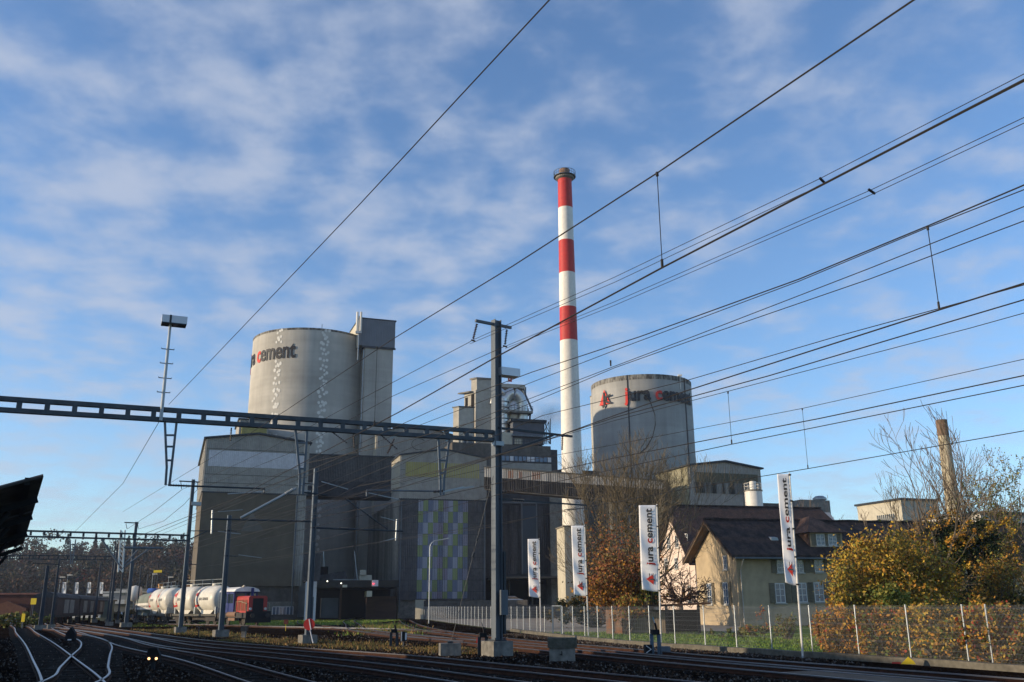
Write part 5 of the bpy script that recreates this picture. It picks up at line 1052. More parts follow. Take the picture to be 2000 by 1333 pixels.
W('upper wire of the lower feeder pair with the short black spacer', [(2100, 188, 12.9), (2000, 230, 12.9), (1700, 372, 12.85), (1200, 590, 12.8), (989, 676, 12.7)], .012)
W('lower wire of the lower feeder pair with the short black spacer', [(2100, 204, 12.8), (2000, 241, 12.8), (1708, 378, 12.75), (1200, 597, 12.7), (987, 681, 12.6)], .012)
W('feeder wire from the left end of the main mast crossarm to the tank wagon mast', [(920, 667, 12.6), (690, 788, 12.0), (520, 880, 11.9), (355, 957, 12.2)], .016)
W('feeder wire from the right end of the main mast crossarm to the tank wagon mast', [(988, 676, 12.6), (765, 775, 12.0), (560, 888, 11.9), (385, 957, 12.2)], .016)
W('far feeder continuing from the mast by the tank wagons to the next crossarm mast', [(355, 957, 12.2), (300, 1000, 11.8), (248, 1034, 12.2)], .025)
W('lower far feeder curving from the tank wagon mast to the next crossarm mast', [(385, 957, 12.2), (360, 985, 11.6), (320, 1018, 11.3), (270, 1034, 12.0)], .025)
for (a, b) in (((1605, 350), (1611, 358)), ((1700, 372), (1708, 378))):
    A_ = atz(a[0]-4, a[1]-2, 12.85); B_ = atz(b[0]+1, b[1]+1, 12.75); q = MB(); q.bar(A_, B_, .05, .05); tag(q.build('wire_spacer', black), 'short black spacer clamp bridging the %s feeder pair' % ('topmost' if a[0] == 1605 else 'lower'), 'spacer', 'spacers on the feeder wires')
m2 = W('messenger wire carrying the long dropper near the right edge', [(2100, 318, Z2), (2000, 362, Z2), (1814, 441, Z2), (1560, 546, Z2), (1250, 658, Z2), (1040, 727, 7.5), (870, 790, 7.7), (700, 868, 8.0), (480, 950, 8.3)], .012)
W('wire running just below and merging with the messenger wire near the right edge', [(2100, 334, 7.1), (2000, 371, 7.1), (1814, 444, 7.15), (1560, 550, 7.2), (1200, 685, 7.2), (1000, 762, 7.3), (780, 846, 7.4)], .009)
W('single thin wire about a third of the way down the right edge', [(2100, 362, 6.9), (2000, 404, 6.9), (1700, 524, 6.9), (1348, 660, 6.9), (1200, 716, 6.9), (980, 800, 7)], .009)
W('thin wire just under the single thin wire on the right edge', [(2100, 398, 6.8), (2000, 432, 6.8), (1700, 545, 6.8), (1366, 660, 6.8), (1200, 719, 6.8), (960, 820, 7)], .009)
c2w = W('thick contact wire hanging below the long dropper near the right edge', [(2100, 522, 5.7), (2000, 554, 5.7), (1831, 607, 5.7), (1640, 668, 5.7), (1340, 764, 5.7), (1200, 812, 5.72), (1090, 852, 5.8), (870, 925, 5.9), (600, 1010, 6)], .013)
W('thin wire touching the contact wire below the long dropper', [(2100, 528, 5.8), (2000, 557, 5.8), (1831, 604, 5.8), (1640, 656, 5.8), (1340, 744, 5.8), (1200, 778, 5.8), (1060, 812, 6), (900, 880, 6)], .008)
dropper(m2, (1814, 441), Z2, (1832, 606), 5.72); dropper(m2, (1191, 680), Z2, (1194, 732), 6.9)
W('contact wire below the thick one at middle right', [(2100, 558, 5.6), (2000, 586, 5.6), (1818, 640, 5.6), (1500, 735, 5.6), (1200, 816, 5.62), (960, 895, 5.7), (700, 965, 5.8)], .011)
m3 = W('messenger wire with the dropper in front of blue sky right of the right silo', [(2100, 590, Z3), (2000, 612, Z3), (1896, 641, Z3), (1421, 765, Z3), (1200, 822, Z3), (1000, 880, Z3), (800, 935, Z3)], .009)
m4 = W('thin messenger wire meeting the right edge about halfway down', [(2100, 680, Z4), (2000, 702, Z4), (1568, 798, Z4), (1200, 869, Z4), (1000, 905, Z4), (800, 948, Z4)], .010)
W('thick contact wire just above the lowest dropper pair on the right', [(2100, 715, 5.6), (2000, 734, 5.6), (1600, 818, 5.6), (1200, 895, 5.6), (900, 960, 5.7)], .013)
c3w = W('contact wire meeting the lower end of the dropper beside the right silo', [(2100, 733, 5.5), (2000, 753, 5.5), (1430, 868, 5.5), (1200, 917, 5.5), (980, 965, 5.6)], .011)
c4w = W('lowest overhead wire, passing in front of the old chimney stack', [(2100, 823, 5.5), (2000, 842, 5.5), (1577, 916, 5.5), (1336, 956, 5.5), (1100, 1000, 5.6), (980, 1022, 5.7), (700, 1065, 5.8)], .012)
dropper(m3, (1421, 765), Z3, (1430, 868), 5.5); dropper(m4, (1568, 798), Z4, (1577, 916), 5.5)
# dark hose-like cable loop seen against the right silo
q = MB(); q.tube([at(x, y, 44) for x, y in ((1258, 772), (1270, 785), (1279, 810), (1280, 830), (1274, 855), (1262, 875), (1250, 885))], .022, 6); tag(q.build('cable_loop', cable), 'curved jumper cable loop seen against the right silo', 'cable')
# fine wires over the left yard
for i, (lab, pts, r) in enumerate((
    ('fine pale wire crossing the blank grey wall just under its ribbed storey', [(360, 1060, 5.7), (600, 975, 5.7), (860, 870, 5.7)], .010),
    ('fine wire crossing the blank grey wall at mid height', [(300, 1050, 6.5), (560, 945, 6.5), (700, 890, 6.5)], .010),
    ('fine wire rising across the blank wall from lower left', [(240, 1060, 5.6), (365, 1010, 5.6), (590, 925, 5.6), (720, 870, 5.6)], .012),
    ('fine wire crossing the lower part of the blank grey wall', [(260, 1108, 5.6), (420, 1060, 5.6), (600, 1015, 5.6), (790, 978, 5.6)], .012),
    ('lowest fine wire passing the chequered panels', [(300, 1120, 5.6), (600, 1080, 5.6), (960, 1030, 5.6), (1130, 990, 5.6)], .010),
    ('fine wire crossing the upper left gallery between the buildings', [(600, 905, 6.5), (760, 870, 6.5), (960, 815, 6.5)], .010),
    ('fine wire passing over the yellow banded gable', [(700, 950, 5.7), (860, 920, 5.7), (1060, 865, 5.7)], .010))): W(lab, pts, r)
# ---------------------------------------------------------------- train
tank_w = M('cream white tank paint', (.66, .63, .54), rough=.4, var=.1, scale=.6, st=(1, 1, .3), c2=(.52, .49, .42)); under = M('dirty underframe', (.05, .045, .04), var=.35, scale=2); hop_g = M('grey green hopper paint', (.17, .19, .16), var=.2, scale=1); hop_w = M('white hopper band', (.6, .58, .52), var=.1, scale=1); blue = M('blue loco paint', (.025, .035, .14), rough=.45, var=.15, scale=2); redl = M('red loco paint', (.36, .045, .035), rough=.45, var=.12, scale=2)
q8 = [Vector((a, b, 0)) for a, b in TR['T8']]
trp = smooth_path(TR['T8'], .25)
def along(d0, d1):                              # two points on the siding by path length
    return trp[int(d0/.25)], trp[int(d1/.25)]
i0 = min(range(len(trp)), key=lambda i: abs(trp[i].y-104.3)); D0 = i0*.25
def veh_frame(d0, d1):
    a, b = along(d0, d1); m = (a+b)/2; d = (a-b).normalized(); return (m.x, m.y, .2), math.atan2(d.y, d.x)      # +x = towards the camera end
def wheels(t, xs, r=.46, mat=under):
    for x in xs:
        for s in (-1, 1):
            q = MB(); q.lathe([(0, -.06), (r, -.06), (r, .06), (0, .06)], 20); q.v = [(x+a, s*.75+c, r+b) for a, b, c in q.v]; q.build('wheel', mat, t)
def buffers(t, xe, mat=under):
    for s in (-1, 1):
        q = MB(); sg = 1 if xe > 0 else -1; q.tube([(xe, s*.87, 1.05), (xe+sg*.5, s*.87, 1.05)], .1, 8); q.tube([(xe+sg*.5, s*.87, 1.05), (xe+sg*.58, s*.87, 1.05)], .24, 12); q.build('buffer', mat, t)
loc, rz = veh_frame(D0, D0+8); t = thing('shunting_locomotive', 'small red and blue shunting locomotive at the front of the tank wagons', 'locomotive', loc, rz); SL = 4.2
MB().box(-SL, SL, -1.4, 1.4, .8, 1.35).build('frame', under, t); q = MB(); q.box(SL, SL+.12, -1.4, 1.4, .75, 1.5); q.box(SL+.0, SL+.1, -1.45, 1.45, .3, .75); q.build('buffer_beam', black, t); buffers(t, SL+.1); buffers(t, -SL)
wheels(t, (-2.4, 2.2), .52); q = MB(); q.box(-1, 1, -1.35, -1.0, .5, 1.0); q.tube([(-1.2, -1.25, 1.15), (1.4, -1.25, 1.15)], .3, 12); q.build('air_tank', M('rusty tank', (.2, .12, .08), var=.2), t)
q = MB(); q.prism([(.4, -1.05, 1.35), (.4, 1.05, 1.35), (.4, 1.05, 2.95), (.4, .9, 3.1), (.4, -.9, 3.1), (.4, -1.05, 2.95)], (3.6, 0, 0)); hood = q.build('hood', redl, t)
MB().box(4.0, 4.04, -.6, .6, 1.5, 2.85).build('grille', black, hood); q = MB(); 
for s in (-1, 1): o = MB().tube([(4.0, s*.85, 1.75), (4.1, s*.85, 1.75)], .14, 12).build('headlight', M('lamp glass', (.6, .6, .55), var=0, rough=.1), hood)
o = MB().tube([(4.0, 0, 3.0), (4.08, 0, 3.0)], .12, 10).build('headlight', redl, hood)
for k in range(3): MB().box(.8+k*1.0, 1.6+k*1.0, -1.08, -1.05, 1.55, 2.7).build('louvre_panel', M('dark red brown panel', (.16, .05, .03), var=.3, scale=2), hood)
q = MB(); q.prism([(-3.6, -1.35, 1.35), (-3.6, 1.35, 1.35), (-3.6, 1.35, 3.6), (-3.6, -1.35, 3.6)], (.12, 0, 0)); q.prism([(.28, -1.35, 1.35), (.28, 1.35, 1.35), (.28, 1.35, 2.5), (.28, -1.35, 2.5)], (.12, 0, 0)); q.box(-3.5, .28, -1.35, -1.25, 1.35, 2.35); q.box(-3.5, .28, 1.25, 1.35, 1.35, 2.35)
for x in (-3.5, -1.7, .2): q.box(x, x+.16, -1.35, -1.25, 2.35, 3.6); q.box(x, x+.16, 1.25, 1.35, 2.35, 3.6)
for y in (-1.35, -.1, 1.2): q.box(.28, .4, y, y+.15, 2.5, 3.6)
q.box(-3.6, .4, -1.35, -1.2, 3.35, 3.6); q.box(-3.6, .4, 1.2, 1.35, 3.35, 3.6); q.box(.26, .42, -1.35, 1.35, 3.4, 3.6); cab = q.build('cab', blue, t)
q = MB(); q.box(-3.48, .26, -1.29, -1.27, 2.35, 3.35); q.box(-3.48, .26, 1.27, 1.29, 2.35, 3.35); q.box(.32, .34, -1.2, 1.2, 2.5, 3.4); q.build('window', glass, cab)
prof = [(-1.5, 3.6), (-1.3, 3.85), (-.7, 4.08), (0, 4.14), (.7, 4.08), (1.3, 3.85), (1.5, 3.6)]; q = MB(); q.prism([(-3.9, y, z) for y, z in prof], (4.7, 0, 0)); q.build('cab_roof', whitepaint, cab)
q = MB(); q.tube([(.9, .55, 3.05), (.9, .55, 4.0)], .16, 10); q.build('exhaust_stack', blue, t); q = MB(); q.tube([(.6, -.5, 4.1), (.9, -.5, 4.2), (1.1, -.5, 4.15)], .1, 8); q.build('horn', cream, t)
q = MB(); 
for s in (-1.3, 1.3): q.tube([(.9, s, 1.4), (.9, s, 2.5), (2.4, s, 2.5), (4.1, s, 2.3), (4.1, s, 1.4)], .03, 5)
q.build('handrail', M('yellow grey rail', (.35, .33, .2), var=0), t)
q = MB(); q.box(-3.0, -2.5, -1.38, -1.35, 1.6, 2.2); q.build('plate', white_flag, cab)
q = MB()
for s in (-1.45,): 
    for k in range(3): q.box(-3.9, -3.4, s-.1, s+.1, .35+k*.35, .4+k*.35)
q.build('step', under, t)
txt_t = text_verts('jura cement', (), 1.0, .0, .01)
def tank_wagon(lab):
    t = thing('tank_wagon', lab, 'tank wagon', (0, 0, 0), 0, None); r = 1.58; zc = 2.85
    # two bulging tanks per wagon
    for x0, x1 in ((-5.7, -.12), (.12, 5.7)):
        q = MB(); n = 18; prof = []
        for i in range(n+1):
            u = i/n; x = x0+(x1-x0)*u; e = abs(2*u-1); rr = r*(1-max(0, (e-.6)/.4)**2.2*.34) ; prof.append((rr if 0 < i < n else .05, x))
        q.lathe(prof, 36); q.v = [(c, a, zc+b) for a, b, c in q.v]; tk = q.build('tank', tank_w, t, smooth=True)
        q = MB(); cx = (x0+x1)/2; q.prism([(cx-2.0, -1.0, 1.75), (cx+2.0, -1.0, 1.75), (cx+.7, -1.0, .95), (cx-.7, -1.0, .95)], (0, 2.0, 0)); q.build('hopper_outlet', tank_w, tk); q = MB(); q.lathe([(.45, 0), (.45, .28), (0, .3)], 20, c=(cx, 0, zc+r-.03)); q.build('manhole', tank_w, tk)
        for s in (-1,):
            vs, fs, ms = txt_t; k = 2.3/JW; q = MB()
            def wrap(u, v): a = v/(r+.02); return (u, -math.cos(a)*(r+.025), zc+math.sin(a)*(r+.025))
            q.v = [wrap(cx-.9+v[0]*k*1.0, (v[1]-.3)*k*1.3+.1) for v in vs]; q.f = list(fs); q.m = [0]*len(fs); q.build('lettering', letter_gf, tk)
            q = MB(); pts = [(-.0, .75), (.42, -.55), (-.42, -.75)]; 
            pl_ = [wrap(cx-1.75+u, v) for u, v in ((.2, 1.3), (.62, .72), (.48, .26), (.62, -.26), (.8, -.8), (-.5, -.95), (-.36, -.1), (-.15, .6))]; q.poly(pl_); q.build('emblem', redpaint, tk)
    q = MB(); q.box(-6, 6, -1.2, -1.0, .95, 1.2); q.box(-6, 6, 1.0, 1.2, .95, 1.2); q.box(-6.0, -5.8, -1.3, 1.3, .85, 1.25); q.box(5.8, 6, -1.3, 1.3, .85, 1.25); q.build('underframe', M('sooty wagon frame', (.09, .085, .07), var=.3, scale=2), t)
    q = MB()
    for x in (-5.3, 0, 5.3): q.box(x-.12, x+.12, -1.1, 1.1, 1.2, 2.0)
    q.box(-5.2, 5.2, -.3, .3, zc+r+.22, zc+r+.26)
    for x in (-5.2, -2.6, 0, 2.6, 5.2): q.tube([(x, -.3, zc+r-.1), (x, -.3, zc+r+.7)], .02, 4)
    q.tube([(-5.2, -.3, zc+r+.7), (5.2, -.3, zc+r+.7)], .02, 4); q.build('walkway', galv, t)
    q = MB(); 
    for s in (-.35, .35): q.tube([(5.75, s-.6, 1.0), (5.75, s-.6, 3.6)], .025, 4)
    for k in range(8): q.tube([(5.75, -.95, 1.2+k*.32), (5.75, -.25, 1.2+k*.32)], .02, 4)
    q.build('ladder', galv, t)
    q = MB()
    for x in (-4.0, 4.0): q.box(x-1.3, x+1.3, -1.0, -.85, .4, .85); q.box(x-1.3, x+1.3, .85, 1.0, .4, .85)
    q.box(-2, 2, -.3, .3, .5, .9); q.build('bogie', under, t); wheels(t, (-4.9, -3.1, 3.1, 4.9)); buffers(t, 6); buffers(t, -6); return t
d = D0+8.6+.6
w1 = tank_wagon('white bulging tank wagon coupled directly behind the locomotive'); w1.location, w1.rotation_euler.z = veh_frame(d, d+12)[0], veh_frame(d, d+12)[1]; index_kids(w1)
d += 13.2; w2 = copy_tree(w1); w2['label'] = 'second white tank wagon, between the first one and the striped hoppers'; w2.location = veh_frame(d, d+12)[0]; w2.rotation_euler = (0, 0, veh_frame(d, d+12)[1])
for o in (w1, w2): o['group'] = 'white tank wagons'
d += 13.2
h1 = thing('hopper_wagon', 'green grey rounded hopper wagon with white lettered band, next behind the white tanks', 'hopper wagon', (0, 0, 0), 0, 'striped hopper wagons')
for k in range(3):
    cx = -3.2+k*3.2; q = MB(); n = 10; prof = [(0.0, 1.62)]
    q.lathe([(1.5, 0), (1.5, .25), (1.38, .75), (1.05, 1.2), (.55, 1.45), (0, 1.5)], 28, c=(cx, 0, 2.6)); q.build('dome', hop_g, h1, smooth='auto')
    MB().lathe([(1.52, -.9), (1.52, 0)], 28, c=(cx, 0, 2.6)).build('white_band', hop_w, h1, smooth=True); MB().lathe([(1.5, 1.7), (.6, .6)][::-1], 20, c=(cx, 0, 0)).build('hopper_outlet', hop_g, h1)
    q = MB(); vs, fs, ms = txt_t; kk = 1.9/JW; q.v = [(cx+math.sin((-.8+v[0]*kk)/1.54+.15)*1.55, -math.cos((-.8+v[0]*kk)/1.54+.15)*1.55, 2.0+v[1]*kk*1.5) for v in vs]; q.f = list(fs); q.m = [0]*len(fs); q.build('lettering', letter_gf, h1)
    q = MB(); q.poly([(cx+math.sin(a)*1.56, -math.cos(a)*1.56, z) for a, z in ((-.75, 1.95), (-.45, 1.95), (-.6, 2.5))]); q.build('emblem', redpaint, h1)
MB().box(-5, 5, -1.25, 1.25, .9, 1.25).build('frame', hop_g, h1); wheels(h1, (-4.1, -2.4, 2.4, 4.1)); buffers(h1, 5); buffers(h1, -5); index_kids(h1)
h1.location = veh_frame(d, d+10)[0]; h1.rotation_euler = (0, 0, veh_frame(d, d+10)[1]); d += 11.2
for k, lab in enumerate(('middle one of the green grey hopper wagons', 'farthest green grey hopper wagon at the tail of the train')):
    c = copy_tree(h1); c['label'] = lab; c.location = veh_frame(d, min(d+10, (len(trp)-2)*.25))[0]; c.rotation_euler = (0, 0, veh_frame(d, min(d+10, (len(trp)-2)*.25))[1]); d += 11.2
# brown freight wagons far left
brw = M('faded brown wagon boards', (.10, .07, .06), var=.3, scale=1.5, st=(3, 1, .3), c2=(.05, .038, .035)); slat = M('pale slatted wagon side', (.30, .27, .23), var=.3, scale=1)
def freight(lab, P, Q, pale):
    P = Vector((*P, 0)); Q = Vector((*Q, 0)); m = (P+Q)/2; d_ = (Q-P); L_ = d_.length/2; t = thing('freight_wagon', lab, 'freight wagon', (m.x, m.y, .15), math.atan2(d_.y, d_.x), 'dark covered freight wagons')
    MB().box(-L_+.3, L_-.3, -1.35, 1.35, 1.2, 3.3).build('body', brw, t); prof = [(-1.45, 3.3), (-1.1, 3.75), (0, 4.0), (1.1, 3.75), (1.45, 3.3)]; q = MB(); q.prism([(-L_+.2, y, z) for y, z in prof], (2*L_-.4, 0, 0)); q.build('roof', clad_dk, t)
    q = MB(); 
    for a in pale:
        q = MB(); q.box(a, a+3.8, -1.37, -1.35, 1.4, 3.1)
        for k in range(9): x = a+k*.42; q.box(x, x+.26, -1.42, -1.37, 1.4, 3.1)
        q.build('slatted_side', slat, t)
    MB().box(-L_+.1, L_-.1, -1.3, 1.3, .95, 1.2).build('frame', under, t); wheels(t, (-L_+1.6, -L_+3.2, L_-3.2, L_-1.6)); return t
a_ = at(86, 1196, 118); b_ = at(200, 1190, 178)
F0 = Vector((a_.x, a_.y)); F1 = Vector((b_.x, b_.y)); FD = (F1-F0)/3
for k, (lab, pale) in enumerate((('nearest brown covered freight wagon, its dark end facing the camera', (-4, 1)), ('middle brown covered freight wagon with slatted side', (-6, 2)), ('farthest brown covered freight wagon by the grey offices', (-6, -1, 4)))):
    A_ = F0+FD*k; B_ = F0+FD*(k+1); freight(lab, A_, B_-(FD.normalized()*.9), pale)
# ---------------------------------------------------------------- far left: offices, shed, signs, cars, flags
def simple_box_thing(name, lab, cat, px0, px1, pyt, Y, az, d_, mat, roofmat=steel_dk, grp=None, base=0):
    p = at(px0, 1180, Y); f = Frame((p.x, p.y), R(az)); t = f.thing(name, lab, cat, grp); x1 = f.hit(px1, 1180)[0]; zt = f.hit((px0+px1)/2, pyt)[1]; MB().box(0, x1, 0, d_, base, zt).build('wall', mat, t); MB().box(-.3, x1+.3, -.3, d_+.3, zt, zt+.25).build('roof', roofmat, t); return t, f, x1, zt
grey_r = M('grey office render', (.24, .24, .23), var=.12, scale=.3); off_w = M('white office band', (.62, .6, .55), var=.05, scale=.3)
t, f, x1, zt = simple_box_thing('office_building', 'long low office with pale fascia above the brown freight wagons', 'office building', 95, 196, 1167, 225, 88, 12, off_w); MB().box(.2, x1-.2, -.12, 0, 1, zt-1.2).build('window_band', glass, t)
t, f, x1, zt = simple_box_thing('office_building', 'two storey grey office block with white framed windows left of the hopper wagons', 'office building', 200, 276, 1158, 205, 84, 14, grey_r, off_w)
x2 = f.hit(225, 1150)[0]; z2_ = f.hit(250, 1150)[1]; MB().box(x2, x1, .5, 13, zt+.25, z2_).build('upper_storey', grey_r, t)
for pa, pb, ya_, yb_ in ((237, 245, 1157, 1163), (255, 272, 1168, 1187), (204, 212, 1165, 1178)): xa = f.hit(pa, ya_)[0]; xb = f.hit(pb, ya_)[0]; za_, zb_ = f.hit(240, yb_)[1], f.hit(240, ya_)[1]; o = MB().box(xa, xb, -.12, .45, za_, zb_).build('window', glass, t); MB().box(xa-.3, xb+.3, -.2, -.05, zb_, zb_+.5).build('lintel', off_w, o)
q = MB(); xa = f.hit(214, 1175)[0]; xb = f.hit(252, 1175)[0]; q.box(xa, xb, -3, 0, f.hit(230, 1180)[1], f.hit(230, 1172)[1]); q.build('white_annex', off_w, t)
t, f, x1, zt = simple_box_thing('utility_cabinet', 'pale green square kiosk at the end of the freight wagons', 'kiosk', 199, 214, 1175, 168, 84, 3, M('pale green kiosk paint', (.22, .26, .21), var=.1), concrete)
t, f, x1, zt = simple_box_thing('red_shed', 'long dark reddish brown shed with tin roof at the left edge', 'shed', -60, 80, 1162, 150, 86, 12, M('dark red brown boards', (.09, .035, .025), var=.3, scale=1, st=(1, 1, 3)), M('rusty pink tin', (.22, .10, .08), var=.2))
c = f.hit(18, 1190)[0]; q = MB(); q.prism([(c-3, -1, 0), (c+3, -1, 0), (c+3, -1, 2.2), (c, -1, 3.3), (c-3, -1, 2.2)], (0, .8, 0)); q.build('gable_porch', M('brick porch', (.17, .075, .045), var=.2, scale=2), t)
t, f, x1, zt = simple_box_thing('pitched_shed', 'small orange timber building with slanting roof between the tank wagons and the blank grey building', 'shed', 361, 388, 1142, 170, 75, 8, M('orange timber', (.42, .20, .07), var=.15, scale=2), steel_dk); q = MB(); q.prism([(0-.5, -.6, zt-1.4), (x1+.5, -.6, zt+.4), (x1+.5, -.6, zt+.8), (-.5, -.6, zt-1.0)], (0, 9, 0)); q.build('sloping_roof', off_w, t)
# water tower like brass tank and blue / white tanks behind hoppers
c = at(311, 1170, 190); zt = at(311, 1141, 190).z; t = thing('vent_stack', 'stubby brass coloured vent rising behind the striped hopper wagons', 'vent', (c.x, 190, 0)); MB().lathe([(.5, 0), (.5, zt-1.6), (.8, zt-1.6), (.8, zt-.8), (.4, zt-.7), (.5, zt)], 20).build('stack', M('brass paint', (.45, .26, .10), rough=.4, metal=.4, var=.1), t)
c = at(264, 1158, 175); t = thing('round_tank', 'small white round tank by the grey offices', 'tank', (c.x, 175, 0)); MB().lathe([(0, c.z-1.6), (1.0, c.z-1.3), (1.3, c.z), (1.0, c.z+1.0), (0, c.z+1.3)], 20).build('tank', whitepaint, t, smooth=True); MB().tube([(0, 0, 0), (0, 0, c.z-1.3)], .12, 6).build('pole', galv, t)
c = at(299, 1155, 185); t = thing('round_tank', 'small blue horizontal tank behind the striped hopper wagons', 'tank', (c.x, 185, c.z)); q = MB(); q.tube([(-1.1, 0, 0), (-.9, 0, 0), (.9, 0, 0), (1.1, 0, 0)], [.25, .55, .55, .25], 16); q.build('tank', M('bright blue paint', (.04, .12, .42), var=.1), t, smooth=True); MB().box(-1, 1, -.3, .3, -c.z, -.5).build('stand', concrete, t)
def sign(px, pyt, pyb, w_, Y, lab, m):
    a = at(px, pyb, Y); zt = at(px, pyt, Y).z; t = thing('sign_panel', lab, 'railway sign', (a.x, Y, 0), R(-8)); MB().box(-w_/2, w_/2, -.03, .0, a.z, zt).build('panel', m, t); MB().tube([(0, .05, 0), (0, .05, zt-.05)], .04, 6).build('post', galv_pt, t); MB().tube([(-w_*.3, .05, 0), (-w_*.3, .05, zt-.1)], .03, 6).build('post', galv_pt, t)
ym = M('yellow sign paint', (.55, .42, .03), var=.08, scale=3)
sign(65, 1169, 1181, .72, 115, 'yellow square board in front of the dark red shed', ym); sign(44.5, 1199, 1215, .42, 108, 'upright narrow yellow board below the square one', ym)
sign(308, 1114, 1119, 1.4, 150, 'yellow and black direction board high on a pole before the dark hill', ym)
def car(lab, px, py, Y, rz, paint, L_=4.3):
    c = at(px, py, Y); t = thing('parked_car', lab, 'car', (c.x, Y, 0), rz); W_ = .86
    prof = [(-2.1, .35), (-2.15, .8), (-1.9, .95), (-1.2, 1.0), (-.7, 1.38), (.7, 1.42), (1.5, .98), (2.1, .85), (2.15, .35)]
    q = MB(); q.prism([(x, -W_, z) for x, z in prof[:4]+[(1.5, .98)]+prof[7:]], (0, 2*W_, 0)); q.build('body', paint, t); q = MB(); q.prism([(x, -W_*.84, z) for x, z in ((-1.25, .99), (-.7, 1.36), (.7, 1.38), (1.45, .97))], (0, 2*W_*.84, 0)); g_ = q.build('window', glass, t); q = MB(); q.prism([(x, -W_*.8, z) for x, z in ((-.75, 1.37), (-.6, 1.42), (.6, 1.44), (.75, 1.38))], (0, 1.6*W_, 0)); q.build('roof', paint, t)
    for x in (-1.35, 1.35):
        for s in (-1, 1): q = MB(); q.lathe([(0, -.1), (.31, -.1), (.31, .1), (0, .1)], 16); q.v = [(x+a, s*.8+c_, .31+b) for a, b, c_ in q.v]; q.build('wheel', black, t)
    for s in (-.6, .6): MB().box(-2.18, -2.12, s-.15, s+.15, .62, .75).build('headlight', whitepaint, t)
silver = M('silver car paint', (.30, .34, .40), rough=.3, metal=.4, var=0); darkblue = M('dark blue car paint', (.05, .08, .13), rough=.3, var=0); whitec = M('white car paint', (.6, .62, .66), rough=.3, var=0)
car('blue grey car parked in front of the red brown shed at the left edge', 27, 1190, 122, R(10), silver)
car('dark car with bright headlights in front of the grey offices', 247, 1190, 185, R(60), darkblue)
car('white car just visible over the dark retaining wall right of the main mast', 997, 1165, 166, R(15), whitec)
bpy.data.objects['parked_car.002'].location.z = at(997, 1170, 166).z-1.0 if 'parked_car.002' in bpy.data.objects else 0
hg = at(997, 1170, 166).z-1.0
o = MB().box(-8, 8, 163.5, 172, 0.03, hg).build('loading_ramp', conc_dk); tag(o, 'dark raised ramp carrying the white car behind the retaining wall', 'ramp')
for k, (px, lab) in enumerate(((120, 'leftmost of the four small white flags before the wooded hill'), (144.5, 'second of the four small white flags before the wooded hill'), (169, 'third of the four small white flags before the wooded hill'), (193, 'rightmost of the four small white flags before the wooded hill'))):
    b = at(px-2.5, 1180, 215); zt = at(px, 1138, 215).z; zb_ = at(px, 1160, 215).z; t = thing('flagpole', lab, 'flag', (b.x, 215, 0), 0, 'small flags in front of the offices')
    MB().tube([(0, 0, 0), (0, 0, zt)], .05, 6).build('pole', galv, t); q = MB(); n = 8
    for j in range(n+1):
        for i in range(3): q.v.append((.05+i*.36+.15*j/n, .05*math.sin(j+i*2), zt-(zt-zb_)*j/n))
    for j in range(n):
        for i in range(2): a = j*3+i; q.f.append((a, a+3, a+4, a+1)); q.m.append(0)
    fo = q.build('flag', white_flag, t); vs, fs, ms = JC; q = MB(); L_ = (zt-zb_)*.62; q.v = [(.32+.1-v[1]*.42*-1, -.07, zt-(zt-zb_)*.68+v[0]/JW*L_) for v in vs]; q.v = [(.62-(v[1])*.5, -.07, zt-(zt-zb_)*.70+v[0]/JW*L_) for v in vs]; q.f = list(fs); q.m = list(ms); q.build('lettering', [letter_gf, letter_rd], fo)
for px, pyt, lab in ((112, 1128, 'left one of two thin street lamps by the leftmost small flag'), (126, 1124, 'right one of two thin street lamps by the leftmost small flag'), (325, 1128, 'thin street lamp above the first white tank wagon'), (293, 1122, 'thin street lamp above the striped hopper wagons')):
    b = at(px, 1180, 195); zt = at(px, pyt, 195).z; t = thing('street_lamp', lab, 'street lamp', (b.x, 195, 0)); MB().tube([(0, 0, 0), (0, 0, zt)], .07, 6).build('pole', galv, t); MB().box(-.1, .9, -.2, .2, zt-.05, zt+.12).build('lamp_head', whitepaint, t)

# ---------------------------------------------------------------- small trackside things
def lever_stand(px, pyb, pyt, Y, lab, mat=steel_dk, rod=steel_dk):
    b = at(px, pyb, Y); t = thing('point_lever', lab, 'point lever', (b.x, Y, 0), R(12)); h = at(px, pyt, Y).z; k = h/1.5
    for s in (-.16, .16): MB().box(s-.07, s+.07, -.05, .05, 0, .85*k).build('support', mat, t)
    MB().box(-.16, .16, -.14, .14, .82*k, 1.02*k).build('head', black, t); q = MB(); q.tube([(.08, 0, 1.0*k), (.02, 0, 1.28*k)], .05, 6); q.build('lantern', black, t); q = MB(); q.tube([(.02, 0, 1.2*k), (-.06, 0, 1.5*k)], .018, 5); q.build('rod', rod, t); return t
lever_stand(769, 1265, 1213, 51.5, 'dark point lever stand beside the small white track board'); lever_stand(943, 1281, 1216, 42.5, 'dark point lever stand immediately left of the main mast')
b = at(788, 1264, 52); t = thing('track_board', 'small white edged board on a short post between the tracks', 'railway sign', (b.x, 52, 0), R(20)); MB().box(-.16, .16, -.08, .08, .3, .78).build('board', black, t); q = MB(); q.box(-.16, -.12, -.09, -.08, .3, .78); q.box(.06, .14, -.09, -.08, .36, .72); q.build('edge', white_flag, t); MB().tube([(0, 0, 0), (0, 0, .35)], .04, 6).build('post', steel_dk, t)
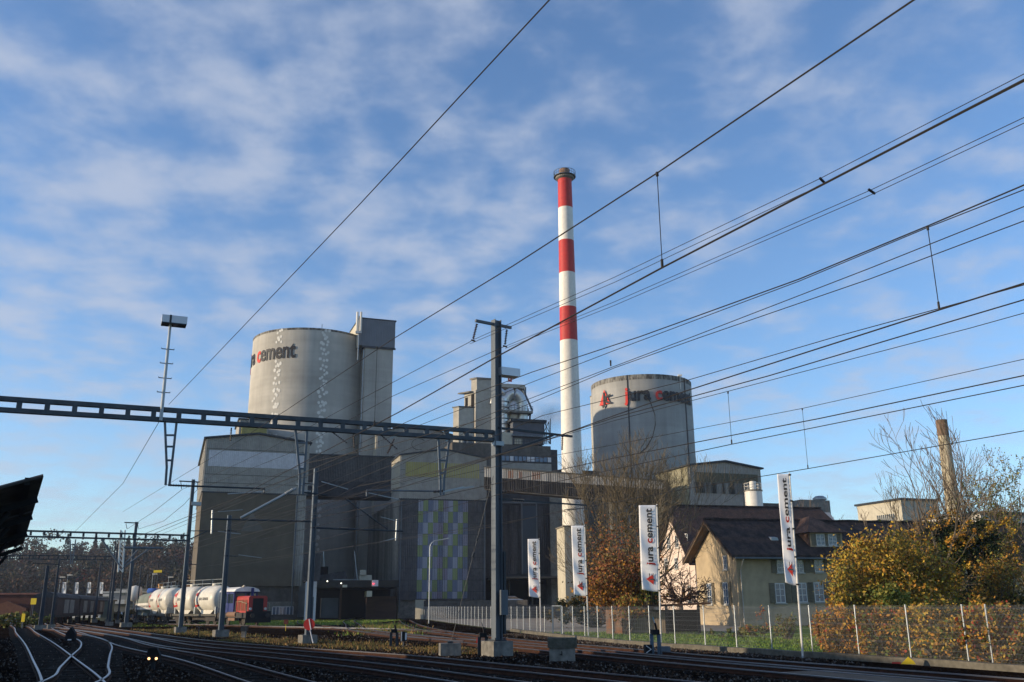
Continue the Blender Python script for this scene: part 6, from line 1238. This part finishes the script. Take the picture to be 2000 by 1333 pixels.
b = at(1283, 1272, 41.0); t = lever_stand(1281, 1273, 1206, 41.0, 'blue grey point machine with a black and white arrow board in front of the fence', M('blue grey casting', (.09, .13, .17), var=.15, scale=3), M('sky blue rod', (.15, .35, .5), var=0)); q = MB(); q.box(-.5, -.2, -.12, .1, .1, .46); o = q.build('arrow_board', black, t); q = MB(); q.bar((-.47, -.13, .42), (-.25, -.13, .28), .04, .02); q.bar((-.47, -.13, .14), (-.25, -.13, .28), .04, .02); q.build('arrow', white_flag, o); MB().box(.18, .6, -.15, .2, .05, .38).build('motor_box', galv_pt, t)
c = at(298, 1290, 34.5); t = thing('ground_signal', 'black dwarf signal with two glowing lamps low in the left foreground', 'signal', (c.x, c.y, 0)); MB().prism([(-.22, 0, .28), (.22, 0, .28), (.22, 0, .52), (.1, 0, .74), (-.16, 0, .74), (-.22, 0, .6)], (0, .2, 0)).build('housing', black, t); MB().box(-.06, .06, .05, .15, 0, .3).build('post', steel_dk, t)
for x in (-.13, .13): q = MB(); q.lathe([(0, 0), (.045, 0), (.045, .02), (0, .02)], 16); q.v = [(a+x, -c_-.005, b_+.38) for a, b_, c_ in q.v]; q.build('lamp', M('warm signal lamp', (1, .55, .25), var=0, emit=2.2), t)
c = at(136, 1248, 63); t = thing('point_lantern', 'small black point lantern beside the crossover track', 'signal', (c.x, 63, 0)); MB().prism([(-.3, 0, .1), (.3, 0, .1), (.3, 0, .55), (.0, 0, .95), (-.3, 0, .55)], (0, .3, 0)).build('housing', black, t); MB().box(-.12, .12, -.02, 0, .12, .2).build('reflector', white_flag, t)
c = at(388, 1236, 73); t = thing('distance_post', 'low thin dark post left of the blue grey mast', 'marker post', (c.x, 73, 0)); MB().bar((0, 0, 0), (0, 0, .75), .06, .06).build('post', steel_dk, t); MB().box(-.2, .2, -.03, .03, .7, .78).build('bar', steel_dk, t)
c = at(476, 1243, 70); t = thing('signal_bollard', 'short grey green capped bollard in front of the locomotive', 'bollard', (c.x, 70, 0)); MB().box(-.15, .15, -.15, .15, 0, .45).build('post', concrete, t); MB().box(-.2, .2, -.2, .2, .45, .8).build('cap', steel_dk, t)
c = at(558, 1227, 88); t = thing('brown_marker', 'thin marker post with a small brown plate on the bright grass verge', 'marker post', (c.x, 88, 0)); MB().tube([(0, 0, 0), (0, 0, .7)], .03, 6).build('post', ym, t); MB().box(-.2, .2, -.03, 0, .6, 1.0).build('plate', M('brown plate', (.12, .04, .03), var=0), t)
c = at(1773, 1297, 33.2); t = thing('derail_shoe', 'yellow metal track shoe lying on the kerb wall under the fence', 'track shoe', (c.x, c.y, .05), R(-20)); q = MB(); q.prism([(-.22, 0, .02), (.25, 0, .02), (.2, 0, .12), (.04, 0, .26), (-.08, 0, .14)], (0, .14, 0)); q.build('shoe', ym, t); MB().box(-.5, -.22, .03, .1, .03, .08).build('handle', M('dark red handle', (.25, .03, .03), var=0), t)
c = at(933, 1258, 55); t = thing('red_marker', 'tiny red marker on the track left of the main mast', 'marker', (c.x, c.y, 0)); MB().prism([(-.1, 0, .05), (.1, 0, .05), (0.05, 0, .36), (-.05, 0, .36)], (0, .12, 0)).build('marker', redpaint, t)
q = MB()
for k in range(6): q.box(-.9+k*.31, -.62+k*.31, -2.4, 2.4, .0, .17)
c = at(1660, 1336, 27.5); t = thing('timber_crossing', 'flat timber boards laid between the rails at bottom right', 'track crossing', (c.x, 26.6, 0), R(24)); q.build('boards', M('worn crossing planks', (.13, .095, .065), var=.3, scale=2, st=(4, .3, 1)), t)
# platform canopy at the left edge
cn = Vector((-9.3, 17.6, 0)); dirc = Vector((-.470, .883, 0)).normalized(); ins = Vector((-.883, -.470, 0))
t = thing('platform_canopy', 'dark corrugated station canopy roof jutting in at the left edge', 'canopy', (0, 0, 0))
cmat = M('sooty corrugated roof', (.05, .045, .042), var=.3, scale=1.5); zO = at(84, 929, 17.6).z; print('canopy', zO, at(84, 929, 17.6).x)
cn.x = at(84, 929, 17.6).x
def sheet_strip(a0, a1, name):
    q = MB(); n = int((a1-a0)/.18)
    for s_, (o_, z_) in ((0, (0, zO)), (1, (3.4, zO-1.25))):
        for k in range(n+1):
            p = cn+dirc*(a0+(a1-a0)*k/n)+ins*o_; q.v.append((p.x, p.y, z_+(.05 if k % 2 else 0)))
    for k in range(n): q.f.append((k, k+1, n+2+k, n+1+k)); q.m.append(0)
    o = q.build(name, cmat, t); sm = o.modifiers.new('t', 'SOLIDIFY'); sm.thickness = .04
sheet_strip(0, 7.0, 'roof_sheet'); sheet_strip(7.25, 21.2, 'roof_sheet')
q = MB()
for a0, a1 in ((0, 7.0), (7.25, 21.2)):
    for off, zz_ in ((.25, -.12), (1.6, -.6), (3.2, -1.2)):
        p = cn+dirc*(a0+.05)+ins*off; r_ = cn+dirc*(a1-.05)+ins*off; q.bar((p.x, p.y, zO+zz_), (r_.x, r_.y, zO+zz_), .1, .14)
q.build('purlin', black, t)
for a0 in (2.5, 6.9, 13.0, 20.9):
    q = MB(); p = cn+dirc*a0; e = p+ins*3.4; q.bar((p.x, p.y, zO-.2), (e.x, e.y, zO-1.5), .1, .14); c2v = p+ins*.5; q.tube([(c2v.x, c2v.y, zO-.5), ((p+ins*1.2).x, (p+ins*1.2).y, zO-1.5), (e.x, e.y, zO-2.4)], .06, 6)
    for u in (.8, 1.6, 2.4): m_ = p+ins*u; m2_ = p+ins*(u+.6); q.bar((m_.x, m_.y, zO-.45-u*.38), (m2_.x, m2_.y, zO-1.1-u*.55), .05, .05); q.bar((m2_.x, m2_.y, zO-.6-u*.38), (m_.x, m_.y, zO-1.0-u*.5), .05, .05)
    q.build('bracket', black, t); e = p+ins*3.6; MB().bar((e.x, e.y, 0), (e.x, e.y, zO-1.3), .2, .2).build('column', steel_dk, t)
# platform beneath and an unseen station block added outside the frame to shade the near tracks
q = MB(); pf = [cn+dirc*-14+ins*.35, cn+dirc*24+ins*.35, cn+dirc*24+ins*7, cn+dirc*-14+ins*7]; q.prism([(p.x, p.y, 0) for p in pf], (0, 0, .38)); tag(q.build('platform', asphalt), kind='structure')
sb = thing('station_shade_block', 'long station block added left of the platform, outside the picture, to shade the tracks', 'station', (-27.5, 0, 0), 0); BH = 8.2
MB().box(-9, 0, -30, 33.5, 0, BH-1.2).build('wall', conc_dk, sb); MB().prism([(-9.8, -31, BH-1.2), (.8, -31, BH-1.2), (0, -31, BH-.6), (-4.5, -31, BH+.9), (-9, -31, BH-.6)], (0, 65, 0)).build('roof', tiles, sb)
for k in range(14): o = MB().box(-.02, .05, -26+k*4.3, -24.8+k*4.3, 1.2, 3.2).build('window', glass, sb)

gsd = Vector((-.467, .884, 0)); gp = Vector((-28.5, 35.5, 0)); gsh = thing('added_shade_shed', 'low shed added outside the picture beyond the station block to shade the middle tracks', 'shed', gp, math.atan2(gsd.y, gsd.x))  # unseen shed, invented so that its shadow covers the middle tracks
MB().box(0, 41, 0, 9, 0, 4.0).build('wall', conc_dk, gsh); MB().prism([(-.5, -.8, 3.9), (-.5, 9.8, 3.9), (-.5, 4.5, 5.5)], (42, 0, 0)).build('roof', tiles, gsh)
for k in range(7): MB().box(2+k*5.5, 4.6+k*5.5, -.06, 0, .1, 3.0).build('door', wood_b, gsh)
# ---------------------------------------------------------------- trees
bark = M('grey brown bark', (.12, .095, .07), var=.3, scale=3, st=(1, 1, .3)); bark_l = M('pale twig bark', (.125, .10, .062), var=.2, scale=3)
def rv(): 
    while True:
        v = Vector((random.uniform(-1, 1), random.uniform(-1, 1), random.uniform(-1, 1)))
        if .05 < v.length < 1: return v.normalized()
def grow(mb, p, d, L_, r, depth, spread=.55, up=.12, tips=None, kids=(2, 3), seg=4, shr=.72, minr=.008):
    pts = [p]; rs = [r]; q = p.copy(); dd = d.copy()
    for i in range(seg):
        dd = (dd+rv()*.17+Vector((0, 0, up*.4))).normalized(); q = q+dd*(L_/seg); pts.append(q.copy()); rs.append(max(minr, r*(1-.38*(i+1)/seg)))
    mb.tube(pts, rs, 6 if r > .08 else (4 if r > .03 else 3), cap=False)
    if tips is not None and depth <= 2: tips += pts[1:]
    if depth == 0: return
    for k in range(random.randint(*kids)):
        i = random.choice(range(max(1, seg-2), seg+1)) if k else seg; nd = (dd+rv()*spread+Vector((0, 0, up))).normalized(); grow(mb, pts[i], nd, L_*shr*random.uniform(.8, 1.15), rs[i]*.74, depth-1, spread, up, tips, kids, seg, shr, minr)
    if depth > 2:
        for i in range(1, seg):
            if random.random() < .55: nd = (dd*.5+rv()*.9).normalized(); grow(mb, pts[i], nd, L_*.45, rs[i]*.4, depth-2, spread, up, tips, kids, 3, shr, minr)
def leaves(mb, centers, n, sz, spread, nm, bias=None):
    for _ in range(n):
        c = random.choice(centers)+rv()*spread*random.random(); a = rv(); b = a.cross(rv()).normalized(); a = b.cross(a).normalized(); s = sz*random.uniform(.6, 1.35)
        m = bias(c) if bias else random.randrange(nm)
        mb.add([c-a*s, c+b*s*.55, c+a*s, c-b*s*.55], [(0, 1, 2, 3)], m)
lf = lambda n, c: M(n, c, var=0, rough=.75, spec=.2)
L_y = lf('leaf golden', (.42, .27, .035)); L_o = lf('leaf orange', (.40, .19, .03)); L_g = lf('leaf green', (.10, .13, .025)); L_dg = lf('leaf dark ivy', (.022, .036, .014)); L_r = lf('leaf copper', (.20, .075, .03)); L_rd = lf('leaf red', (.30, .05, .025)); L_b = lf('leaf olive brown', (.16, .11, .035)); L_yg = lf('leaf yellow green', (.22, .20, .04))
# bare tree behind flags
random.seed(21); b = at(1240, 1180, 91); t = thing('bare_tree', 'tall many stemmed leafless tree behind the second and third flags', 'tree', (b.x, 91, 0)); mb = MB(); tips = []
for k in range(9): a = k*.7+.2; lean = random.uniform(.10, .42); grow(mb, Vector((math.cos(a)*.25, math.sin(a)*.25, 0)), Vector((math.cos(a)*lean, math.sin(a)*lean, 1)).normalized(), random.uniform(5.4, 6.3), .17, 5, .60, .16, tips, (2, 4), 5, .71, .014)
for k in range(5): a = random.uniform(2.6, 3.8); grow(mb, Vector((-.3, 0, 1.5+k*.8)), Vector((math.cos(a), .2*math.sin(a), .55)).normalized(), 3.6, .11, 4, .5, .12, tips, (2, 3), 4, .72, .013)
mb.build('branches', bark_l, t); mb = MB(); leaves(mb, [Vector((.9, -.2, 1+.35*i))*1 for i in range(12)]+[Vector((.6, .1, .8+.3*i)) for i in range(9)], 2200, .10, .75, 2); mb.build('ivy', [L_g, L_dg], t)
# copper bush left of it
def bush(name, lab, cat, cx, cy, rx, ry, rz_, zc, n, sz, mats, bias=None, clumps=40, seed=1, trunk=True, cr=.35, grp=None, zmin=.1):
    random.seed(seed); t = thing(name, lab, cat, (cx, cy, 0), 0, grp); cs = []
    for _ in range(clumps):
        v = rv()*random.uniform(.35, 1.0); cs.append(Vector((v.x*rx, v.y*ry, max(zmin, zc+v.z*rz_))))
    if trunk:
        mb = MB()
        for k in range(min(45, clumps)): c = cs[k]; m_ = c*.5+rv()*.3; m_.z = max(.3, c.z*.55); mb.tube([(random.uniform(-.2, .2), random.uniform(-.2, .2), 0), m_, c], [.06, .035, .012], 4, cap=False)
        mb.build('branches', bark, t)
    mb = MB(); R_ = min(rx, rz_)*cr
    for _ in range(n):
        k = random.randrange(clumps); c = cs[k]+rv()*R_*random.random()**.4*random.choice((.6, .9, 1, 1.25, 1.25, 1.9 if random.random() < .5 else 1)); c.z = max(.03, c.z); a = rv(); b_ = a.cross(rv()).normalized(); a = b_.cross(a).normalized(); s = sz*random.choice((.45, .7, .9, 1, 1.2, 1.7))
        m = bias(k, c) if bias else random.randrange(len(mats)); mb.add([c-a*s, c+b_*s*.6, c+a*s, c-b_*s*.6], [(0, 1, 2, 3)], m)
    mb.build('foliage', mats, t); return t
c = at(1215, 1120, 73); bush('copper_bush', 'copper brown leaved small tree left of the bare tree trunk', 'tree', c.x, 73, 3.3, 2.6, 2.4, 4.0, 9000, .10, [L_r, L_o, L_b], lambda k, c: random.choices((0, 1, 2), ((6, 1, 3) if c.z > 3.4 else (3, 4, 2)))[0], 60, 3, cr=.42)
c = at(1195, 1060, 80); bush('copper_bush', 'sparse reddish brown thicket between the third flag and the bare tree', 'tree', c.x, 82, 2.5, 2.5, 4.3, 5.0, 4200, .09, [L_r, L_b], None, 60, 33, cr=.5)
c = at(1225, 1172, 68); bush('shrub', 'low orange leaved shrub under the copper tree', 'shrub', c.x, 69, 1.4, 1, 1.1, 1.7, 2200, .08, [L_o, L_r, L_yg], None, 24, 5)
c = at(1268, 1150, 70); bush('ivy_shrub', 'green ivy covered shrub behind the second flag', 'shrub', c.x, 71.5, .9, .9, 1.6, 2.9, 2600, .08, [L_g, L_dg, L_yg], None, 26, 6)
c = at(1180, 1170, 90); bush('hedge', 'dark hedge mass behind the third flag', 'shrub', c.x-1, 92, 5, 2, 1.5, 1.6, 4500, .12, [L_dg, L_b], None, 30, 8)
# pollard tree in front of pink house
random.seed(5); b = at(1328, 1185, 86); t = thing('pollarded_tree', 'gnarled leafless pollarded tree in front of the pale pink house', 'tree', (b.x, 86, 0)); mb = MB()
mb.tube([(0, 0, 0), (.1, 0, 1.8), (0, 0, 2.6)], [.26, .2, .2], 8)
for k in range(13): a = k*.5; grow(mb, Vector((0, 0, 2.3)), Vector((math.cos(a), math.sin(a), .35+.5*(k % 3)/2)).normalized(), 1.5, .13, 3, .9, .05, None, (2, 3), 4, .75, .03)
mb.build('branches', M('dark knobbly bark', (.07, .045, .035), var=.3, scale=5), t)
mb = MB(); leaves(mb, [Vector((random.uniform(-2, 2), random.uniform(-1.5, 1.5), random.uniform(2, 4.2))) for _ in range(30)], 1600, .07, .6, 2); mb.build('dead_leaves', [L_r, L_b], t)
# big golden bush
def goldbias(k, c): return random.choices((0, 1, 2, 3), ((5, 2, 2, 3), (3, 1, 4, 5), (6, 3, 1, 1), (4, 4, 1, 4))[k % 4])[0]
c = at(1738, 1110, 47); bush('golden_bush', 'large golden yellow autumn bush behind the hedge and fence', 'bush', c.x+.1, 47, 2.95, 2.4, 2.15, 3.1, 32000, .064, [L_y, L_o, L_yg, L_b], goldbias, 120, 11, cr=.35)
c = at(1660, 1125, 46); bush('golden_bush', 'paler yellow bush just left of the large golden one', 'bush', c.x, 46, .9, 1.2, 1.5, 2.4, 7000, .058, [L_y, L_yg, L_b], None, 50, 13, cr=.5)
c = at(1742, 1145, 44.5); bush('green_bush', 'small green leaved shrub low in front of the golden bush', 'shrub', c.x, 44.3, .9, .6, .8, 2.2, 3800, .06, [L_g, L_yg], None, 24, 14, cr=.5)
# ivy covered tree with bare crown
random.seed(9); b = at(1885, 1180, 52); t = thing('ivy_tree', 'tall bare crowned tree thick with dark ivy and orange leaves on the right', 'tree', (b.x, 52, 0)); mb = MB(); tips = []
for k, (lx, ly) in enumerate(((-.30, .1), (-.05, -.15), (.10, .2), (.30, 0), (-.55, 0), (.5, .1))): grow(mb, Vector((k*.15-.4, 0, 0)), Vector((lx, ly, 1)).normalized(), 4.1 if k < 4 else 3.2, .16, 5, .55, .14, tips, (2, 3), 4, .70, .012)
mb.build('branches', bark, t)
cs = []
for _ in range(70): z_ = random.uniform(.4, 6.3); w_ = 2.0*(1-z_/8.5)+.4; cs.append(Vector((random.gauss(.2, .55)*w_*1.1, random.uniform(-1, 1)*w_, z_)))
mb = MB(); leaves(mb, cs, 24000, .075, .65, 1); mb.build('ivy', [L_dg, L_g], t)
cs2 = [Vector((random.uniform(-1.6, 2.6), random.uniform(-1.6, -.2), random.uniform(1.0, 6.4))) for _ in range(60)]; mb = MB(); leaves(mb, cs2, 2600, .08, .3, 2); leaves(mb, [Vector((random.uniform(-2.6, .4), random.uniform(-1.5, 1), random.uniform(4.6, 7.2))) for _ in range(26)], 1300, .075, .4, 2); mb.build('orange_leaves', [L_y, L_o], t)
c = at(1945, 1120, 50); bush('brown_bush', 'olive brown thinning bush between the ivy tree and the right edge', 'bush', c.x+.2, 50.5, 1.5, 1.4, 1.7, 2.9, 6500, .06, [L_b, L_b, L_yg, L_o], None, 60, 15, cr=.4)
# green yellow tree at the right edge
random.seed(31); b = at(2010, 1150, 58); t = thing('thin_leaved_tree', 'sparse yellow green tree cut off by the right edge', 'tree', (b.x+1, 58, 0)); mb = MB(); tips = []
for k in range(4): a = k*1.6; grow(mb, Vector((0, 0, 0)), Vector((math.cos(a)*.25-.12, math.sin(a)*.2, 1)).normalized(), 3.9, .14, 5, .6, .1, tips, (2, 3), 4, .7, .01)
mb.build('branches', bark, t); mb = MB(); leaves(mb, [p for p in tips if p.z > 2.2], 9000, .065, .3, 3); mb.build('foliage', [L_yg, L_g, L_b], t)
random.seed(33); b = at(1835, 1185, 60); t = thing('bare_tree', 'thin leafless tree in front of the old chimney stack', 'tree', (b.x, 60, 0)); mb = MB()
for k in range(4): grow(mb, Vector((k*.1, 0, 0)), Vector((-.35+.22*k, .1, 1)).normalized(), 4.3, .12, 5, .5, .14, None, (2, 3), 4, .70, .010)
mb.build('branches', bark_l, t)
# hedge behind fence: several shrubs
def hb(w): return lambda k, c: random.choices((0, 1, 2, 3, 4), [a**(1.6 if (k*7) % 3 else .8) for a in w[k % len(w)]])[0]
mt = [L_o, L_y, L_g, L_rd, L_b]
fpt = lambda Y: min(fl, key=lambda p: abs(p.y-Y))
hed = ((38.6, 'orange leaved hedge shrub at the left end of the hedge behind the fence', [(6, 3, 1, 1, 2), (7, 2, 1, 1, 1)]), (36.8, 'orange and green hedge shrub, second from the left end of the hedge', [(3, 1, 5, 1, 3), (5, 2, 2, 2, 2)]), (35.0, 'mixed green and brown hedge shrub in the middle of the hedge', [(2, 2, 6, 0, 3), (3, 4, 2, 0, 3)]),
       (33.3, 'golden brown hedge shrub above the yellow track shoe', [(3, 3, 2, 1, 4), (3, 1, 1, 3, 4)]), (31.7, 'reddish hedge shrub right of the golden brown one', [(2, 2, 2, 3, 4), (3, 2, 3, 1, 3)]), (30.0, 'bright green and orange hedge shrub beside the double fence post', [(2, 1, 7, 0, 1), (3, 3, 5, 0, 1)]), (28.4, 'dark red hedge shrub at the right edge of the picture', [(1, 0, 3, 5, 3), (2, 1, 4, 2, 3)]), (26.6, 'dark red and green hedge shrub beyond the right edge', [(1, 0, 4, 5, 3)]))
for i, (Y, lab, wts) in enumerate(hed):
    p = fpt(Y); bush('hedge_shrub', lab, 'hedge', p.x+1.15+(.25 if i == 0 else 0), p.y+.3, 1.2, 1.4, 1.12, 1.02, 8500, .055, mt, hb(wts), 80, 40+i, cr=.24, grp='hedge shrubs behind the mesh fence', zmin=.08)
# red sapling
random.seed(3); b = at(1491, 1240, 56); t = thing('sapling', 'small sapling with a few red leaves on the lawn before the ochre house', 'sapling', (b.x, 56, 0)); mb = MB(); tips = []; 
for k in range(3): grow(mb, Vector((0, 0, 0)), Vector((-.25+.25*k, .1, 1)).normalized(), .75, .02, 2, .5, .1, tips, (2, 2), 3, .75, .006)
mb.build('branches', bark_l, t); mb = MB(); leaves(mb, [Vector((.1, 0, 1.7)), Vector((-.2, 0, 1.5)), Vector((-.9, 0, .75)), Vector((-.4, 0, .6)), Vector((.25, 0, .9))], 260, .05, .3, 2); mb.build('red_leaves', [L_rd, L_o], t)
c = at(1455, 1215, 62); bush('low_shrub', 'low rough green shrub at the foot of the ochre house', 'shrub', c.x, 62, 2.8, .7, .4, .35, 3500, .07, [L_g, L_b, L_yg], None, 30, 51, trunk=False)
c = at(1535, 1210, 58); bush('low_shrub', 'thin brown weedy shrub beside the red leaved sapling', 'shrub', c.x, 58, .8, .6, .7, .8, 1400, .05, [L_g, L_b], None, 20, 52)
c = at(70, 1205, 112); bush('low_shrub', 'rounded green hedge in front of the blue grey car on the left', 'hedge', at(45, 1205, 112).x, 112, 4.5, 1.5, .8, .9, 4000, .12, [L_g, L_yg, L_b], None, 40, 53, trunk=False)
c = at(238, 1195, 170); bush('low_shrub', 'dark clipped hedge below the grey offices', 'hedge', c.x, 172, 6, 1.5, .8, .9, 3500, .14, [L_dg, L_b], None, 40, 54, trunk=False)
c = at(265, 1212, 118); bush('grass_tuft', 'bright yellow green grass patch left of the tank wagons', 'grass tuft', c.x, 118, 1.9, .8, .25, .2, 1500, .08, [L_yg, L_g], None, 20, 55, trunk=False)

# ---------------------------------------------------------------- wooded hill far left
hill_m = M('wooded hillside floor', (.05, .045, .025), var=.3, scale=.02); q = MB(); nx, ny = 60, 14
def hillz(x, y):
    u = max(0, min(1, (y-330)/170)); u = u*u*(3-2*u); return u*(26+3*math.sin(x*.013+1)+1.5*math.sin(x*.031))*min(1, max(0, (80-x)/120))
for j in range(ny+1):
    for i in range(nx+1): x = -900+i*17.; y = 300+j*60.; q.v.append((x, y, hillz(x, y)+.03))
for j in range(ny):
    for i in range(nx): a = j*(nx+1)+i; q.f.append((a, a+1, a+nx+2, a+nx+1)); q.m.append(0)
tag(q.build('hill', hill_m, smooth=True), kind='structure')
F_or = lf('far russet leaf', (.085, .042, .022)); F_br = lf('far brown leaf', (.052, .038, .024)); F_gr = lf('far fir green', (.014, .024, .015)); F_ye = lf('far ochre leaf', (.10, .07, .024)); F_rd = lf('far red leaf', (.12, .032, .022)); F_ol = lf('far olive leaf', (.038, .038, .018))
FM = [F_or, F_br, F_gr, F_ye, F_rd, F_ol]
def crown(mb, p, h, kind, n, s=1.0):
    if kind == 2:                                  # conifer
        for _ in range(n):
            u = random.random()**.7; r = (1-u)*h*.2+.15; a = random.random()*6.28; c = p+Vector((math.cos(a)*r*random.uniform(.5, 1), math.sin(a)*r*random.uniform(.5, 1), h*(.1+.9*u))); v = rv(); w = v.cross(rv()).normalized(); k = s*random.uniform(.5, .9); mb.add([c-v*k, c+w*k*.5-Vector((0, 0, .2)), c+v*k], [(0, 1, 2)], 2)
        mb.tube([p, p+Vector((0, 0, h*.97))], [.25, .05], 4, 1, cap=False)
    else:
        cl_ = [Vector((random.uniform(-.3, .3)*h, random.uniform(-.3, .3)*h, h*random.uniform(.35, .88))) for _ in range(7)]
        for _ in range(n):
            c = p+random.choice(cl_)+rv()*h*.17*random.random()**.5; v = rv(); w = v.cross(rv()).normalized(); k = s*random.uniform(.4, .85); mb.add([c-v*k, c+w*k*.6, c+v*k, c-w*k*.6], [(0, 1, 2, 3)], kind if random.random() < .8 else random.choice((1, kind, 5)))
        mb.tube([p, p+Vector((0, 0, h*.5))], [.3, .15], 4, 1, cap=False)
        for cc in cl_[:4]: mb.tube([p+Vector((0, 0, h*.35)), p+cc], [.15, .05], 3, 1, cap=False)
random.seed(77); mb = MB()
for _ in range(640):
    y = random.uniform(300, 470); x = random.uniform(-.66, -.27)*y
    k = random.choices((0, 1, 2, 3, 4, 5), (3, 6, 3, 1.6, .5, 3))[0]; crown(mb, Vector((x, y, hillz(x, y)-.5)), random.uniform(11, 17), k, 260, .8)
tag(mb.build('forest', FM), 'autumn forest covering the low hill at far left', 'forest', kind='stuff')
sky_t = ((57, 1, 'bare topped'), (86, 3, 'tall ochre'), (128, 2, 'dark fir'), (150, 1, 'brown'), (183, 2, 'narrow dark fir'), (198, 2, 'second narrow fir'), (248, 2, 'slim fir'), (277, 0, 'russet'), (311, 2, 'small pointed fir'), (336, 1, 'round grey brown'), (366, 2, 'broad dark pine'), (378, 4, 'reddish low'))
for px, k, ds in sky_t:
    Y = 480; zt = {57: 1045, 86: 1033, 128: 1043, 150: 1052, 183: 1048, 198: 1052, 248: 1047, 277: 1056, 311: 1060, 336: 1066, 366: 1066, 378: 1088}[px]; b = at(px, 1090, Y); top_ = at(px, zt, Y).z; hz = hillz(b.x, Y); h = max(9, top_-hz)
    t = thing('skyline_tree', '%s tree on the forest skyline, %s' % (ds, 'left of the white lattice support' if px < 235 else 'right of the white lattice support'), 'tree', (b.x, Y, hz)); mb = MB(); crown(mb, Vector((0, 0, 0)), h, k, 420, 1.0); mb.build('crown', FM, t); MB().tube([(0, 0, -1), (0, 0, h*.4)], [.35, .2], 6).build('trunk', bark, t)
# bare treetop behind far roof
random.seed(60); b = at(1570, 990, 200); t = thing('bare_tree', 'tiny bare treetop showing over the dark house roof beside the grey block', 'tree', (b.x, 205, 0)); mb = MB(); zt = at(1570, 964, 205).z
for k in range(4): grow(mb, Vector((0, 0, 3)), Vector((-.2+.13*k, 0, 1)).normalized(), (zt-3)/2.6, .2, 4, .4, .2, None, (2, 3), 4, .65, .03)
mb.build('branches', bark, t)
# steam from the kiln tower
sm_ = bpy.data.materials.new('steam'); sm_.use_nodes = True; tt = sm_.node_tree; tt.nodes.clear(); o_ = tt.nodes.new('ShaderNodeOutputMaterial'); v_ = tt.nodes.new('ShaderNodeVolumePrincipled'); tt.links.new(v_.outputs[0], o_.inputs[1]); v_.inputs['Color'].default_value = (.9, .9, .92, 1)
tc_ = tt.nodes.new('ShaderNodeTexCoord'); nz = tt.nodes.new('ShaderNodeTexNoise'); nz.inputs['Scale'].default_value = .35; nz.inputs['Detail'].default_value = 4; tt.links.new(tc_.outputs['Object'], nz.inputs['Vector'])
ln = tt.nodes.new('ShaderNodeVectorMath'); ln.operation = 'LENGTH'; mpp = tt.nodes.new('ShaderNodeMapping'); tt.links.new(tc_.outputs['Object'], mpp.inputs[0]); tt.links.new(mpp.outputs[0], ln.inputs[0])
mpp.inputs['Scale'].default_value = (1/7.0, 1/4.0, 1/5.0)
s1 = tt.nodes.new('ShaderNodeMath'); s1.operation = 'SUBTRACT'; tt.links.new(nz.outputs[0], s1.inputs[0]); s0 = tt.nodes.new('ShaderNodeMath'); s0.operation = 'MULTIPLY'; s0.inputs[1].default_value = .62; tt.links.new(ln.outputs['Value'], s0.inputs[0]); tt.links.new(s0.outputs[0], s1.inputs[1]); s2 = tt.nodes.new('ShaderNodeMath'); s2.operation = 'MULTIPLY'; s2.use_clamp = True; s2.inputs[1].default_value = .4; tt.links.new(s1.outputs[0], s2.inputs[0]); tt.links.new(s2.outputs[0], v_.inputs['Density'])
c = at(1070, 815, 205); q = MB(); q.lathe([(0, -5), (4, -4), (7, 0), (5, 3.8), (0, 5)], 20); q.v = [(a, b*.6, c_) for a, b, c_ in q.v]; o = q.build('steam', sm_, loc=(c.x, c.y, c.z)); tag(o, 'faint grey puff of steam drifting from the kiln tower pipes', 'steam', kind='stuff')
# haze
hz_ = bpy.data.materials.new('haze'); hz_.use_nodes = True; tt = hz_.node_tree; tt.nodes.clear(); o_ = tt.nodes.new('ShaderNodeOutputMaterial'); v_ = tt.nodes.new('ShaderNodeVolumePrincipled'); tt.links.new(v_.outputs[0], o_.inputs[1]); v_.inputs['Color'].default_value = (.72, .82, 1, 1); v_.inputs['Density'].default_value = .00016; v_.inputs['Anisotropy'].default_value = .2
HAZE = True
if HAZE: tag(MB().box(-1200, 500, -700, 1300, -1, 130).build('haze', hz_), kind='stuff')
